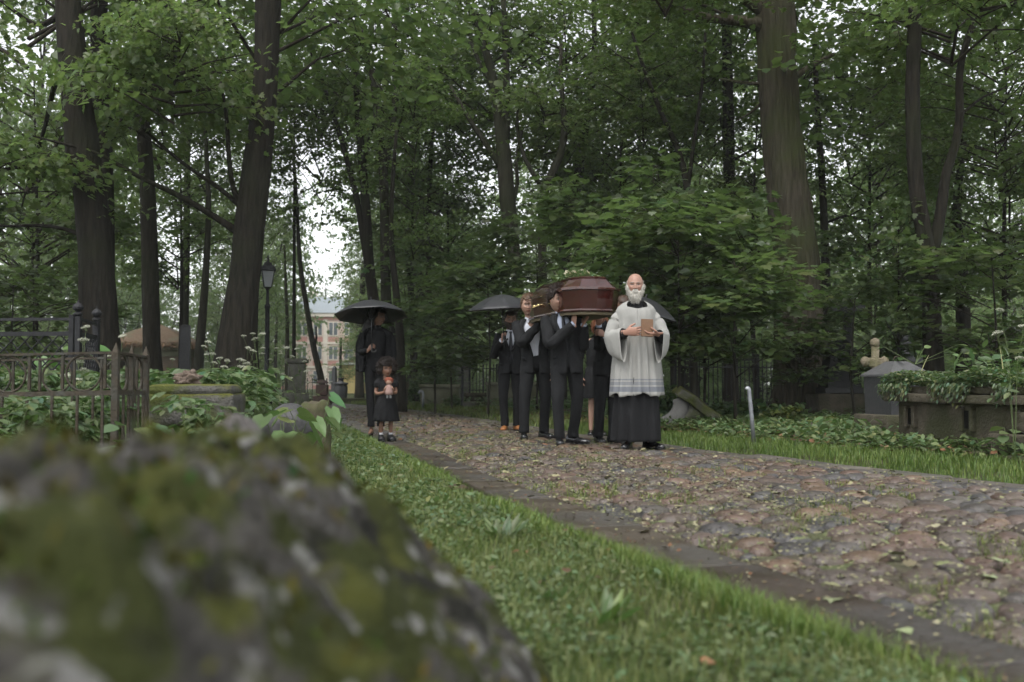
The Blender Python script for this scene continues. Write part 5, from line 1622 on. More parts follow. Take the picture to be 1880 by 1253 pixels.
# pyramid-capped tomb with an iron ring
td = 13.0; tx = gx(1646, td)
pt = empty('capped_tomb', (tx, td, gz(tx, td) - .04), .25, 'dark granite tomb with a grey pyramid cap and small iron ring', 'tomb')
stone_part('base', (0, 0, .13), (.78, .72, .36), .015, M_TOMB, pt, .005)
mb = MB(); mb.lathe([(.275, .31), (.285, .78)], sq=4, rz=math.pi / 4); mb.build('body', M_DARKST, pt)
mb = MB(); mb.lathe([(.31, .78), (.31, .805), (.10, .965), (.095, .97)], sq=4, rz=math.pi / 4); mb.build('cap', mat('cap_granite', (.070, .070, .072), (.105, .104, .106), scale=20, rough=.5, spec=.4), pt)
mb = MB(); a = np.linspace(0, math.pi, 9); mb.tube([(.045 * math.cos(t), 0, .97 + .065 * math.sin(t)) for t in a], .007, 6); mb.build('ring', M_RUST, pt, True)
# dark domed monument
dd_ = 19.0; dx_ = gx(1662, dd_)
dm = empty('domed_monument', (dx_, dd_, gz(dx_, dd_)), 0, 'dark stepped dome-topped monument behind the pyramid-capped tomb', 'monument')
mb = MB(); mb.bbox((0, 0, .5), (.62, .62, 1.0), .02); mb.build('shaft', M_BLACKST, dm)
mb = MB(); mb.lathe([(.33, 1.0), (.36, 1.06), (.33, 1.14), (.27, 1.16), (.26, 1.24), (.24, 1.28), (.18, 1.36), (.14, 1.44), (.16, 1.48), (.15, 1.52), (.05, 1.56)], n=20); mb.build('dome', M_DARKST, dm, True)
hd = 22.5; hx_ = gx(1492, hd)
mb = MB(); mb.bbox((0, 0, .55), (.50, .16, 1.12), .02)
tag(mb.build('headstone', M_DARKST, None, loc=(hx_, hd - 1.0, gz(hx_, hd - 1.0)), rz=.2), 'plain dark headstone at the iron fence left of the black cross', 'headstone')
mb = MB(); mb.bbox((0, 0, .30), (.6, .3, .7), .02)
tag(mb.build('headstone', M_BLACKST, None, loc=(gx(1735, 17), 17, gz(gx(1735, 17), 17)), rz=-.2), 'low black gravestone behind the ivy tomb by the twin-stemmed tree', 'headstone')
# mossy edging logs
for (px, d, L_, rz, lab) in ((1540, 14.2, .85, -.12, 'mossy stone edging lying in the weeds before the black cross'), (1500, 15.4, .6, .25, 'reddish rotten edging stone left of the black cross plinth')):
    b = MB(); b.bbox((0, 0, 0), (L_, .22, .16), .03, jit=.02)
    me = b.mesh('edging_stone', M_MOSSY); displace(me, .01, 8)
    tag(link('edging_stone', me, None, (gx(px, d), d, gz(gx(px, d), d) + .08), (0, 0, rz)), lab, 'stone')

# the long ivy-topped table tomb beside the path
ta, tb = Vector((4.02, 11.15, 0)), Vector((4.36, 9.05, 0))
u = (tb - ta).normalized()
ang = math.atan2(u.y, u.x)
tt_ = empty('table_tomb', (ta.x, ta.y, .04), ang, 'long weathered table tomb with ivy on its slab beside the path', 'tomb')
# local x runs along the face towards the camera, local y points away from the path (right)
LEN = (tb - ta).length
stone_part('body', (LEN * .5, .52, .25), (LEN * .92, .86, .60), .015, M_TOMB, tt_, .016, 4)
stone_part('slab', (LEN * .28, .52, .565), (LEN * .58, 1.08, .085), .015, M_TOMB, tt_, .008, 3)
stone_part('slab', (LEN * .80, .52, .565), (LEN * .45, 1.07, .082), .015, M_TOMB, tt_, .008, 3)
stone_part('upper_slab', (LEN * .52, .54, .645), (LEN * .96, .98, .070), .015, M_TOMB, tt_, .010, 3)
stone_part('plinth', (LEN * .55, .50, .035), (LEN * 1.25, 1.36, .13), .02, M_TOMB, tt_, .012, 3)
M_NICHE_SHADE = mat('niche_shade', (.006, .006, .005), (.010, .010, .008), scale=5, rough=1, spec=.05)
for x, w, h in ((LEN * .17, .10, .17), (LEN * .64, .11, .17)):
    # niche: near-black plate painted as its inner shade, framed by proud stone jambs
    mb = MB(); mb.box((x, .085, .37), (w, .02, h)); mb.build('niche_shade_plate', M_NICHE_SHADE, tt_)
    mb = MB()
    mb.bbox((x - w / 2 - .03, .075, .37), (.06, .06, h + .06), .012); mb.bbox((x + w / 2 + .03, .075, .37), (.06, .06, h + .06), .012)
    me = mb.mesh('jamb', M_TOMB); displace(me, .006, 12); link('jamb', me, tt_)
# stepped blocks at its near end
stb = [(LEN * .98, .20, .17, .60, .60, .20), (LEN * .98, .30, .37, .55, .5, .19), (LEN * 1.17, .55, .17, .60, 1.0, .34), (LEN * 1.22, .75, .46, .55, .7, .24)]
for x, y, z, a_, b_, c_ in stb:
    stone_part('step_block', (x + .10, y + .02, z), (a_, b_, c_), .015, M_TOMB, tt_, .010, 2)
# ivy and withered weeds spilling over the slab
S = Soup()
n = 9500
lx_ = RNG.uniform(-.08, LEN * 1.03, n); ly_ = np.abs(RNG.normal(0, .33, n)) - .02
hang = RNG.random(n) < .13
ly_ = np.where(hang, RNG.uniform(-.07, .02, n), ly_)
lz_ = np.where(hang, .72 - np.abs(RNG.normal(0, .07, n)), .70 + RNG.uniform(0, .10, n) * (1 + .5 * np.sin(lx_ * 5)))
m = ~(hang & (np.sin(lx_ * 6.0 + .5) < -.35))
P = np.stack([lx_, ly_, lz_], -1)[m]; hg = hang[m]; k = len(P)
S.leaves(P, np.where(hg, -1.57 + RNG.normal(0, .5, k), RNG.uniform(0, 6.28, k)), np.where(hg, RNG.normal(-1.1, .3, k), RNG.normal(-.1, .35, k)), RNG.normal(0, .4, k), RNG.uniform(.03, .065, k), RNG.uniform(.014, .028, k), 'oval', lo=.5, hi=1.4, warm=.2, tint=(1.05, 1.0, .95))
iv = S.mesh('ivy', M_HERB)
o = link('ivy', iv, None, (ta.x, ta.y, .04), (0, 0, ang))
tag(o, 'matted drooping weeds draped over the slab of the table tomb', 'plants', kind='stuff')
random.seed(31)
for i, (x, y, z, ln, az, el) in enumerate([(1.6, .3, .72, .75, 2.6, .75), (1.9, .4, .72, .95, .6, .95), (2.1, .3, .70, .8, 1.3, 1.1), (.3, .2, .72, .50, 2.2, .95), (1.3, .5, .72, .6, 1.0, .5), (2.35, .0, .15, .75, -.15, .75)]):
    a0 = Vector((x, y, z))
    M4 = Matrix.Translation((ta.x, ta.y, .04)) @ Matrix.Rotation(ang, 4, 'Z')
    d3 = Vector((math.cos(az) * math.cos(el), math.sin(az) * math.cos(el), math.sin(el)))
    pts = [M4 @ (a0 + d3 * (ln * t) + Vector((0, 0, -.22 * ln * t * t))) for t in np.linspace(0, 1, 7)]
    mb = MB(); mb.tube(pts, [.007, .006, .006, .005, .004, .003, .002], 5)
    o = mb.build('dry_stalk', mat('dry_stalk_%d' % i, (.16, .17, .07), (.22, .22, .10), scale=9, rough=.7), None, True)
    tag(o, ['bare stalk arching left over the ivy tomb', 'long thin stalk rising over the right end of the ivy tomb', 'curved stalk standing upright on the ivy tomb', 'thin twig in front of the pyramid cap', 'short twig leaning across the ivy slab', 'fallen stem lying diagonally across the tomb steps'][i], 'stalk')
leafy_plant('weed', 'withered weed hanging on the tomb steps at the right edge', 4.30, 8.95, 14, .13, .22, 41, 'oval', (1.3, 1.25, 1.15), z=.15, spread=.16)
leafy_plant('weed', 'pale weed growing at the foot of the table tomb plinth', 4.05, 9.15, 14, .10, .16, 42, 'oval', (1.35, 1.3, 1.2), z=.05, spread=.18)
leafy_plant('weed', 'leafy plant growing at the left corner of the table tomb', 3.72, 11.6, 26, .12, .32, 43, 'oval', (1.2, 1.2, 1.05), spread=.35)
leafy_plant('weed', 'spreading leafy shoot drooping over the pyramid cap', gx(1680, 12.4), 12.4, 7, .11, .25, 44, 'oval', (1.1, 1.15, 1.0), z=.98, spread=.5, pitch=-.2)

# ================================================================== people
M_SKIN = paint('skin', rough=.48, spec=.35, bump=.15, bscale=220)
M_HAIRP = paint('hair', rough=.5, spec=.35)
M_SUIT = mat('black_wool', (.0060, .0062, .0068), (.0095, .0098, .0106), scale=60, rough=.85, spec=.18, bump=1.3, bscale=11, stretch=(1, 1, .6))
M_SUITG = mat('charcoal_wool', (.0088, .0092, .0100), (.0135, .0140, .0150), scale=60, rough=.85, spec=.2, bump=1.3, bscale=11, stretch=(1, 1, .6))
M_BLACKC = mat('black_cotton', (.0060, .0062, .0068), (.0095, .0098, .0105), scale=40, rough=.8, spec=.2, bump=1.0, bscale=13)
M_SHIRT = mat('white_shirt', (.52, .54, .60), (.58, .60, .66), scale=20, rough=.8, spec=.25, bump=.2, bscale=60)
M_SHIRTB = mat('pale_blue_shirt', (.36, .40, .50), (.42, .46, .56), scale=20, rough=.8, spec=.25, bump=.2, bscale=60)
M_TIE = mat('dark_tie', (.008, .009, .012), (.012, .013, .018), scale=80, rough=.5, spec=.4)
M_SHOE = mat('black_leather', (.008, .008, .009), (.014, .014, .015), scale=20, rough=.22, spec=.5, coat=.3)
M_TANSH = mat('tan_leather', (.26, .105, .035), (.33, .14, .05), scale=20, rough=.4, spec=.45)
M_LINEN = mat('white_linen', (.56, .53, .47), (.66, .63, .57), scale=9, rough=.9, spec=.15, bump=.3, bscale=160)
M_SOCK = mat('white_sock', (.42, .42, .43), (.50, .50, .51), scale=60, rough=.95, bump=.4, bscale=200)
M_UMB = mat('umbrella_cloth', (.018, .018, .021), (.026, .026, .030), scale=20, rough=.42, spec=.45, bump=.1)
M_STEEL = mat('dark_steel', (.05, .05, .055), (.08, .08, .085), scale=20, rough=.35, metal=.8)

def remesh(mb, voxel, smooth=4, col=None, adapt=0.0):
    """union of closed shapes as one continuous surface; returns verts, faces"""
    me = mb.mesh('tmp', M_SKIN)
    ob = link('tmp', me)
    r = ob.modifiers.new('r', 'REMESH'); r.mode = 'VOXEL'; r.voxel_size = voxel; r.adaptivity = adapt
    s = ob.modifiers.new('s', 'SMOOTH'); s.factor = .5; s.iterations = smooth
    dg = bpy.context.evaluated_depsgraph_get()
    ev = ob.evaluated_get(dg)
    m2 = ev.to_mesh()
    V = np.empty(len(m2.vertices) * 3); m2.vertices.foreach_get('co', V)
    F = [tuple(p.vertices) for p in m2.polygons]
    ev.to_mesh_clear()
    bpy.data.objects.remove(ob); bpy.data.meshes.remove(me)
    return V.reshape(-1, 3), F

def rs(pts, k):
    """smooth resample of a polyline (Catmull-Rom) to k points"""
    P = np.array([tuple(p) for p in pts], float)
    if len(P) == 2:
        return P[0] + (P[1] - P[0]) * np.linspace(0, 1, k)[:, None]
    Q = np.vstack([2 * P[0] - P[1], P, 2 * P[-1] - P[-2]])
    seg = np.linalg.norm(np.diff(P, axis=0), axis=1); cum = np.concatenate([[0], np.cumsum(seg)])
    out = []
    for t in np.linspace(0, cum[-1], k):
        i = min(len(seg) - 1, int(np.searchsorted(cum, t, 'right') - 1))
        u = (t - cum[i]) / max(seg[i], 1e-9)
        p0, p1, p2, p3 = Q[i], Q[i + 1], Q[i + 2], Q[i + 3]
        out.append(.5 * ((2 * p1) + (-p0 + p2) * u + (2 * p0 - 5 * p1 + 4 * p2 - p3) * u * u + (-p0 + 3 * p1 - 3 * p2 + p3) * u ** 3))
    return np.array(out)
def cloth_tube(mb, pts, rad, k=22, n=16, fold=.07, seed=0.0, freq=1.0, cap=True, mi=0, ramp=None):
    """sleeve or trouser leg with folds"""
    Q = rs(pts, k)
    t0 = np.linspace(0, 1, len(rad)); r = np.interp(np.linspace(0, 1, k), t0, rad)
    T = np.gradient(Q, axis=0); T /= np.linalg.norm(T, axis=1, keepdims=True)
    u = np.array((1., 0, 0)) if abs(T[0][0]) < .75 else np.array((0, 1., 0))
    a = np.linspace(0, 2 * math.pi, n, endpoint=False)
    cum = np.concatenate([[0], np.cumsum(np.linalg.norm(np.diff(Q, axis=0), axis=1))])
    rings = []
    for i in range(k):
        u = u - T[i] * (u @ T[i]); u /= np.linalg.norm(u); w = np.cross(T[i], u)
        f = fold * (ramp[min(len(ramp) - 1, int(i / k * len(ramp)))] if ramp else 1.0)
        nn = np.array([mnoise.noise(Vector((math.cos(x) * 1.2 + seed, math.sin(x) * 1.2 + seed, cum[i] * 13 * freq + 2.2 * math.sin(x) + seed))) for x in a])
        rr = r[i] * (1 + f * nn)
        rings.append(Q[i] + np.outer(np.cos(a) * rr, u) + np.outer(np.sin(a) * rr, w))
    mb.rings(rings, cap, True, mi)
def sect(hw, hd, a, p=2.4):
    """superellipse section: angle a measured from the front (-y), left is +x"""
    s, c = np.sin(a), np.cos(a)
    return np.sign(s) * np.abs(s) ** (2 / p) * hw, -np.sign(c) * np.abs(c) ** (2 / p) * hd
def torso_loft(mb, rows, gap=None, n=40, fold=.006, seed=0.0, vfold=0.0, vk=9, p=2.4, thick=0.0, close_top=False, mi=0):
    """rows: (z, half width, half depth, x offset, y offset). gap(z): half angle left open at the front (None: closed)"""
    zs = [r[0] for r in rows]
    zz = np.linspace(zs[0], zs[-1], max(len(rows), int(abs(zs[-1] - zs[0]) / .028) + 2))
    if zs[0] > zs[-1]:
        f = lambda z, k: np.interp(-z, [-q for q in zs], [r[k] for r in rows])
    else:
        f = lambda z, k: np.interp(z, zs, [r[k] for r in rows])
    rings = []
    for z in zz:
        g = gap(z) if gap else 0.0
        a = np.linspace(g, 2 * math.pi - g, n, endpoint=bool(gap))
        x, y = sect(f(z, 1), f(z, 2), a, p)
        k = np.array([1 + fold / .15 * mnoise.noise(Vector((math.sin(t) * 2.2 + seed, math.cos(t) * 2.2, z * 7 + seed))) for t in a])
        if vfold:
            amt = vfold * np.interp(z, sorted((zs[0], zs[-1])), (1, 0))
            k = k * (1 + amt * np.sin(a * vk + 1.5 * np.sin(a * 2 + seed) + seed) + amt * .6 * np.sin(a * vk * 1.9 + seed * 2))
        rings.append(np.stack([x * k + f(z, 3), y * k + f(z, 4), np.full(len(a), z)], -1))
    mb.rings(rings, close_top and not gap, not gap, mi)
    return rings
def solid(o, t, off=0.0):
    m = o.modifiers.new('thickness', 'SOLIDIFY'); m.thickness = t; m.offset = off
    return o

# ------------------------------------------------------------------ head
HX, HY, HZ = .080, .099, .120
def head_grid(nl=104, nt=84):
    u = np.linspace(-1, 1, nl, endpoint=False)
    phi = math.pi * (u * .62 + .38 * u ** 3)              # denser at the face (phi = 0)
    th = np.linspace(.02, math.pi - .02, nt)
    return phi, th
def g2(x, z, cx, cz, sx, sz): return math.exp(-((x - cx) / sx) ** 2 - ((z - cz) / sz) ** 2)
def head_point(phi, th, F):
    st, ct = math.sin(th), math.cos(th)
    if ct > 0: st = st ** .80
    x, y, z = HX * st * math.sin(phi), -HY * st * math.cos(phi), HZ * ct
    front = max(0.0, math.cos(phi)) * st
    if z < 0:
        t = -z / HZ
        x *= 1 - F.get('jaw', .31) * t ** 1.7
        if y > 0: y *= 1 - .35 * t                         # nape
        else: y *= 1 + .06 * t
    else:
        x *= 1 + .02 * math.sin(z / HZ * math.pi)
        if y > 0: y *= 1.06
    ax = abs(x)
    push = 0.0
    if front > .2:
        zl = z + .032
        push += F.get('nose', 1) * math.exp(-(x / (.0105 + .10 * max(0, -.012 - z) * (z > -.045))) ** 2) * (.027 * math.exp(-(zl / (.0165 if zl > 0 else .0065)) ** 2) + .014 * math.exp(-((z + .008) / .017) ** 2))
        push += .008 * g2(ax, z, .0125, -.034, .007, .007)
        push += .006 * g2(ax, z, .028, .026, .024, .009)   # brow
        push -= .018 * g2(ax, z, .031, .005, .018, .012)   # socket
        push += .006 * g2(ax, z, .030, .003, .010, .007)   # eyeball
        push += .005 * g2(ax, z, .044, -.024, .018, .016)  # cheekbone
        push += .009 * g2(x, z, 0, -.064, .021, .009)      # lips
        push -= .007 * g2(x, z, 0, -.064, .021, .0022)
        push -= .006 * g2(x, z, 0, -.081, .022, .006)
        push += .011 * g2(x, z, 0, -.102, .024, .014)      # chin
    return x, y - push, z
def head_colour(x, y, z, F):
    c = np.array(F['skin']) * (1 + .16 * mnoise.noise(Vector((x, y, z)) * 55))
    ax = abs(x)
    if y < -.02:
        red = .5 * g2(ax, z, .042, -.028, .022, .018) + .5 * g2(x, z, 0, -.034, .014, .012)
        c = c * (1 + np.array((.08, -.08, -.08)) * red)
        e = ((ax - .031) / .0150) ** 2 + ((z - .004) / F.get('eye', .0062)) ** 2
        if e < 1:
            iris = ((ax - .031) / .0070) ** 2 + ((z - .004) / .0070) ** 2
            c = np.array((.018, .013, .011)) if iris < 1 else np.array((.26, .235, .21))
            if F.get('closed'): c = np.array(F['skin']) * .55
        elif e < 1.7:
            c = c * (.42 if z > .004 else .68)  # eye-socket shade painted into the skin, stronger above the eye
        if .012 < ax < .052 and abs(z - (.0225 + .004 * math.sin((ax - .012) / .042 * math.pi))) < .0036:
            c = np.array(F.get('brow', F['hair'])) * .9
        lip = (x / .025) ** 2 + ((z + .064) / .0085) ** 2
        if lip < 1:
            c = np.array(F['skin']) * np.array((.84, .52, .50))
            if abs(z + .064) < .0022: c = c * .35
        if F.get('stubble') and z < -.035 + .6 * max(0, ax - .045) and lip >= 1:
            s = F['stubble']
            c = c * (1 - s) + np.array(F['hair']) * s
    return c
def put(V, hm):
    M = np.array(hm)
    return V @ M[:3, :3].T + M[:3, 3]
def make_head(mb, hm, F):
    phi, th = head_grid()
    nl, nt = len(phi), len(th)
    V, C = [], []
    for t in th:
        for p in phi:
            q = head_point(p, t, F)
            V.append(q); C.append(head_colour(*q, F))
    Fa = [(i * nl + j, i * nl + (j + 1) % nl, (i + 1) * nl + (j + 1) % nl, (i + 1) * nl + j) for i in range(nt - 1) for j in range(nl)]
    Fa.append(tuple(range(nl - 1, -1, -1))); Fa.append(tuple((nt - 1) * nl + j for j in range(nl)))
    mb.add(put(np.array(V), hm), Fa, 0, np.array(C))
    for s in (-1, 1):                                       # ears
        e = []
        for i in range(7):
            for j in range(10):
                t, p = math.pi * (i + .5) / 7, 2 * math.pi * j / 10
                e.append((s * (.074 + .009 * math.sin(t) * math.cos(p)) , .012 + .017 * math.sin(t) * math.sin(p) + .006 * math.cos(t), -.006 + .032 * math.cos(t)))
        ef = [(i * 10 + j, i * 10 + (j + 1) % 10, (i + 1) * 10 + (j + 1) % 10, (i + 1) * 10 + j) for i in range(6) for j in range(10)]
        mb.add(put(np.array(e), hm), ef, 0, np.array(F['skin']) * np.array((1.05, .85, .82)))
def make_hair(name, parent, hm, F, mask, thick, tuft=700, tl=.035, curl=.5, colour=None, seed=1, down=(0, .3, -1), noise=.5, tw=.006):
    """shell over the head where mask(x, y, z) is true, plus tufts of hair"""
    col = np.array(colour if colour is not None else F['hair'])
    rng = np.random.default_rng(seed)
    phi, th = head_grid(72, 52)
    nl, nt = len(phi), len(th)
    V, keep_, C = [], [], []
    for t in th:
        for p in phi:
            q = np.array(head_point(p, t, F))
            nrm = q / np.array((HX, HY, HZ)) ** 2; nrm /= np.linalg.norm(nrm)
            k = mask(*q)
            h = thick(*q) if callable(thick) else thick
            nn = mnoise.fractal(Vector(q * 32) + Vector((seed, 0, 0)), 1.0, 2.0, 3)
            V.append(q + nrm * (h * (1 + noise * nn) if k else -.004)); keep_.append(k)
            C.append(col * (1 + .35 * nn))
    Fa = []
    for i in range(nt - 1):
        for j in range(nl):
            f = (i * nl + j, i * nl + (j + 1) % nl, (i + 1) * nl + (j + 1) % nl, (i + 1) * nl + j)
            if any(keep_[k] for k in f): Fa.append(f)
    if keep_[0]: Fa.append(tuple(range(nl - 1, -1, -1)))
    mb = MB()
    Vp = put(np.array(V), hm)
    mb.add(Vp, Fa, 0, np.clip(np.array(C), 0, 1))
    tuft = int(tuft * 1.7); tw = tw * .6; tl = tl * 1.15
    ids = np.array([i for i, k in enumerate(keep_) if k])
    if len(ids) and tuft:
        pick = rng.choice(ids, tuft)
        P0 = np.array(V)[pick]
        d = np.tile(np.array(down, float), (tuft, 1)) + rng.normal(0, curl, (tuft, 3)) + P0 / np.linalg.norm(P0, axis=1, keepdims=True) * .45
        R3 = np.array(hm)[:3, :3]
        d = (d / np.linalg.norm(d, axis=1, keepdims=True)) @ (R3 / np.linalg.norm(R3[:, 0])).T
        P = Vp[pick]
        lv, lf_ = leaves(P, np.arctan2(d[:, 1], d[:, 0]), np.arcsin(np.clip(d[:, 2], -1, 1)), rng.uniform(-1.5, 1.5, tuft), tl * rng.uniform(.5, 1.3, tuft), tw, 'kite')
        mb.add(lv, lf_.tolist(), 0, np.repeat(np.clip(col * rng.uniform(.6, 1.45, (tuft, 1)), 0, 1), 4, axis=0))
    return mb.build(name, M_HAIRP, parent, True, fix=False)

# ------------------------------------------------------------------ hands
def make_hand(mb, wrist, fdir, palm, side, skin, curl=(.35, .4, .45, .5), thumb=.7, s=1.0, spread=.06, col=None):
    """wrist point, finger direction, palm normal (the way the palm faces), side +1 left / -1 right"""
    w = Vector(wrist); f = Vector(fdir).normalized(); n = Vector(palm); n = (n - f * n.dot(f)).normalized()
    a = f.cross(n) * (-side)                                  # towards the thumb
    t = MB()
    P = lambda u, v, h: w + f * (u * s) + a * (v * s) + n * (h * s)
    t.tube([P(-.05, 0, 0), P(-.01, 0, 0), P(.02, .002, 0), P(.05, .002, 0), P(.082, 0, .002), P(.096, -.001, .004)], [.027 * s, .027 * s, .034 * s, .042 * s, .043 * s, .036 * s], 12, flat=.40, up=tuple(a))
    ln = (.074, .084, .078, .060)
    for i in range(4):
        v = .030 - .0205 * i
        p = P(.084 - .004 * abs(i - 1.2), v, .002)
        d = (f + a * (spread * (1.5 - i))).normalized()
        pts, rad = [p - d * (.02 * s)], [.0088 * s]
        ang = 0.0
        for k, (fr, cu) in enumerate(((.46, .8), (.30, 1.1), (.24, .7))):
            pts.append(p); rad.append((.0098, .0090, .0082)[k] * s)
            ang += curl[i] * cu
            q = d * math.cos(ang) + n * math.sin(ang)
            p = p + q * (ln[i] * fr * s)
        pts.append(p); rad.append(.0058 * s)
        t.tube(pts, rad, 8)
    # thumb leaves the side of the palm near its base
    p0 = P(.018, .026, .006); d0 = (f * .62 + a * .75 + n * .25).normalized(); d1 = (f * (.95 - .2 * thumb) + a * (.40 - .35 * thumb) + n * (.25 + .5 * thumb)).normalized()
    p1 = p0 + d0 * (.036 * s); p2 = p1 + d1 * (.030 * s); p3 = p2 + (d1 + n * .25 * thumb).normalized() * (.026 * s)
    t.tube([p0 - d0 * (.015 * s), p0, p1, p2, p3], [.013 * s, .0145 * s, .0118 * s, .0105 * s, .0065 * s], 8)
    V, F = remesh(t, .0042 * s, 3)
    mb.add(V, F, 0, np.array(skin) * np.array((1.0, .93, .90)))

def shoe(name, parent, ankle, yaw, L_, m, heel=.018, top=.085, w=.046, sole=.022):
    """a laced shoe: sole, upper and toe"""
    mb = MB()
    rows = [(-.30, .030, .075), (-.27, .036, .085), (-.15, .037, .088), (0, .040, .078), (.15, .043, .066), (.35, .047, .050), (.50, .046, .042), (.62, .038, .036), (.69, .022, .026), (.70, .008, .016)]
    rings = []
    for u, hw, h in rows:
        a = np.linspace(0, 2 * math.pi, 14, endpoint=False)
        x = np.cos(a) * hw * (w / .046); z = np.sin(a)
        z = np.where(z > 0, z ** .8 if False else np.abs(z) ** .85 * h * (top / .085), -np.abs(z) ** .5 * .006)
        rings.append(np.stack([x, np.full(14, -u * L_), z + sole], -1))
    mb.rings(rings)
    so = MB()
    pr = [(r[0], r[1] * (w / .046) + .003) for r in rows]
    poly = [(hw, -u * L_) for u, hw in pr] + [(-hw, -u * L_) for u, hw in pr[::-1]]
    so.prism(poly, sole - .004)
    hl = MB()
    o = mb.build(name, m, parent, True, loc=(ankle[0], ankle[1], 0), rz=yaw)
    so.build('sole', M_SHOE, o)
    return o

# ------------------------------------------------------------------ whole figures
SK = {'fair': (.335, .205, .150), 'tan': (.27, .16, .115), 'brown': (.18, .102, .068), 'red': (.325, .190, .142)}
def figure(label, loc, rz, s, F, J, group=None):
    """root and body. J: joints in the figure's own frame (it faces -y, left is +x), metres before scaling by s"""
    root = empty('person', (loc[0], loc[1], loc[2]), rz, label, 'person', group)
    j = {'pelvis': (0, 0, .95), 'chest': (0, 0, 1.28), 'neck': (0, .015, 1.50), 'sl': (.170, .01, 1.405), 'sr': (-.170, .01, 1.405),
         'el': (.235, .03, 1.14), 'er': (-.235, .03, 1.14), 'wl': (.235, -.05, .88), 'wr': (-.235, -.05, .88),
         'hl': (.09, 0, .93), 'hr': (-.09, 0, .93), 'kl': (.105, -.015, .50), 'kr': (-.105, -.015, .50), 'al': (.11, .02, .09), 'ar': (-.11, .02, .09),
         'head': (0, -.015, 1.655), 'hrot': (0, 0, 0), 'tl': 0.15, 'tr': -0.15, 'hs': 1.05}
    j.update(J)
    if s > .7: j['head'] = (j['head'][0], j['head'][1], j['head'][2] - .012)
    for k, v in j.items():
        if isinstance(v, tuple) and k != 'hrot': j[k] = tuple(x * s for x in v)
    b = MB()
    t = MB()
    sk = np.array(F['skin'])
    V3 = lambda k: np.array(j[k])
    k = s
    slim = F.get('slim', 1.0)
    t.tube([V3('pelvis') - np.array((0, 0, .06 * k)), V3('pelvis'), (V3('pelvis') + V3('chest')) / 2, V3('chest'), V3('neck') - np.array((0, 0, .09 * k)), V3('neck') - np.array((0, 0, .05 * k))], [.10 * k * slim, .125 * k * slim, .115 * k * slim, .135 * k * slim, .12 * k * slim, .07 * k], 14, flat=.72, up=(1, 0, 0))
    t.tube([V3('sr') + np.array((.03 * k, 0, -.012 * k)), V3('neck') - np.array((0, 0, .085 * k)), V3('sl') - np.array((.03 * k, 0, .012 * k))], [.042 * k, .060 * k, .042 * k], 10)
    t.tube([V3('neck') - np.array((0, 0, .08 * k)), V3('neck'), V3('head') + np.array((0, .012, -.06))], [.060 * k, .055 * k * slim, .053 * k * slim], 12)
    for sd in 'lr':
        t.tube(rs([V3('s' + sd), V3('e' + sd), V3('w' + sd)], 9), np.array([.042, .044, .042, .040, .039, .038, .034, .029, .026]) * k * F.get('armk', 1.0), 10)
        t.tube(rs([V3('h' + sd), V3('k' + sd), V3('a' + sd)], 9), np.array([.082, .078, .068, .060, .052, .052, .050, .042, .037]) * k * F.get('legk', .84), 10)
        a = V3('a' + sd); yw = j['t' + sd]
        fd = np.array((math.sin(yw), -math.cos(yw), 0))
        t.tube([a - fd * .04 * k + np.array((0, 0, -.02 * k)), a + np.array((0, 0, -.035 * k)), a + fd * .09 * k + np.array((0, 0, -.055 * k)), a + fd * .15 * k + np.array((0, 0, -.062 * k))], [.030 * k, .034 * k, .030 * k, .020 * k], 8)
    V, Fc = remesh(t, F.get('voxel', .013), 3)
    b.add(V, Fc, 0, sk)
    rx, ry, rzz = j['hrot']
    hs = j['hs']
    hm = Matrix.Translation(Vector(j['head'])) @ Matrix.Rotation(rzz, 4, 'Z') @ Matrix.Rotation(rx, 4, 'X') @ Matrix.Rotation(ry, 4, 'Y') @ Matrix.Scale(hs, 4)
    make_head(b, hm, F)
    for sd, sg in (('l', 1), ('r', -1)):
        h = J.get('hand_' + sd)
        if h is None:
            h = dict(f=tuple(V3('w' + sd) - V3('e' + sd)), n=(-sg, 0, .0))
        make_hand(b, V3('w' + sd), h['f'], h['n'], sg, F['skin'], h.get('curl', (.35, .4, .45, .5)), h.get('thumb', .6), k * h.get('s', 1.0))
    body = b.build('body', M_SKIN, root, True, fix=False)
    return root, j, hm

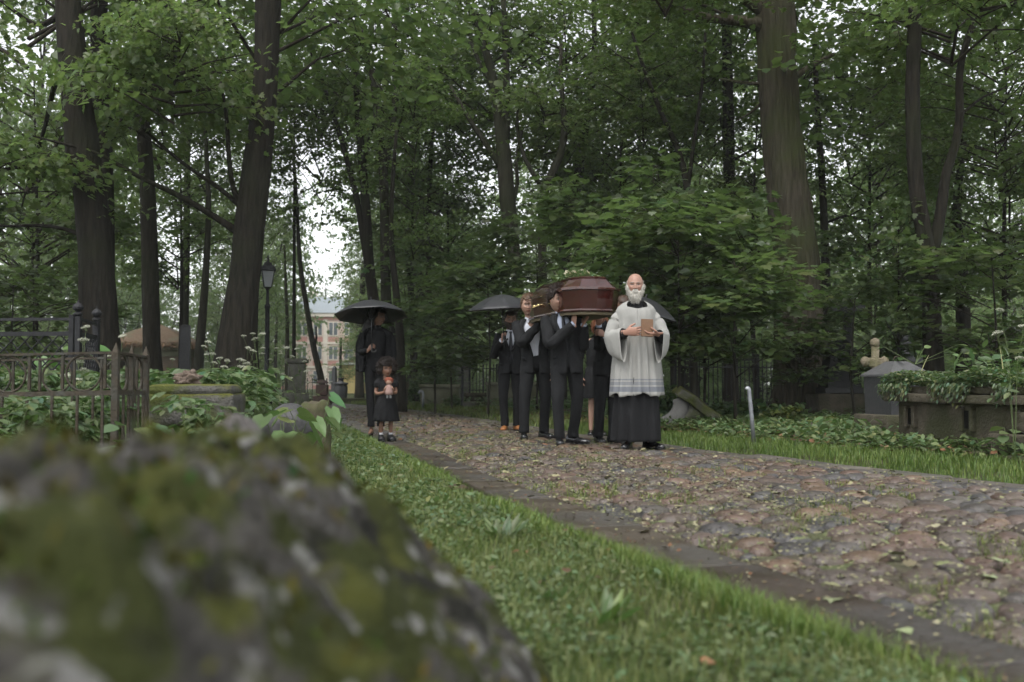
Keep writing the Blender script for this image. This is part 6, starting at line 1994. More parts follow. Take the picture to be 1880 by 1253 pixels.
def suit(root, j, s, m, shirt, tie, gap_z, hem=.80, cuffs=True, open_front=False, width=1.0, seed=0.0, lapel=True):
    """jacket with lapels, shirt, tie, trousers"""
    V3 = lambda k: np.array(j[k])
    k = s
    ch, pe, ne = V3('chest'), V3('pelvis'), V3('neck')
    def off(z):
        return np.interp(z, [pe[2], ch[2], ne[2]], [pe[0], ch[0], ne[0]]), np.interp(z, [pe[2], ch[2], ne[2]], [pe[1], ch[1], ne[1] - .01])
    def R_(rows): return [(z * k, hw * k * width, hd * k, *off(z * k)) for z, hw, hd in rows]
    # shirt
    mb = MB()
    torso_loft(mb, gap=(None if tie else (lambda z: max(.001, .85 * (z / k - 1.37) / .13))), rows=R_([(.96, .150, .105), (1.10, .150, .110), (1.28, .160, .118), (1.38, .145, .105), (1.435, .095, .080), (1.470, .062, .062), (1.503, .060, .061)]), n=30, fold=.004, seed=seed)
    for sg in (-1, 1):                                  # collar points
        c = np.array((*off(1.48 * k), 0)) + np.array((sg * .030 * k, -.058 * k, 1.478 * k))
        mb.add([c + np.array((-sg * .030, -.006, .004)) * k, c + np.array((sg * .030, .030, .030)) * k, c + np.array((sg * .034, .010, -.012)) * k, c + np.array((-sg * .004, -.018, -.048)) * k], [(0, 1, 2, 3)])
    sh = mb.build('shirt', shirt, root, True)
    if tie:
        mb = MB()
        ox, oy = off(1.4 * k)
        f = lambda z: np.interp(z, [1.05, 1.28, 1.40, 1.48], [-.114, -.124, -.100, -.074])
        z_ = [1.475, 1.452, 1.437, 1.37, 1.27, 1.15, .99]; w_ = [.016, .020, .013, .020, .027, .032, .036]
        L1 = [((off(z * k)[0]) - w * k, off(z * k)[1] + (f(z) - .008) * k, z * k) for z, w in zip(z_, w_)]
        L2 = [((off(z * k)[0]), off(z * k)[1] + (f(z) - .014) * k, z * k) for z, w in zip(z_, w_)]
        L3 = [((off(z * k)[0]) + w * k, off(z * k)[1] + (f(z) - .008) * k, z * k) for z, w in zip(z_, w_)]
        mb.rings([[a, b, c] for a, b, c in zip(L1, L2, L3)], False, False)
        solid(mb.build('tie', M_TIE, root, True), .006)
    # jacket body
    def gap(z):
        z = z / k
        if z < gap_z: return (.01 + .35 * max(0, gap_z - z - .16)) if not open_front else .13
        return (.01 if not open_front else .13) + .56 * ((z - gap_z) / (1.50 - gap_z)) ** 1.1
    mb = MB()
    rings = torso_loft(mb, R_([(hem, .183, .138), (.90, .178, .136), (1.05, .160, .130), (1.15, .162, .132), (1.27, .182, .140), (1.34, .188, .136), (1.385, .180, .120), (1.42, .150, .098), (1.45, .105, .082), (1.482, .078, .074)]), gap, n=46, fold=.018, seed=seed, vfold=.022, vk=5)
    if lapel:
        rg = [r for r in rings if r[0][2] / k > gap_z - .01]
        for end in (0, -1):
            A_, B_ = [], []
            for i, r in enumerate(rg):
                t = i / max(1, len(rg) - 1)
                w = (.020 + .062 * math.sin(min(1, t * 1.15) * math.pi * .62)) * k
                e = r[end]; nx = r[1 if end == 0 else -2]
                d = nx - e; d = d / max(np.linalg.norm(d), 1e-6)
                outw = np.array((0, -.010 * k, 0))
                A_.append(e + outw); B_.append(e + d * w + outw * .9)
            mb.rings([[a, b] for a, b in zip(A_, B_)], False, False)
    # sleeves
    for sd in 'lr':
        e, w, sh_ = V3('e' + sd), V3('w' + sd), V3('s' + sd)
        d = (e - w); d = d / np.linalg.norm(d)
        cloth_tube(mb, [sh_ + np.array((0, 0, .005)) - (e - sh_) * .10, sh_ + (e - sh_) * .08, (sh_ + e) / 2, e, (e + w) / 2, w + d * .030 * k], np.array([.060, .073, .068, .062, .054, .047]) * k, 34, 18, .17, seed + (3 if sd == 'l' else 7), ramp=[.3, .5, 1, 1.5, 1.3, .9])
    jk = solid(mb.build('jacket', m, root, True), .005)
    if cuffs:
        for sd in 'lr':
            e, w = V3('e' + sd), V3('w' + sd)
            d = (e - w); d = d / np.linalg.norm(d)
            mb = MB(); mb.tube([w + d * .055 * k, w + d * .02 * k, w + d * .006 * k], [.036 * k, .037 * k, .036 * k], 12)
            mb.build('cuff', shirt, sh, True)
    # pocket flap
    if lapel:
        mb = MB()
        for sg in (-1,):
            x, y = sect(.176 * k * width, .138 * k, np.array([.75, .95, 1.15, 1.3]))
            ox, oy = off(.99 * k)
            mb.rings([[(sg * a + ox, b + oy - .010, z * k) for a, b in zip(x, y)] for z in (1.005, .965)], False, False)
        solid(mb.build('pocket_flap', m, jk, True), .006)
    trousers(root, j, s, m, seed)
def trousers(root, j, s, m, seed=0.0, slim=1.0, hem=.045):
    V3 = lambda k: np.array(j[k])
    k = s
    mb = MB()
    pe = V3('pelvis')
    mb.tube([pe + np.array((0, 0, .12 * k)), pe + np.array((0, 0, .04 * k)), pe - np.array((0, 0, .05 * k)), pe - np.array((0, 0, .11 * k))], np.array([.140, .158, .160, .118]) * k * slim, 18, flat=.74, up=(1, 0, 0))
    for sd in 'lr':
        h, kn, an = V3('h' + sd), V3('k' + sd), V3('a' + sd)
        a2 = an + np.array((0, 0, hem - .045)) * k
        cloth_tube(mb, [h + np.array((0, 0, .03)) * k, h * .72 + kn * .28, h * .42 + kn * .58, kn, (kn + an) / 2, a2 + np.array((0, 0, .06)) * k, a2 - np.array((0, 0, .015)) * k], np.array([.096, .093, .083, .071, .064, .060, .063]) * k * slim, 40, 18, .11, seed + (1 if sd == 'l' else 5), ramp=[.4, .6, .6, .8, .7, .9, 1.9])
    mb.build('trousers', m, root, True)
def shoes(root, j, s, m, L_=.285):
    for sd in 'lr':
        a = j['a' + sd]
        shoe('shoe', root, a, j['t' + sd], L_ * s, m)

def scalp(front=.052, side=.0, back=-.075, temple=.03):
    """hair region: hairline height at the forehead, over the ears and in the nape"""
    def f(x, y, z):
        if y < -.045: return z > front + (temple * .6 if abs(x) > .045 else 0) - .25 * max(0, abs(x) - .05)
        if y < .0: return z > side + (front - side) * (-y / .045) * .55
        return z > side + (back - side) * min(1, y / .05)
    return f

# ------------------------------------------------------------------ umbrella
def umbrella(label, hand, tip_dir, length, r, drop, ribs=8, group='black umbrellas', grip=.10, spin=.2):
    """hand: where it is held; tip_dir: along the shaft upward; length from hand to apex"""
    root = empty('umbrella', hand, 0, label, 'umbrella', group)
    q = Vector((0, 0, 1)).rotation_difference(Vector(tip_dir).normalized())
    root.rotation_mode = 'QUATERNION'; root.rotation_quaternion = q
    mb = MB(); mb.tube([(0, 0, -.02), (0, 0, length + .05)], .006, 8); mb.build('shaft', M_STEEL, root, True)
    mb = MB(); a = np.linspace(0, math.pi, 8)
    mb.tube([(0, 0, .03), (0, 0, -grip * .6)] + [(.028 - .028 * math.cos(t), 0, -grip * .6 - .028 * math.sin(t)) for t in a], .012, 8); mb.build('handle', mat('umbrella_handle', (.012, .012, .012), (.02, .02, .02), scale=9, rough=.4), root, True)
    # canopy: gores sag between the ribs
    mb = MB(); nr, na = 12, ribs * 6
    rings = []
    for i in range(nr + 1):
        t = max(.012, i / nr)
        row = []
        for jn in range(na):
            ph = 2 * math.pi * jn / na
            w = abs(math.sin(ph * ribs / 2))                      # 0 on a rib, 1 between
            rr = r * t * (1 - .075 * w * t * t)
            z = length - drop * (t ** 1.75) - .018 * w * t * (1 - .3 * t) + .012 * w * t ** 4
            row.append((rr * math.cos(ph), rr * math.sin(ph), z))
        rings.append(row)
    mb.rings(rings, False, True)
    can = mb.build('canopy', M_UMB, root, False, fix=False)
    can.rotation_euler = (0, 0, spin)
    can.data.polygons.foreach_set('use_smooth', [True] * len(can.data.polygons))
    solid(can, .0015)
    for k in range(ribs):
        ph = 2 * math.pi * k / ribs + spin
        mb = MB(); mb.tube([(r * t * math.cos(ph), r * t * math.sin(ph), length - .006 - drop * t ** 1.75) for t in np.linspace(.02, 1.015, 8)], .0032, 5)
        ro_ = mb.build('rib', M_STEEL, root, True)
        mb = MB(); t = .48
        mb.tube([(.012 * math.cos(ph), .012 * math.sin(ph), length - drop * .95 - .06), (r * t * math.cos(ph), r * t * math.sin(ph), length - .008 - drop * t ** 1.75)], .0028, 5)
        mb.build('stretcher', M_STEEL, ro_, True)
    mb = MB(); mb.lathe([(.014, length - drop * .95 - .09), (.014, length - drop * .95 - .04)], n=10); mb.build('runner', M_STEEL, root, True)
    return root

# ================================================================== the procession
def Pz(x, y): return float(path_z(x, y)) + .018
def W(root, local):
    """figure-frame point to world"""
    c, s_ = math.cos(root.rotation_euler.z), math.sin(root.rotation_euler.z)
    l = root.location
    return Vector((l.x + local[0] * c - local[1] * s_, l.y + local[0] * s_ + local[1] * c, l.z + local[2]))

# --- coffin: long faceted body on the shoulders
ax = Vector((-.255, .967, 0))                                   # from the front end back
cf_front = Vector((.925, 11.15, 0))
cf = empty('coffin', tuple(cf_front + ax * 1.0 + Vector((0, 0, 1.50))), math.atan2(ax.y, ax.x) - math.pi / 2, 'polished dark red-brown wooden coffin carried on the bearers\' shoulders', 'coffin')
M_MAHO = mat('polished_mahogany', (.026, .0065, .0052), (.052, .0125, .0095), scale=3.5, rough=.16, spec=.5, coat=.8, stretch=(6, .7, 6), detail=7)
M_MAHOD = mat('dark_mahogany_trim', (.040, .013, .010), (.065, .022, .017), scale=3.5, rough=.2, spec=.5, coat=.8, stretch=(6, .7, 6))
M_LINING = mat('pale_base_board', (.13, .105, .060), (.17, .14, .085), scale=5, rough=.7)
M_BRASS = mat('brass', (.55, .42, .20), (.62, .48, .25), scale=9, rough=.25, metal=1.0)
PLAN = [(0, -1.0), (.20, -.975), (.335, -.78), (.345, .40), (.30, .80), (.19, .975), (0, 1.0), (-.19, .975), (-.30, .80), (-.345, .40), (-.335, -.78), (-.20, -.975)]
def prof(levels, nm, m, closed=True):
    mb = MB()
    mb.rings([[(x * k, y * (1 - (1 - k) * .30) if abs(k) > 0 else y, z) for x, y in PLAN] for z, k in levels], closed, True)
    return mb.build(nm, m, cf)
prof([(.0, .85), (.03, .86)], 'base_board', M_LINING)
prof([(.032, .92), (.045, .945), (.06, .925)], 'lower_moulding', M_MAHOD)
prof([(.058, .905), (.262, .985)], 'body', M_MAHO)
prof([(.262, 1.0), (.272, 1.035), (.290, 1.035), (.302, .99)], 'rim_moulding', M_MAHOD)
prof([(.302, .955), (.400, .66)], 'lid', M_MAHO)
prof([(.400, .68), (.414, .69), (.424, .62)], 'lid_top', M_MAHOD)
for sd in (-1, 1):
    for y in (-.45, .2):
        mb = MB()
        a = np.linspace(0, math.pi, 9)
        mb.tube([(sd * (.345 + .05 * math.sin(t)), y - .09 * math.cos(t), .17 - .03 * math.sin(t)) for t in a], .008, 8)
        mb.lathe([(.022, -.015), (.026, 0), (.022, .015)], c=(sd * .338, y - .09, .17), n=10); mb.lathe([(.022, -.015), (.026, 0), (.022, .015)], c=(sd * .338, y + .09, .17), n=10)
        mb.build('handle', M_BRASS, cf, True)
# --- flowers on the lid
fl = empty('flower_arrangement', tuple(cf.matrix_basis @ Vector((0, -.28, .426))), 0, 'arrangement of cream roses and green foliage on the coffin lid', 'flowers')
rng = np.random.default_rng(77)
S = Soup(); n = 560
a = rng.uniform(0, 6.28, n); r_ = np.sqrt(rng.random(n))
S.leaves(np.stack([np.cos(a) * r_ * .26, np.sin(a) * r_ * .34, rng.uniform(.0, .13, n) * (1 - .6 * r_)], -1), a + rng.normal(0, .6, n), rng.normal(.25, .4, n), rng.normal(0, .4, n), rng.uniform(.035, .085, n), rng.uniform(.014, .035, n), 'oval', lo=.6, hi=1.7, tint=(1.1, 1.1, 1.0))
link('foliage', S.mesh('foliage', M_HERB), fl)
M_ROSE = mat('cream_petals', (.62, .55, .40), (.72, .66, .52), scale=14, rough=.6, spec=.2, transl=.2)
def rose_mesh(seed):
    rg = np.random.default_rng(seed); S = Soup()
    for ring, (r, k, el, sz) in enumerate(((.006, 4, 1.3, .030), (.014, 6, 1.0, .034), (.022, 7, .65, .036), (.028, 8, .3, .036))):
        a = np.linspace(0, 6.28, k, endpoint=False) + rg.uniform(0, 2)
        S.leaves(np.stack([np.cos(a) * r * .6, np.sin(a) * r * .6, np.full(k, .002)], -1), a, np.full(k, el) + rg.normal(0, .1, k), rg.normal(0, .2, k), sz, sz * 1.1, 'heart', lo=.85, hi=1.1, warm=.03)
    return S.mesh('rose', M_ROSE)
RO = [rose_mesh(i) for i in range(3)]
for i in range(14):
    a = rng.uniform(0, 6.28); r_ = math.sqrt(rng.random()) * .15
    o = link('rose', RO[i % 3], fl, (math.cos(a) * r_, math.sin(a) * r_ * 1.2 - .03, .105 - .30 * r_), (rng.normal(0, .4), rng.normal(0, .4), rng.uniform(0, 6)), (1.05,) * 3)

# --- the priest
F = dict(skin=SK['red'], hair=(.50, .47, .42), brow=(.24, .21, .18), eye=.0045, jaw=.16, slim=.85)
px_, py__ = gx(1168, 10.95), 10.95
s = 1.045
J = dict(pelvis=(0, 0, .95), head=(-.01, -.02, 1.665), hrot=(.02, 0, -.12), sl=(.165, .01, 1.385), sr=(-.165, .01, 1.385),
         er=(-.262, -.04, 1.12), wr=(-.135, -.285, 1.165), el=(.270, -.04, 1.12), wl=(.175, -.275, 1.15),
         ar=(-.09, .0, .09), al=(.14, .02, .09), tr=-.35, tl=.65, kr=(-.10, 0, .5), kl=(.12, 0, .5),
         hand_r=dict(f=(1, -.28, .10), n=(.10, .95, .1), curl=(.30, .32, .36, .4), thumb=.2, s=1.08), hand_l=dict(f=(-.9, -.25, -.10), n=(.0, .35, .95), curl=(.35, .35, .35, .35), thumb=.9, s=1.05))
pr, j, hm = figure('bald white-bearded man in white surplice over black cassock holding a book', (px_, py__, Pz(px_, py__)), 0.02, s, F, J)
make_hair('beard', pr, hm, F, lambda x, y, z: y < .015 and z < (-.041 if abs(x) < .026 else (-.062 + .012 * abs(abs(x) - .040) / .014 if abs(x) < .054 else -.050 + 2.4 * (abs(x) - .054))) and not (abs(x) < .017 and -.0685 < z < -.0605), lambda x, y, z: .005 + .014 * max(0, min(1, (-z - .035) / .07)), 1900, .028, .35, (.50, .48, .43), 3, (0, -.25, -1), .35, .005)
make_hair('hair', pr, hm, F, lambda x, y, z: (y > -.01 and -.07 < z < .055 and (abs(x) > .035 or y > .06)), .003, 700, .018, .3, (.40, .37, .32), 4, (0, .4, -1), .3)
# beard hanging below the chin
mb = MB(); Q = [(0, -.070, -.080), (0, -.082, -.110), (0, -.080, -.140), (0, -.072, -.165)]
mb.tube(Q, [.044, .046, .038, .014], 16, flat=.66, up=(1, 0, 0), col=(.46, .44, .39))
rg2 = np.random.default_rng(5); nb_ = 700; aa = rg2.uniform(0, 6.28, nb_); hh = rg2.uniform(-.160, -.080, nb_)
rr_ = np.interp(hh, [-.165, -.14, -.11, -.08], [.014, .038, .046, .044])
lv, lf_ = leaves(np.stack([np.cos(aa) * rr_, -.076 + np.sin(aa) * rr_ * .66, hh], -1), aa, rg2.uniform(-1.5, -.9, nb_), rg2.uniform(-1.5, 1.5, nb_), rg2.uniform(.02, .045, nb_), .004, 'kite')
mb.add(lv, lf_.tolist(), 0, np.repeat(np.array([[.50, .48, .43]]) * rg2.uniform(.7, 1.2, (nb_, 1)), 4, axis=0))
me = mb.mesh('beard_tip', M_HAIRP, True, fix=False); me.transform(hm); link('beard_tip', me, pr)
# cassock, surplice
k = s
mb = MB(); torso_loft(mb, [(.085 * k, .240, .195, 0, 0), (.30 * k, .230, .180, 0, 0), (.60 * k, .215, .165, 0, 0), (.95 * k, .19, .15, 0, 0)], n=72, fold=.008, vfold=.12, vk=8, seed=2.0)
solid(mb.build('cassock', mat('cassock_cloth', (.0085, .0087, .0095), (.0130, .0132, .0142), scale=50, rough=.85, spec=.2, bump=.3, bscale=240), pr, True), .006)
mb = MB(); torso_loft(mb, [(1.30 * k, .15, .11, 0, 0), (1.41 * k, .12, .09, 0, 0), (1.455 * k, .085, .076, 0, 0), (1.50 * k, .066, .068, 0, 0), (1.545 * k, .064, .066, 0, 0)], n=30, fold=.003)
for sd in 'lr':
    e, w = np.array(j['e' + sd]), np.array(j['w' + sd]); cloth_tube(mb, [np.array(j['s' + sd]), e, w + (e - w) * .06], np.array([.035, .050, .044]) * k, 14, 12, .06, 3.0)
mb.build('cassock_top', M_BLACKC, pr, True)
LACE = (.455 * k + .06)
def band_mat():
    """white linen whose lower skirt is woven into thin grey lace bands"""
    m = mat('surplice_linen', (.275, .272, .255), (.335, .330, .310), scale=9, rough=.9, spec=.12, bump=1.0, bscale=9, stretch=(1, 1, .35))
    N, L = m.node_tree.nodes, m.node_tree.links
    bs = [n for n in N if n.type == 'BSDF_PRINCIPLED'][0]
    src = bs.inputs['Base Color'].links[0].from_socket
    tc = [n for n in N if n.type == 'TEX_COORD'][0]
    sx = N.new('ShaderNodeSeparateXYZ'); L.new(tc.outputs['Object'], sx.inputs[0])
    cr = N.new('ShaderNodeValToRGB'); cr.color_ramp.interpolation = 'CONSTANT'
    mr = N.new('ShaderNodeMapRange'); mr.inputs['From Min'].default_value, mr.inputs['From Max'].default_value = .55, .95
    L.new(sx.outputs['Z'], mr.inputs['Value']); L.new(mr.outputs[0], cr.inputs[0])
    el = cr.color_ramp.elements
    el[0].position = 0; el[0].color = (0, 0, 0, 1); el[1].position = .14; el[1].color = (1, 1, 1, 1)
    for p_, v in ((.27, 0), (.31, .75), (.40, 0), (.435, .85), (.475, 0)):
        e = el.new(p_); e.color = (v, v, v, 1)
    mx = N.new('ShaderNodeMix'); mx.data_type = 'RGBA'; mx.inputs[7].default_value = (.165, .175, .195, 1)
    L.new(src, mx.inputs[6]); L.new(cr.outputs[0], mx.inputs[0]); L.new(mx.outputs[2], bs.inputs['Base Color'])
    return m
M_SURP = band_mat()
mb = MB()
def sq_gap(z):                                               # square neckline
    z = z / k
    return 0.0
rows = [(.545 * k, .270, .222, 0, -.005), (.75 * k, .248, .205, 0, -.005), (1.0 * k, .225, .182, 0, -.005), (1.20 * k, .205, .160, 0, -.003), (1.345 * k, .208, .152, 0, 0), (1.40 * k, .212, .138, 0, 0), (1.44 * k, .188, .118, 0, 0), (1.475 * k, .140, .096, 0, 0), (1.498 * k, .092, .080, 0, .006)]
zz = np.linspace(rows[0][0], rows[-1][0], 46)
rings = []
for z in zz:
    f = lambda q: np.interp(z, [r[0] for r in rows], [r[q] for r in rows])
    neck = np.interp(z, [1.418 * k, 1.425 * k, 1.498 * k], [0, .46, .90])   # the opening starts square at the breast
    a = np.linspace(neck, 2 * math.pi - neck, 97)
    x, y = sect(f(1), f(2), a, 2.3)
    amt = .12 * np.interp(z, [.55 * k, 1.15 * k, 1.33 * k], [1, .75, .05])
    pl = 1.1 - 2.2 * np.abs(np.sin(a * 7.5 + .8 * np.sin(a * 2))) ** .6 + .4 * np.sin(a * 8 + 1)
    kk = 1 + amt * pl * (.75 + .5 * np.sin(a * 3 + 2)) + np.array([.05 * mnoise.noise(Vector((math.sin(t) * 2, math.cos(t) * 2, z * 3))) for t in a])
    dz = .016 * max(0, 1 - (z - rows[0][0]) / .3) * (np.sin(a * 5 + 1) + .6 * np.sin(a * 11))
    rings.append(np.stack([x * kk + f(3), y * kk + f(4), z + dz], -1))
mb.rings(rings, False, False)
# wide bell sleeves with a hanging point
for sd, sg in (('l', 1), ('r', -1)):
    sh_, e, w = np.array(j['s' + sd]), np.array(j['e' + sd]), np.array(j['w' + sd])
    Q = rs([sh_ + np.array((-sg * .06, 0, -.01)), sh_ + (e - sh_) * .35, e + np.array((sg * .0, -.02, .02)), e + (w - e) * .82], 22)
    r_ = np.interp(np.linspace(0, 1, 22), [0, .2, .5, .7, 1], [.062, .068, .070, .078, .088]) * k
    hang = np.interp(np.linspace(0, 1, 22), [0, .4, .7, 1], [0, .03, .13, .23]) * k
    n = 26; rg_ = []
    T = np.gradient(Q, axis=0); T /= np.linalg.norm(T, axis=1, keepdims=True)
    for i in range(22):
        up = np.array((0, 0, 1.)); 
        if abs(T[i][2]) > .8: up = np.array((0, -1., 0))
        u_ = np.cross(up, T[i]); u_ /= np.linalg.norm(u_); v_ = np.cross(T[i], u_)
        a = np.linspace(0, 2 * math.pi, n, endpoint=False)
        wn_ = np.array([mnoise.noise(Vector((math.cos(t) * 1.5 + sg, math.sin(t) * 1.5, i * .35))) for t in a])
        flat = np.interp(i, [8, 21], [1, .55])
        p = Q[i] + np.outer(np.cos(a) * r_[i] * flat * (1 + .12 * wn_), u_) + np.outer(np.sin(a) * r_[i] * (1 + .12 * wn_) * np.interp(i, [12, 21], [1, .62]), v_)
        p[:, 2] -= hang[i] * np.clip(-np.sin(a), 0, 1) ** 1.3
        rg_.append(p)
    mb.rings(rg_, False, True)
solid(mb.build('surplice', M_SURP, pr, True), .004)
shoes(pr, j, 1.0, M_SHOE, .29)
# his book
bw = W(pr, (.070, -.335, 1.265))
bk = empty('book', tuple(bw), .05, 'small brown clothbound book held by the white-bearded man', 'book')
bk.rotation_euler = (-.12, .03, .05)
mb = MB(); mb.bbox((0, 0, 0), (.118, .005, .180), .002); mb.bbox((0, .026, 0), (.118, .005, .180), .002); mb.bbox((-.059, .013, 0), (.006, .031, .180), .002)
mb.build('cover', mat('brown_book_cover', (.135, .072, .038), (.17, .095, .052), scale=30, rough=.7, bump=.2), bk)
mb = MB(); mb.box((.001, .013, 0), (.108, .020, .172)); mb.build('pages', mat('book_pages', (.5, .45, .33), (.56, .5, .38), scale=40, rough=.9), bk)

# --- front bearer: dark wavy hair, tie
F = dict(skin=SK['fair'], hair=(.022, .013, .009), stubble=.10)
x0, y0 = gx(1040, 11.6), 11.6
s = .985
J = dict(pelvis=(0, 0, .95), chest=(-.045, -.01, 1.28), neck=(-.07, -.01, 1.50), head=(-.115, -.045, 1.655), hrot=(.20, .10, .42), sl=(.125, .01, 1.415), sr=(-.235, .0, 1.395),
         er=(-.215, -.20, 1.135), wr=(.045, -.27, 1.365), el=(.185, -.06, 1.11), wl=(.165, -.19, 1.365),
         ar=(-.105, -.12, .09), al=(.095, .10, .09), tr=-.08, tl=.95, kr=(-.12, -.11, .50), kl=(.125, .01, .5),
         hand_r=dict(f=(-.04, .02, 1), n=(.85, .5, 0), curl=(.10, .10, .12, .15), thumb=.2), hand_l=dict(f=(.5, .35, .75), n=(-.3, .2, .9), curl=(.1, .1, .1, .1), thumb=.1))
b1, j, hm = figure('coffin bearer with dark wavy hair, dark suit and tie, head bowed', (x0, y0, Pz(x0, y0)), .12, s, F, J)
make_hair('hair', b1, hm, F, scalp(.050, -.005, -.085), lambda x, y, z: .018 + .020 * max(0, z / .118), 1300, .038, .9, None, 6, (0, .1, -.4), .9, .009)
suit(b1, j, s, M_SUITG, M_SHIRTB, True, 1.16, seed=1.3)
shoes(b1, j, s, M_SHOE)

# --- second bearer: short brown hair, open collar
F = dict(skin=SK['fair'], hair=(.085, .048, .026), stubble=.08)
x0, y0 = gx(983, 12.9), 12.9
s = 1.0
J = dict(pelvis=(0, 0, .95), chest=(-.045, -.01, 1.28), neck=(-.075, -.005, 1.50), head=(-.095, -.035, 1.66), hrot=(.02, .05, -.05), sl=(.115, .01, 1.405), sr=(-.235, .0, 1.40),
         er=(-.185, -.20, 1.19), wr=(.062, -.27, 1.45), el=(.205, .04, 1.13), wl=(.215, -.03, .86),
         ar=(-.155, -.10, .09), al=(.115, .08, .09), tr=-.10, tl=.45, kr=(-.145, -.09, .5), kl=(.125, .01, .5),
         hand_r=dict(f=(.10, .02, 1), n=(.9, .4, 0), curl=(.12, .14, .16, .2), thumb=.3))
b2, j, hm = figure('coffin bearer with short brown hair and open white collar looking at the camera', (x0, y0, Pz(x0, y0)), .10, s, F, J)
make_hair('hair', b2, hm, F, scalp(.056, .0, -.075), lambda x, y, z: .008 + .016 * max(0, z / .118), 900, .030, .35, None, 8, (.5, .5, -.2), .5, .006)
suit(b2, j, s, M_SUITG, M_SHIRT, False, 1.02, seed=4.1, open_front=True)
shoes(b2, j, s, M_SHOE)

# --- far-side bearer, mostly hidden by the coffin and the priest
F = dict(skin=SK['tan'], hair=(.05, .028, .018), stubble=.2)
x0, y0 = gx(1117, 12.4), 12.4
s = 1.0
J = dict(chest=(.06, 0, 1.28), neck=(.13, 0, 1.49), head=(.185, -.03, 1.64), hrot=(.1, -.1, -.2), sl=(.27, .01, 1.395), sr=(-.08, 0, 1.41),
         er=(-.15, -.14, 1.14), wr=(-.185, -.28, 1.40), el=(.12, -.24, 1.12), wl=(-.135, -.36, 1.27),
         ar=(-.13, -.02, .09), al=(.03, -.10, .09), tr=.1, tl=.5, kr=(-.11, -.02, .5), kl=(.05, -.05, .5),
         hand_r=dict(f=(.15, .1, 1), n=(0, -.3, .9), curl=(.3, .3, .3, .3), thumb=.2), hand_l=dict(f=(-.75, -.2, .35), n=(0, .8, -.3), curl=(.9, .95, 1.0, 1.0), thumb=.9))
b3, j, hm = figure('far-side coffin bearer in black suit between the coffin and the bearded man', (x0, y0, Pz(x0, y0)), .15, s, F, J)
make_hair('hair', b3, hm, F, scalp(.052, .0, -.08), .014, 500, .03, .4, None, 9)
suit(b3, j, s, M_SUIT, M_SHIRTB, False, 1.15, seed=7.7)
shoes(b3, j, s, M_SHOE)

# --- woman behind, under the coffin: auburn hair, bare legs
F = dict(skin=SK['fair'], hair=(.16, .055, .022), slim=.9, voxel=.012)
x0, y0 = gx(1095, 14.4), 14.4
s = .94
J = dict(head=(.06, -.02, 1.65), hrot=(.1, 0, -.1), neck=(.05, .01, 1.50), ar=(-.085, 0, .09), al=(.07, -.04, .09), hl=(.07, 0, .93), hr=(-.07, 0, .93), kl=(.07, 0, .5), kr=(-.08, 0, .5))
w2, j, hm = figure('auburn-haired woman in black dress with bare legs walking behind the coffin', (x0, y0, Pz(x0, y0)), .05, s, F, J)
make_hair('hair', w2, hm, F, scalp(.050, -.10, -.11), lambda x, y, z: .022, 1100, .05, .35, None, 10, (0, .2, -1), .5)
mb = MB(); k = s
torso_loft(mb, [(.56 * k, .21, .16, 0, 0), (.80 * k, .19, .15, 0, 0), (1.03 * k, .135, .11, 0, 0), (1.28 * k, .16, .12, .02, 0), (1.42 * k, .15, .09, .04, 0), (1.47 * k, .07, .07, .05, 0)], n=40, fold=.006, vfold=.05, vk=7)
for sd in 'lr': cloth_tube(mb, [np.array(j['s' + sd]), np.array(j['e' + sd]), np.array(j['w' + sd])], np.array([.06, .048, .038]) * k, 16, 12, .07, 2.0)
mb.build('dress', M_BLACKC, w2, True)
shoes(w2, j, s, M_SHOE, .24)

# --- man with the umbrella at the back, tan shoes
F = dict(skin=SK['tan'], hair=(.045, .030, .022), stubble=.45)
x0, y0 = gx(937, 15.2), 15.2
s = .985
J = dict(head=(.0, -.025, 1.655), hrot=(.02, 0, .12), er=(-.235, -.03, 1.13), wr=(-.135, -.26, 1.345), wl=(.235, -.06, .90),
         ar=(-.085, -.03, .09), al=(.10, .02, .09), tr=-.20, tl=.35,
         hand_r=dict(f=(.10, -.10, 1), n=(.95, .0, .1), curl=(1.1, 1.15, 1.2, 1.2), thumb=1.0))
um, j, hm = figure('bearded man in black suit and tan shoes holding an umbrella at the rear', (x0, y0, Pz(x0, y0)), .05, s, F, J)
make_hair('hair', um, hm, F, scalp(.060, .0, -.08), lambda x, y, z: .007 + .008 * max(0, z / .118), 800, .03, .35, None, 12, (.2, .5, -.3), .5)
make_hair('beard', um, hm, F, lambda x, y, z: y < .0 and z < -.036 + .7 * max(0, abs(x) - .045) and not (abs(x) < .022 and -.073 < z < -.056), .010, 500, .02, .4, (.055, .040, .032), 13, (0, -.2, -1), .3)
suit(um, j, s, M_SUIT, M_SHIRT, True, 1.18, seed=9.2, hem=.84)
shoes(um, j, s, M_TANSH)
hw = W(um, np.array(j['wr']) + np.array((.02, -.035, .075)))
umbrella('open black umbrella held by the bearded man at the rear', hw, (-.05, -.04, 1), .575, .50, .215, spin=.15)

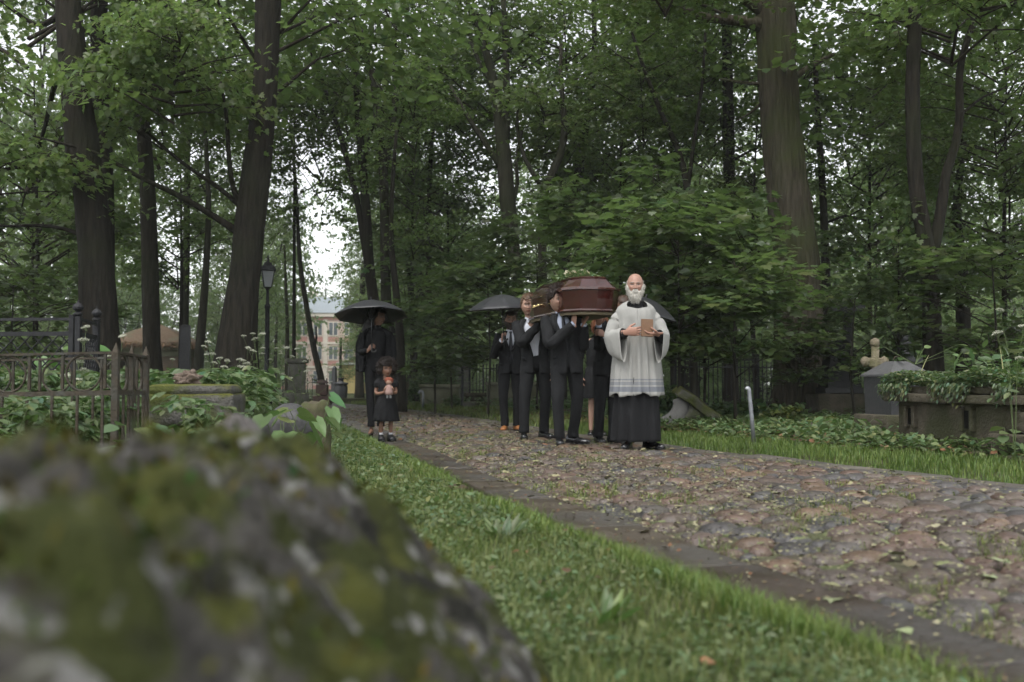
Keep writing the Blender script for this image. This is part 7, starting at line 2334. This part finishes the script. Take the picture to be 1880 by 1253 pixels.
# --- umbrella bearer hidden behind the priest
F = dict(skin=SK['tan'], hair=(.03, .02, .015))
x0, y0 = gx(1172, 13.9), 13.9
s = .97
J = dict(er=(-.22, -.05, 1.12), wr=(-.10, -.26, 1.32), hand_r=dict(f=(.1, -.1, 1), n=(.95, 0, .1), curl=(1.1, 1.15, 1.2, 1.2), thumb=1.0))
ub, j, hm = figure('man in black suit with an umbrella standing hidden behind the bearded man', (x0, y0, Pz(x0, y0)), .05, s, F, J)
make_hair('hair', ub, hm, F, scalp(), .012, 300, .03, .4, None, 15)
suit(ub, j, s, M_SUIT, M_SHIRT, True, 1.18, seed=12.2)
shoes(ub, j, s, M_SHOE)
hw = W(ub, np.array(j['wr']) + np.array((.02, -.035, .075)))
umbrella('open black umbrella tilted to the right behind the bearded man', hw, (.25, -.05, 1), .52, .50, .22, spin=.25)

# --- woman with umbrella and draped blazer
F = dict(skin=SK['brown'], hair=(.010, .008, .007), slim=.80, legk=.72, nose=.9, voxel=.012)
x0, y0 = gx(690, 13.7), 13.7
s = .965
wz = .035
J = dict(pelvis=(0, 0, 1.0), chest=(0, 0, 1.32), neck=(.01, .01, 1.53), head=(.03, -.01, 1.668), hrot=(.06, 0, .95), hs=.97, sl=(.140, .01, 1.42), sr=(-.140, .01, 1.42),
         er=(-.20, -.06, 1.19), wr=(-.075, -.285, 1.195), el=(.19, .02, 1.18), wl=(.17, -.10, .95), hl=(.08, 0, .97), hr=(-.08, 0, .97), kl=(.06, -.01, .54), kr=(-.075, -.01, .54),
         al=(.065, .05, .13), ar=(-.055, -.02, .13), tl=.12, tr=-.1,
         hand_r=dict(f=(.55, -.35, .55), n=(.6, .6, -.1), curl=(.95, 1.0, 1.1, 1.1), thumb=.8, s=.9))
wo, j, hm = figure('woman with long dark hair, blazer over shoulders, holding an umbrella', (x0, y0, wz), .05, s, F, J)
make_hair('hair', wo, hm, F, scalp(.055, -.04, -.11), lambda x, y, z: .016 + .010 * (y > 0), 900, .04, .4, None, 17, (0, .3, -1), .5)
k = s
mb = MB()   # long hair down the back
hb = np.array(j['head'])
mb.tube(rs([hb + np.array((-.055, .05, .06)), hb + np.array((-.105, .07, -.04)), hb + np.array((-.13, .07, -.15)), hb + np.array((-.14, .06, -.27)), hb + np.array((-.13, .05, -.37))], 14), np.interp(np.linspace(0, 1, 14), [0, .3, .7, 1], [.06, .080, .075, .03]), 14, col=(.010, .008, .007))
me = mb.mesh('hair_length', M_HAIRP, True); displace(me, .022, 26); link('hair_length', me, wo)
mb = MB()
torso_loft(mb, [(1.00 * k, .135, .10, 0, 0), (1.12 * k, .125, .095, 0, 0), (1.30 * k, .145, .115, 0, 0), (1.42 * k, .145, .10, 0, 0), (1.475 * k, .10, .08, .005, 0), (1.50 * k, .058, .06, .008, 0), (1.54 * k, .054, .056, .01, .003)], n=32, fold=.004)
for sd in 'lr': cloth_tube(mb, [np.array(j['s' + sd]), np.array(j['e' + sd]), np.array(j['w' + sd]) + (np.array(j['e' + sd]) - np.array(j['w' + sd])) * .05], np.array([.055, .046, .034]) * k, 16, 12, .07, 2.0)
mb.build('black_top', M_BLACKC, wo, True)
mb = MB()
torso_loft(mb, [(.90 * k, .222, .150, -.01, .03), (1.10 * k, .222, .147, -.01, .03), (1.30 * k, .218, .142, 0, .025), (1.40 * k, .208, .128, 0, .02), (1.455 * k, .180, .105, 0, .02), (1.485 * k, .15, .085, 0, .02), (1.515 * k, .085, .075, .005, .02)], lambda z: .62 + .1 * (z / k - .9), n=48, fold=.012, vfold=.02, vk=5, seed=3.3)
for sg in (-1, 1):  # empty sleeves hanging
    cloth_tube(mb, [(sg * .165 * k, .02, 1.43 * k), (sg * .212 * k, .03, 1.29 * k), (sg * .226 * k, .03, 1.10 * k), (sg * .226 * k, .025, .915 * k)], np.array([.052, .060, .053, .046]) * k, 22, 14, .13, 5.0 * sg)
bz = solid(mb.build('blazer', M_SUIT, wo, True), .005)
trousers(wo, j, s, M_BLACKC, 2.2, .80, hem=.085)
for sd in 'lr':       # heels
    a = j['a' + sd]
    mb = MB(); L_ = .20
    rows = [(-.22, .026, .105, .055), (-.1, .028, .10, .055), (.1, .030, .070, .040), (.4, .036, .032, .008), (.7, .034, .030, .004), (.92, .022, .024, .004), (.98, .006, .012, .004)]
    mb.rings([np.stack([np.cos(q) * hw, np.full(12, -u * L_), np.where(np.sin(q) > 0, zb + (zt - zb) * np.sin(q), zb)], -1) for u, hw, zt, zb in rows for q in [np.linspace(0, 2 * math.pi, 12, endpoint=False)]])
    mb.tube([(0, .035, .06), (0, .038, 0)], [.018, .008], 8)
    mb.build('heeled_shoe', M_SHOE, wo, True, loc=(a[0], a[1], 0), rz=j['t' + sd])
hw = W(wo, np.array(j['wr']) + np.array((.045, -.05, .055)))
umbrella('open black umbrella held by the long-haired woman over the girl', hw, (-.045, .18, 1), .60, .485, .205, spin=.36)

# --- the girl with the doll
F = dict(skin=(.20, .108, .070), hair=(.020, .014, .011), voxel=.0075, slim=1.05, armk=1.05, legk=1.0, nose=.75, jaw=.16)
x0, y0 = gx(709, 12.9), 12.9
s = .56
J = dict(pelvis=(0, 0, .92), chest=(0, 0, 1.20), neck=(0, .01, 1.40), head=(.015, -.02, 1.60), hrot=(.08, 0, .22), hs=.80, sl=(.165, .01, 1.335), sr=(-.165, .01, 1.335),
         er=(-.215, -.03, 1.07), wr=(.03, -.26, 1.10), el=(.215, -.03, 1.08), wl=(.085, -.27, 1.13), al=(.105, .0, .085), ar=(-.105, .0, .085), tl=.35, tr=.1, kl=(.105, -.005, .49), kr=(-.105, -.005, .49),
         hand_r=dict(f=(1, -.05, .15), n=(-.1, 1, 0), curl=(.4, .4, .4, .4), thumb=.4), hand_l=dict(f=(-.9, -.1, -.1), n=(.1, 1, 0), curl=(.4, .4, .4, .4), thumb=.4))
gi, j, hm = figure('little girl with afro hair in a black dress hugging a doll', (x0, y0, .035), .12, s, F, J)
make_hair('hair', gi, hm, F, lambda x, y, z: (z > .050 if y < -.04 else z > -.02 - .05 * (y > .02)), lambda x, y, z: .050 + .012 * (z > .03) + (.014 if abs(x) > .04 else 0) - (.022 if y < -.05 else 0), 4200, .017, 1.3, None, 21, (0, 0, 0), .35, .006)
k = s
mb = MB()
torso_loft(mb, [(.445 * k, .285 * k, .230 * k, 0, 0), (.75 * k, .245 * k, .195 * k, 0, 0), (1.00 * k, .170 * k, .140 * k, 0, 0), (1.08 * k, .160 * k, .132 * k, 0, 0), (1.22 * k, .170 * k, .130 * k, 0, 0), (1.32 * k, .165 * k, .105 * k, 0, 0), (1.365 * k, .105 * k, .085 * k, 0, .003)], n=56, fold=.004, vfold=.075, vk=9, seed=1.0)
for sd in 'lr':
    sh_, e = np.array(j['s' + sd]), np.array(j['e' + sd])
    cloth_tube(mb, [sh_ - (e - sh_) * .15, sh_ + (e - sh_) * .2, sh_ + (e - sh_) * .55], np.array([.055, .095, .078]) * k, 12, 14, .12, 4.0)
solid(mb.build('dress', M_BLACKC, gi, True), .003)
for sd in 'lr':
    a = np.array(j['a' + sd])
    mb = MB(); mb.tube([a + np.array((0, .0, .115)) * k, a + np.array((0, 0, .04)) * k, a + np.array((0, -.01, -.02)) * k], np.array([.042, .046, .046]) * k, 12); mb.build('sock', M_SOCK, gi, True)
shoes(gi, j, s, mat('girl_shoe', (.008, .008, .009), (.014, .014, .015), scale=20, rough=.42, spec=.4), .27)
# doll in her arms
dp = W(gi, (.035 * 1, -.185, 1.20 * k))
do = empty('doll', tuple(dp), .1, 'small rag doll with reddish hair and pale dress held by the girl', 'doll')
mb = MB(); mb.lathe([(.0, .025), (.028, .032), (.040, .055), (.038, .078), (.022, .098), (.0, .104)], n=14); mb.build('head', mat('doll_skin', (.28, .17, .12), (.32, .19, .14), scale=9, rough=.8), do, True)
me = rock_mesh('hair', mat('doll_hair', (.17, .045, .025), (.26, .08, .045), scale=60, rough=.9, bump=.8, bscale=150), 3, (.055, .045, .042), .2, 3, 2.0, amp2=.1); link('hair', me, do, (0, .012, .082))
mb = MB(); mb.lathe([(.052, -.095), (.046, -.05), (.034, 0), (.026, .03), (.010, .034)], n=14); mb.build('dress', mat('doll_dress', (.26, .17, .15), (.32, .21, .18), scale=25, rough=.9), do, True)
for sg in (-1, 1):
    mb = MB(); mb.tube([(sg * .018, 0, -.08), (sg * .020, -.005, -.135)], [.012, .013], 8); mb.build('leg', MATS['white_sock'], do, True)
    mb = MB(); mb.tube([(sg * .028, 0, .015), (sg * .058, -.005, -.03)], [.011, .009], 8); mb.build('arm', MATS['doll_skin'], do, True)

# ================================================================== damp air between the trees
mb = MB(); mb.box((0, 190, 16), (680, 540, 36))
M_HAZE = bpy.data.materials.new('haze')
M_HAZE.use_nodes = True
hn, hl = M_HAZE.node_tree.nodes, M_HAZE.node_tree.links
hn.clear()
h_out = hn.new('ShaderNodeOutputMaterial')
h_vol = hn.new('ShaderNodeVolumePrincipled')
h_vol.inputs['Color'].default_value = (.86, .90, .90, 1)
h_vol.inputs['Density'].default_value = 0.0007
h_vol.inputs['Anisotropy'].default_value = 0.1
hl.new(h_vol.outputs[0], h_out.inputs['Volume'])
tag(mb.build('haze', M_HAZE), 'thin damp haze between the trees', 'haze', kind='stuff')
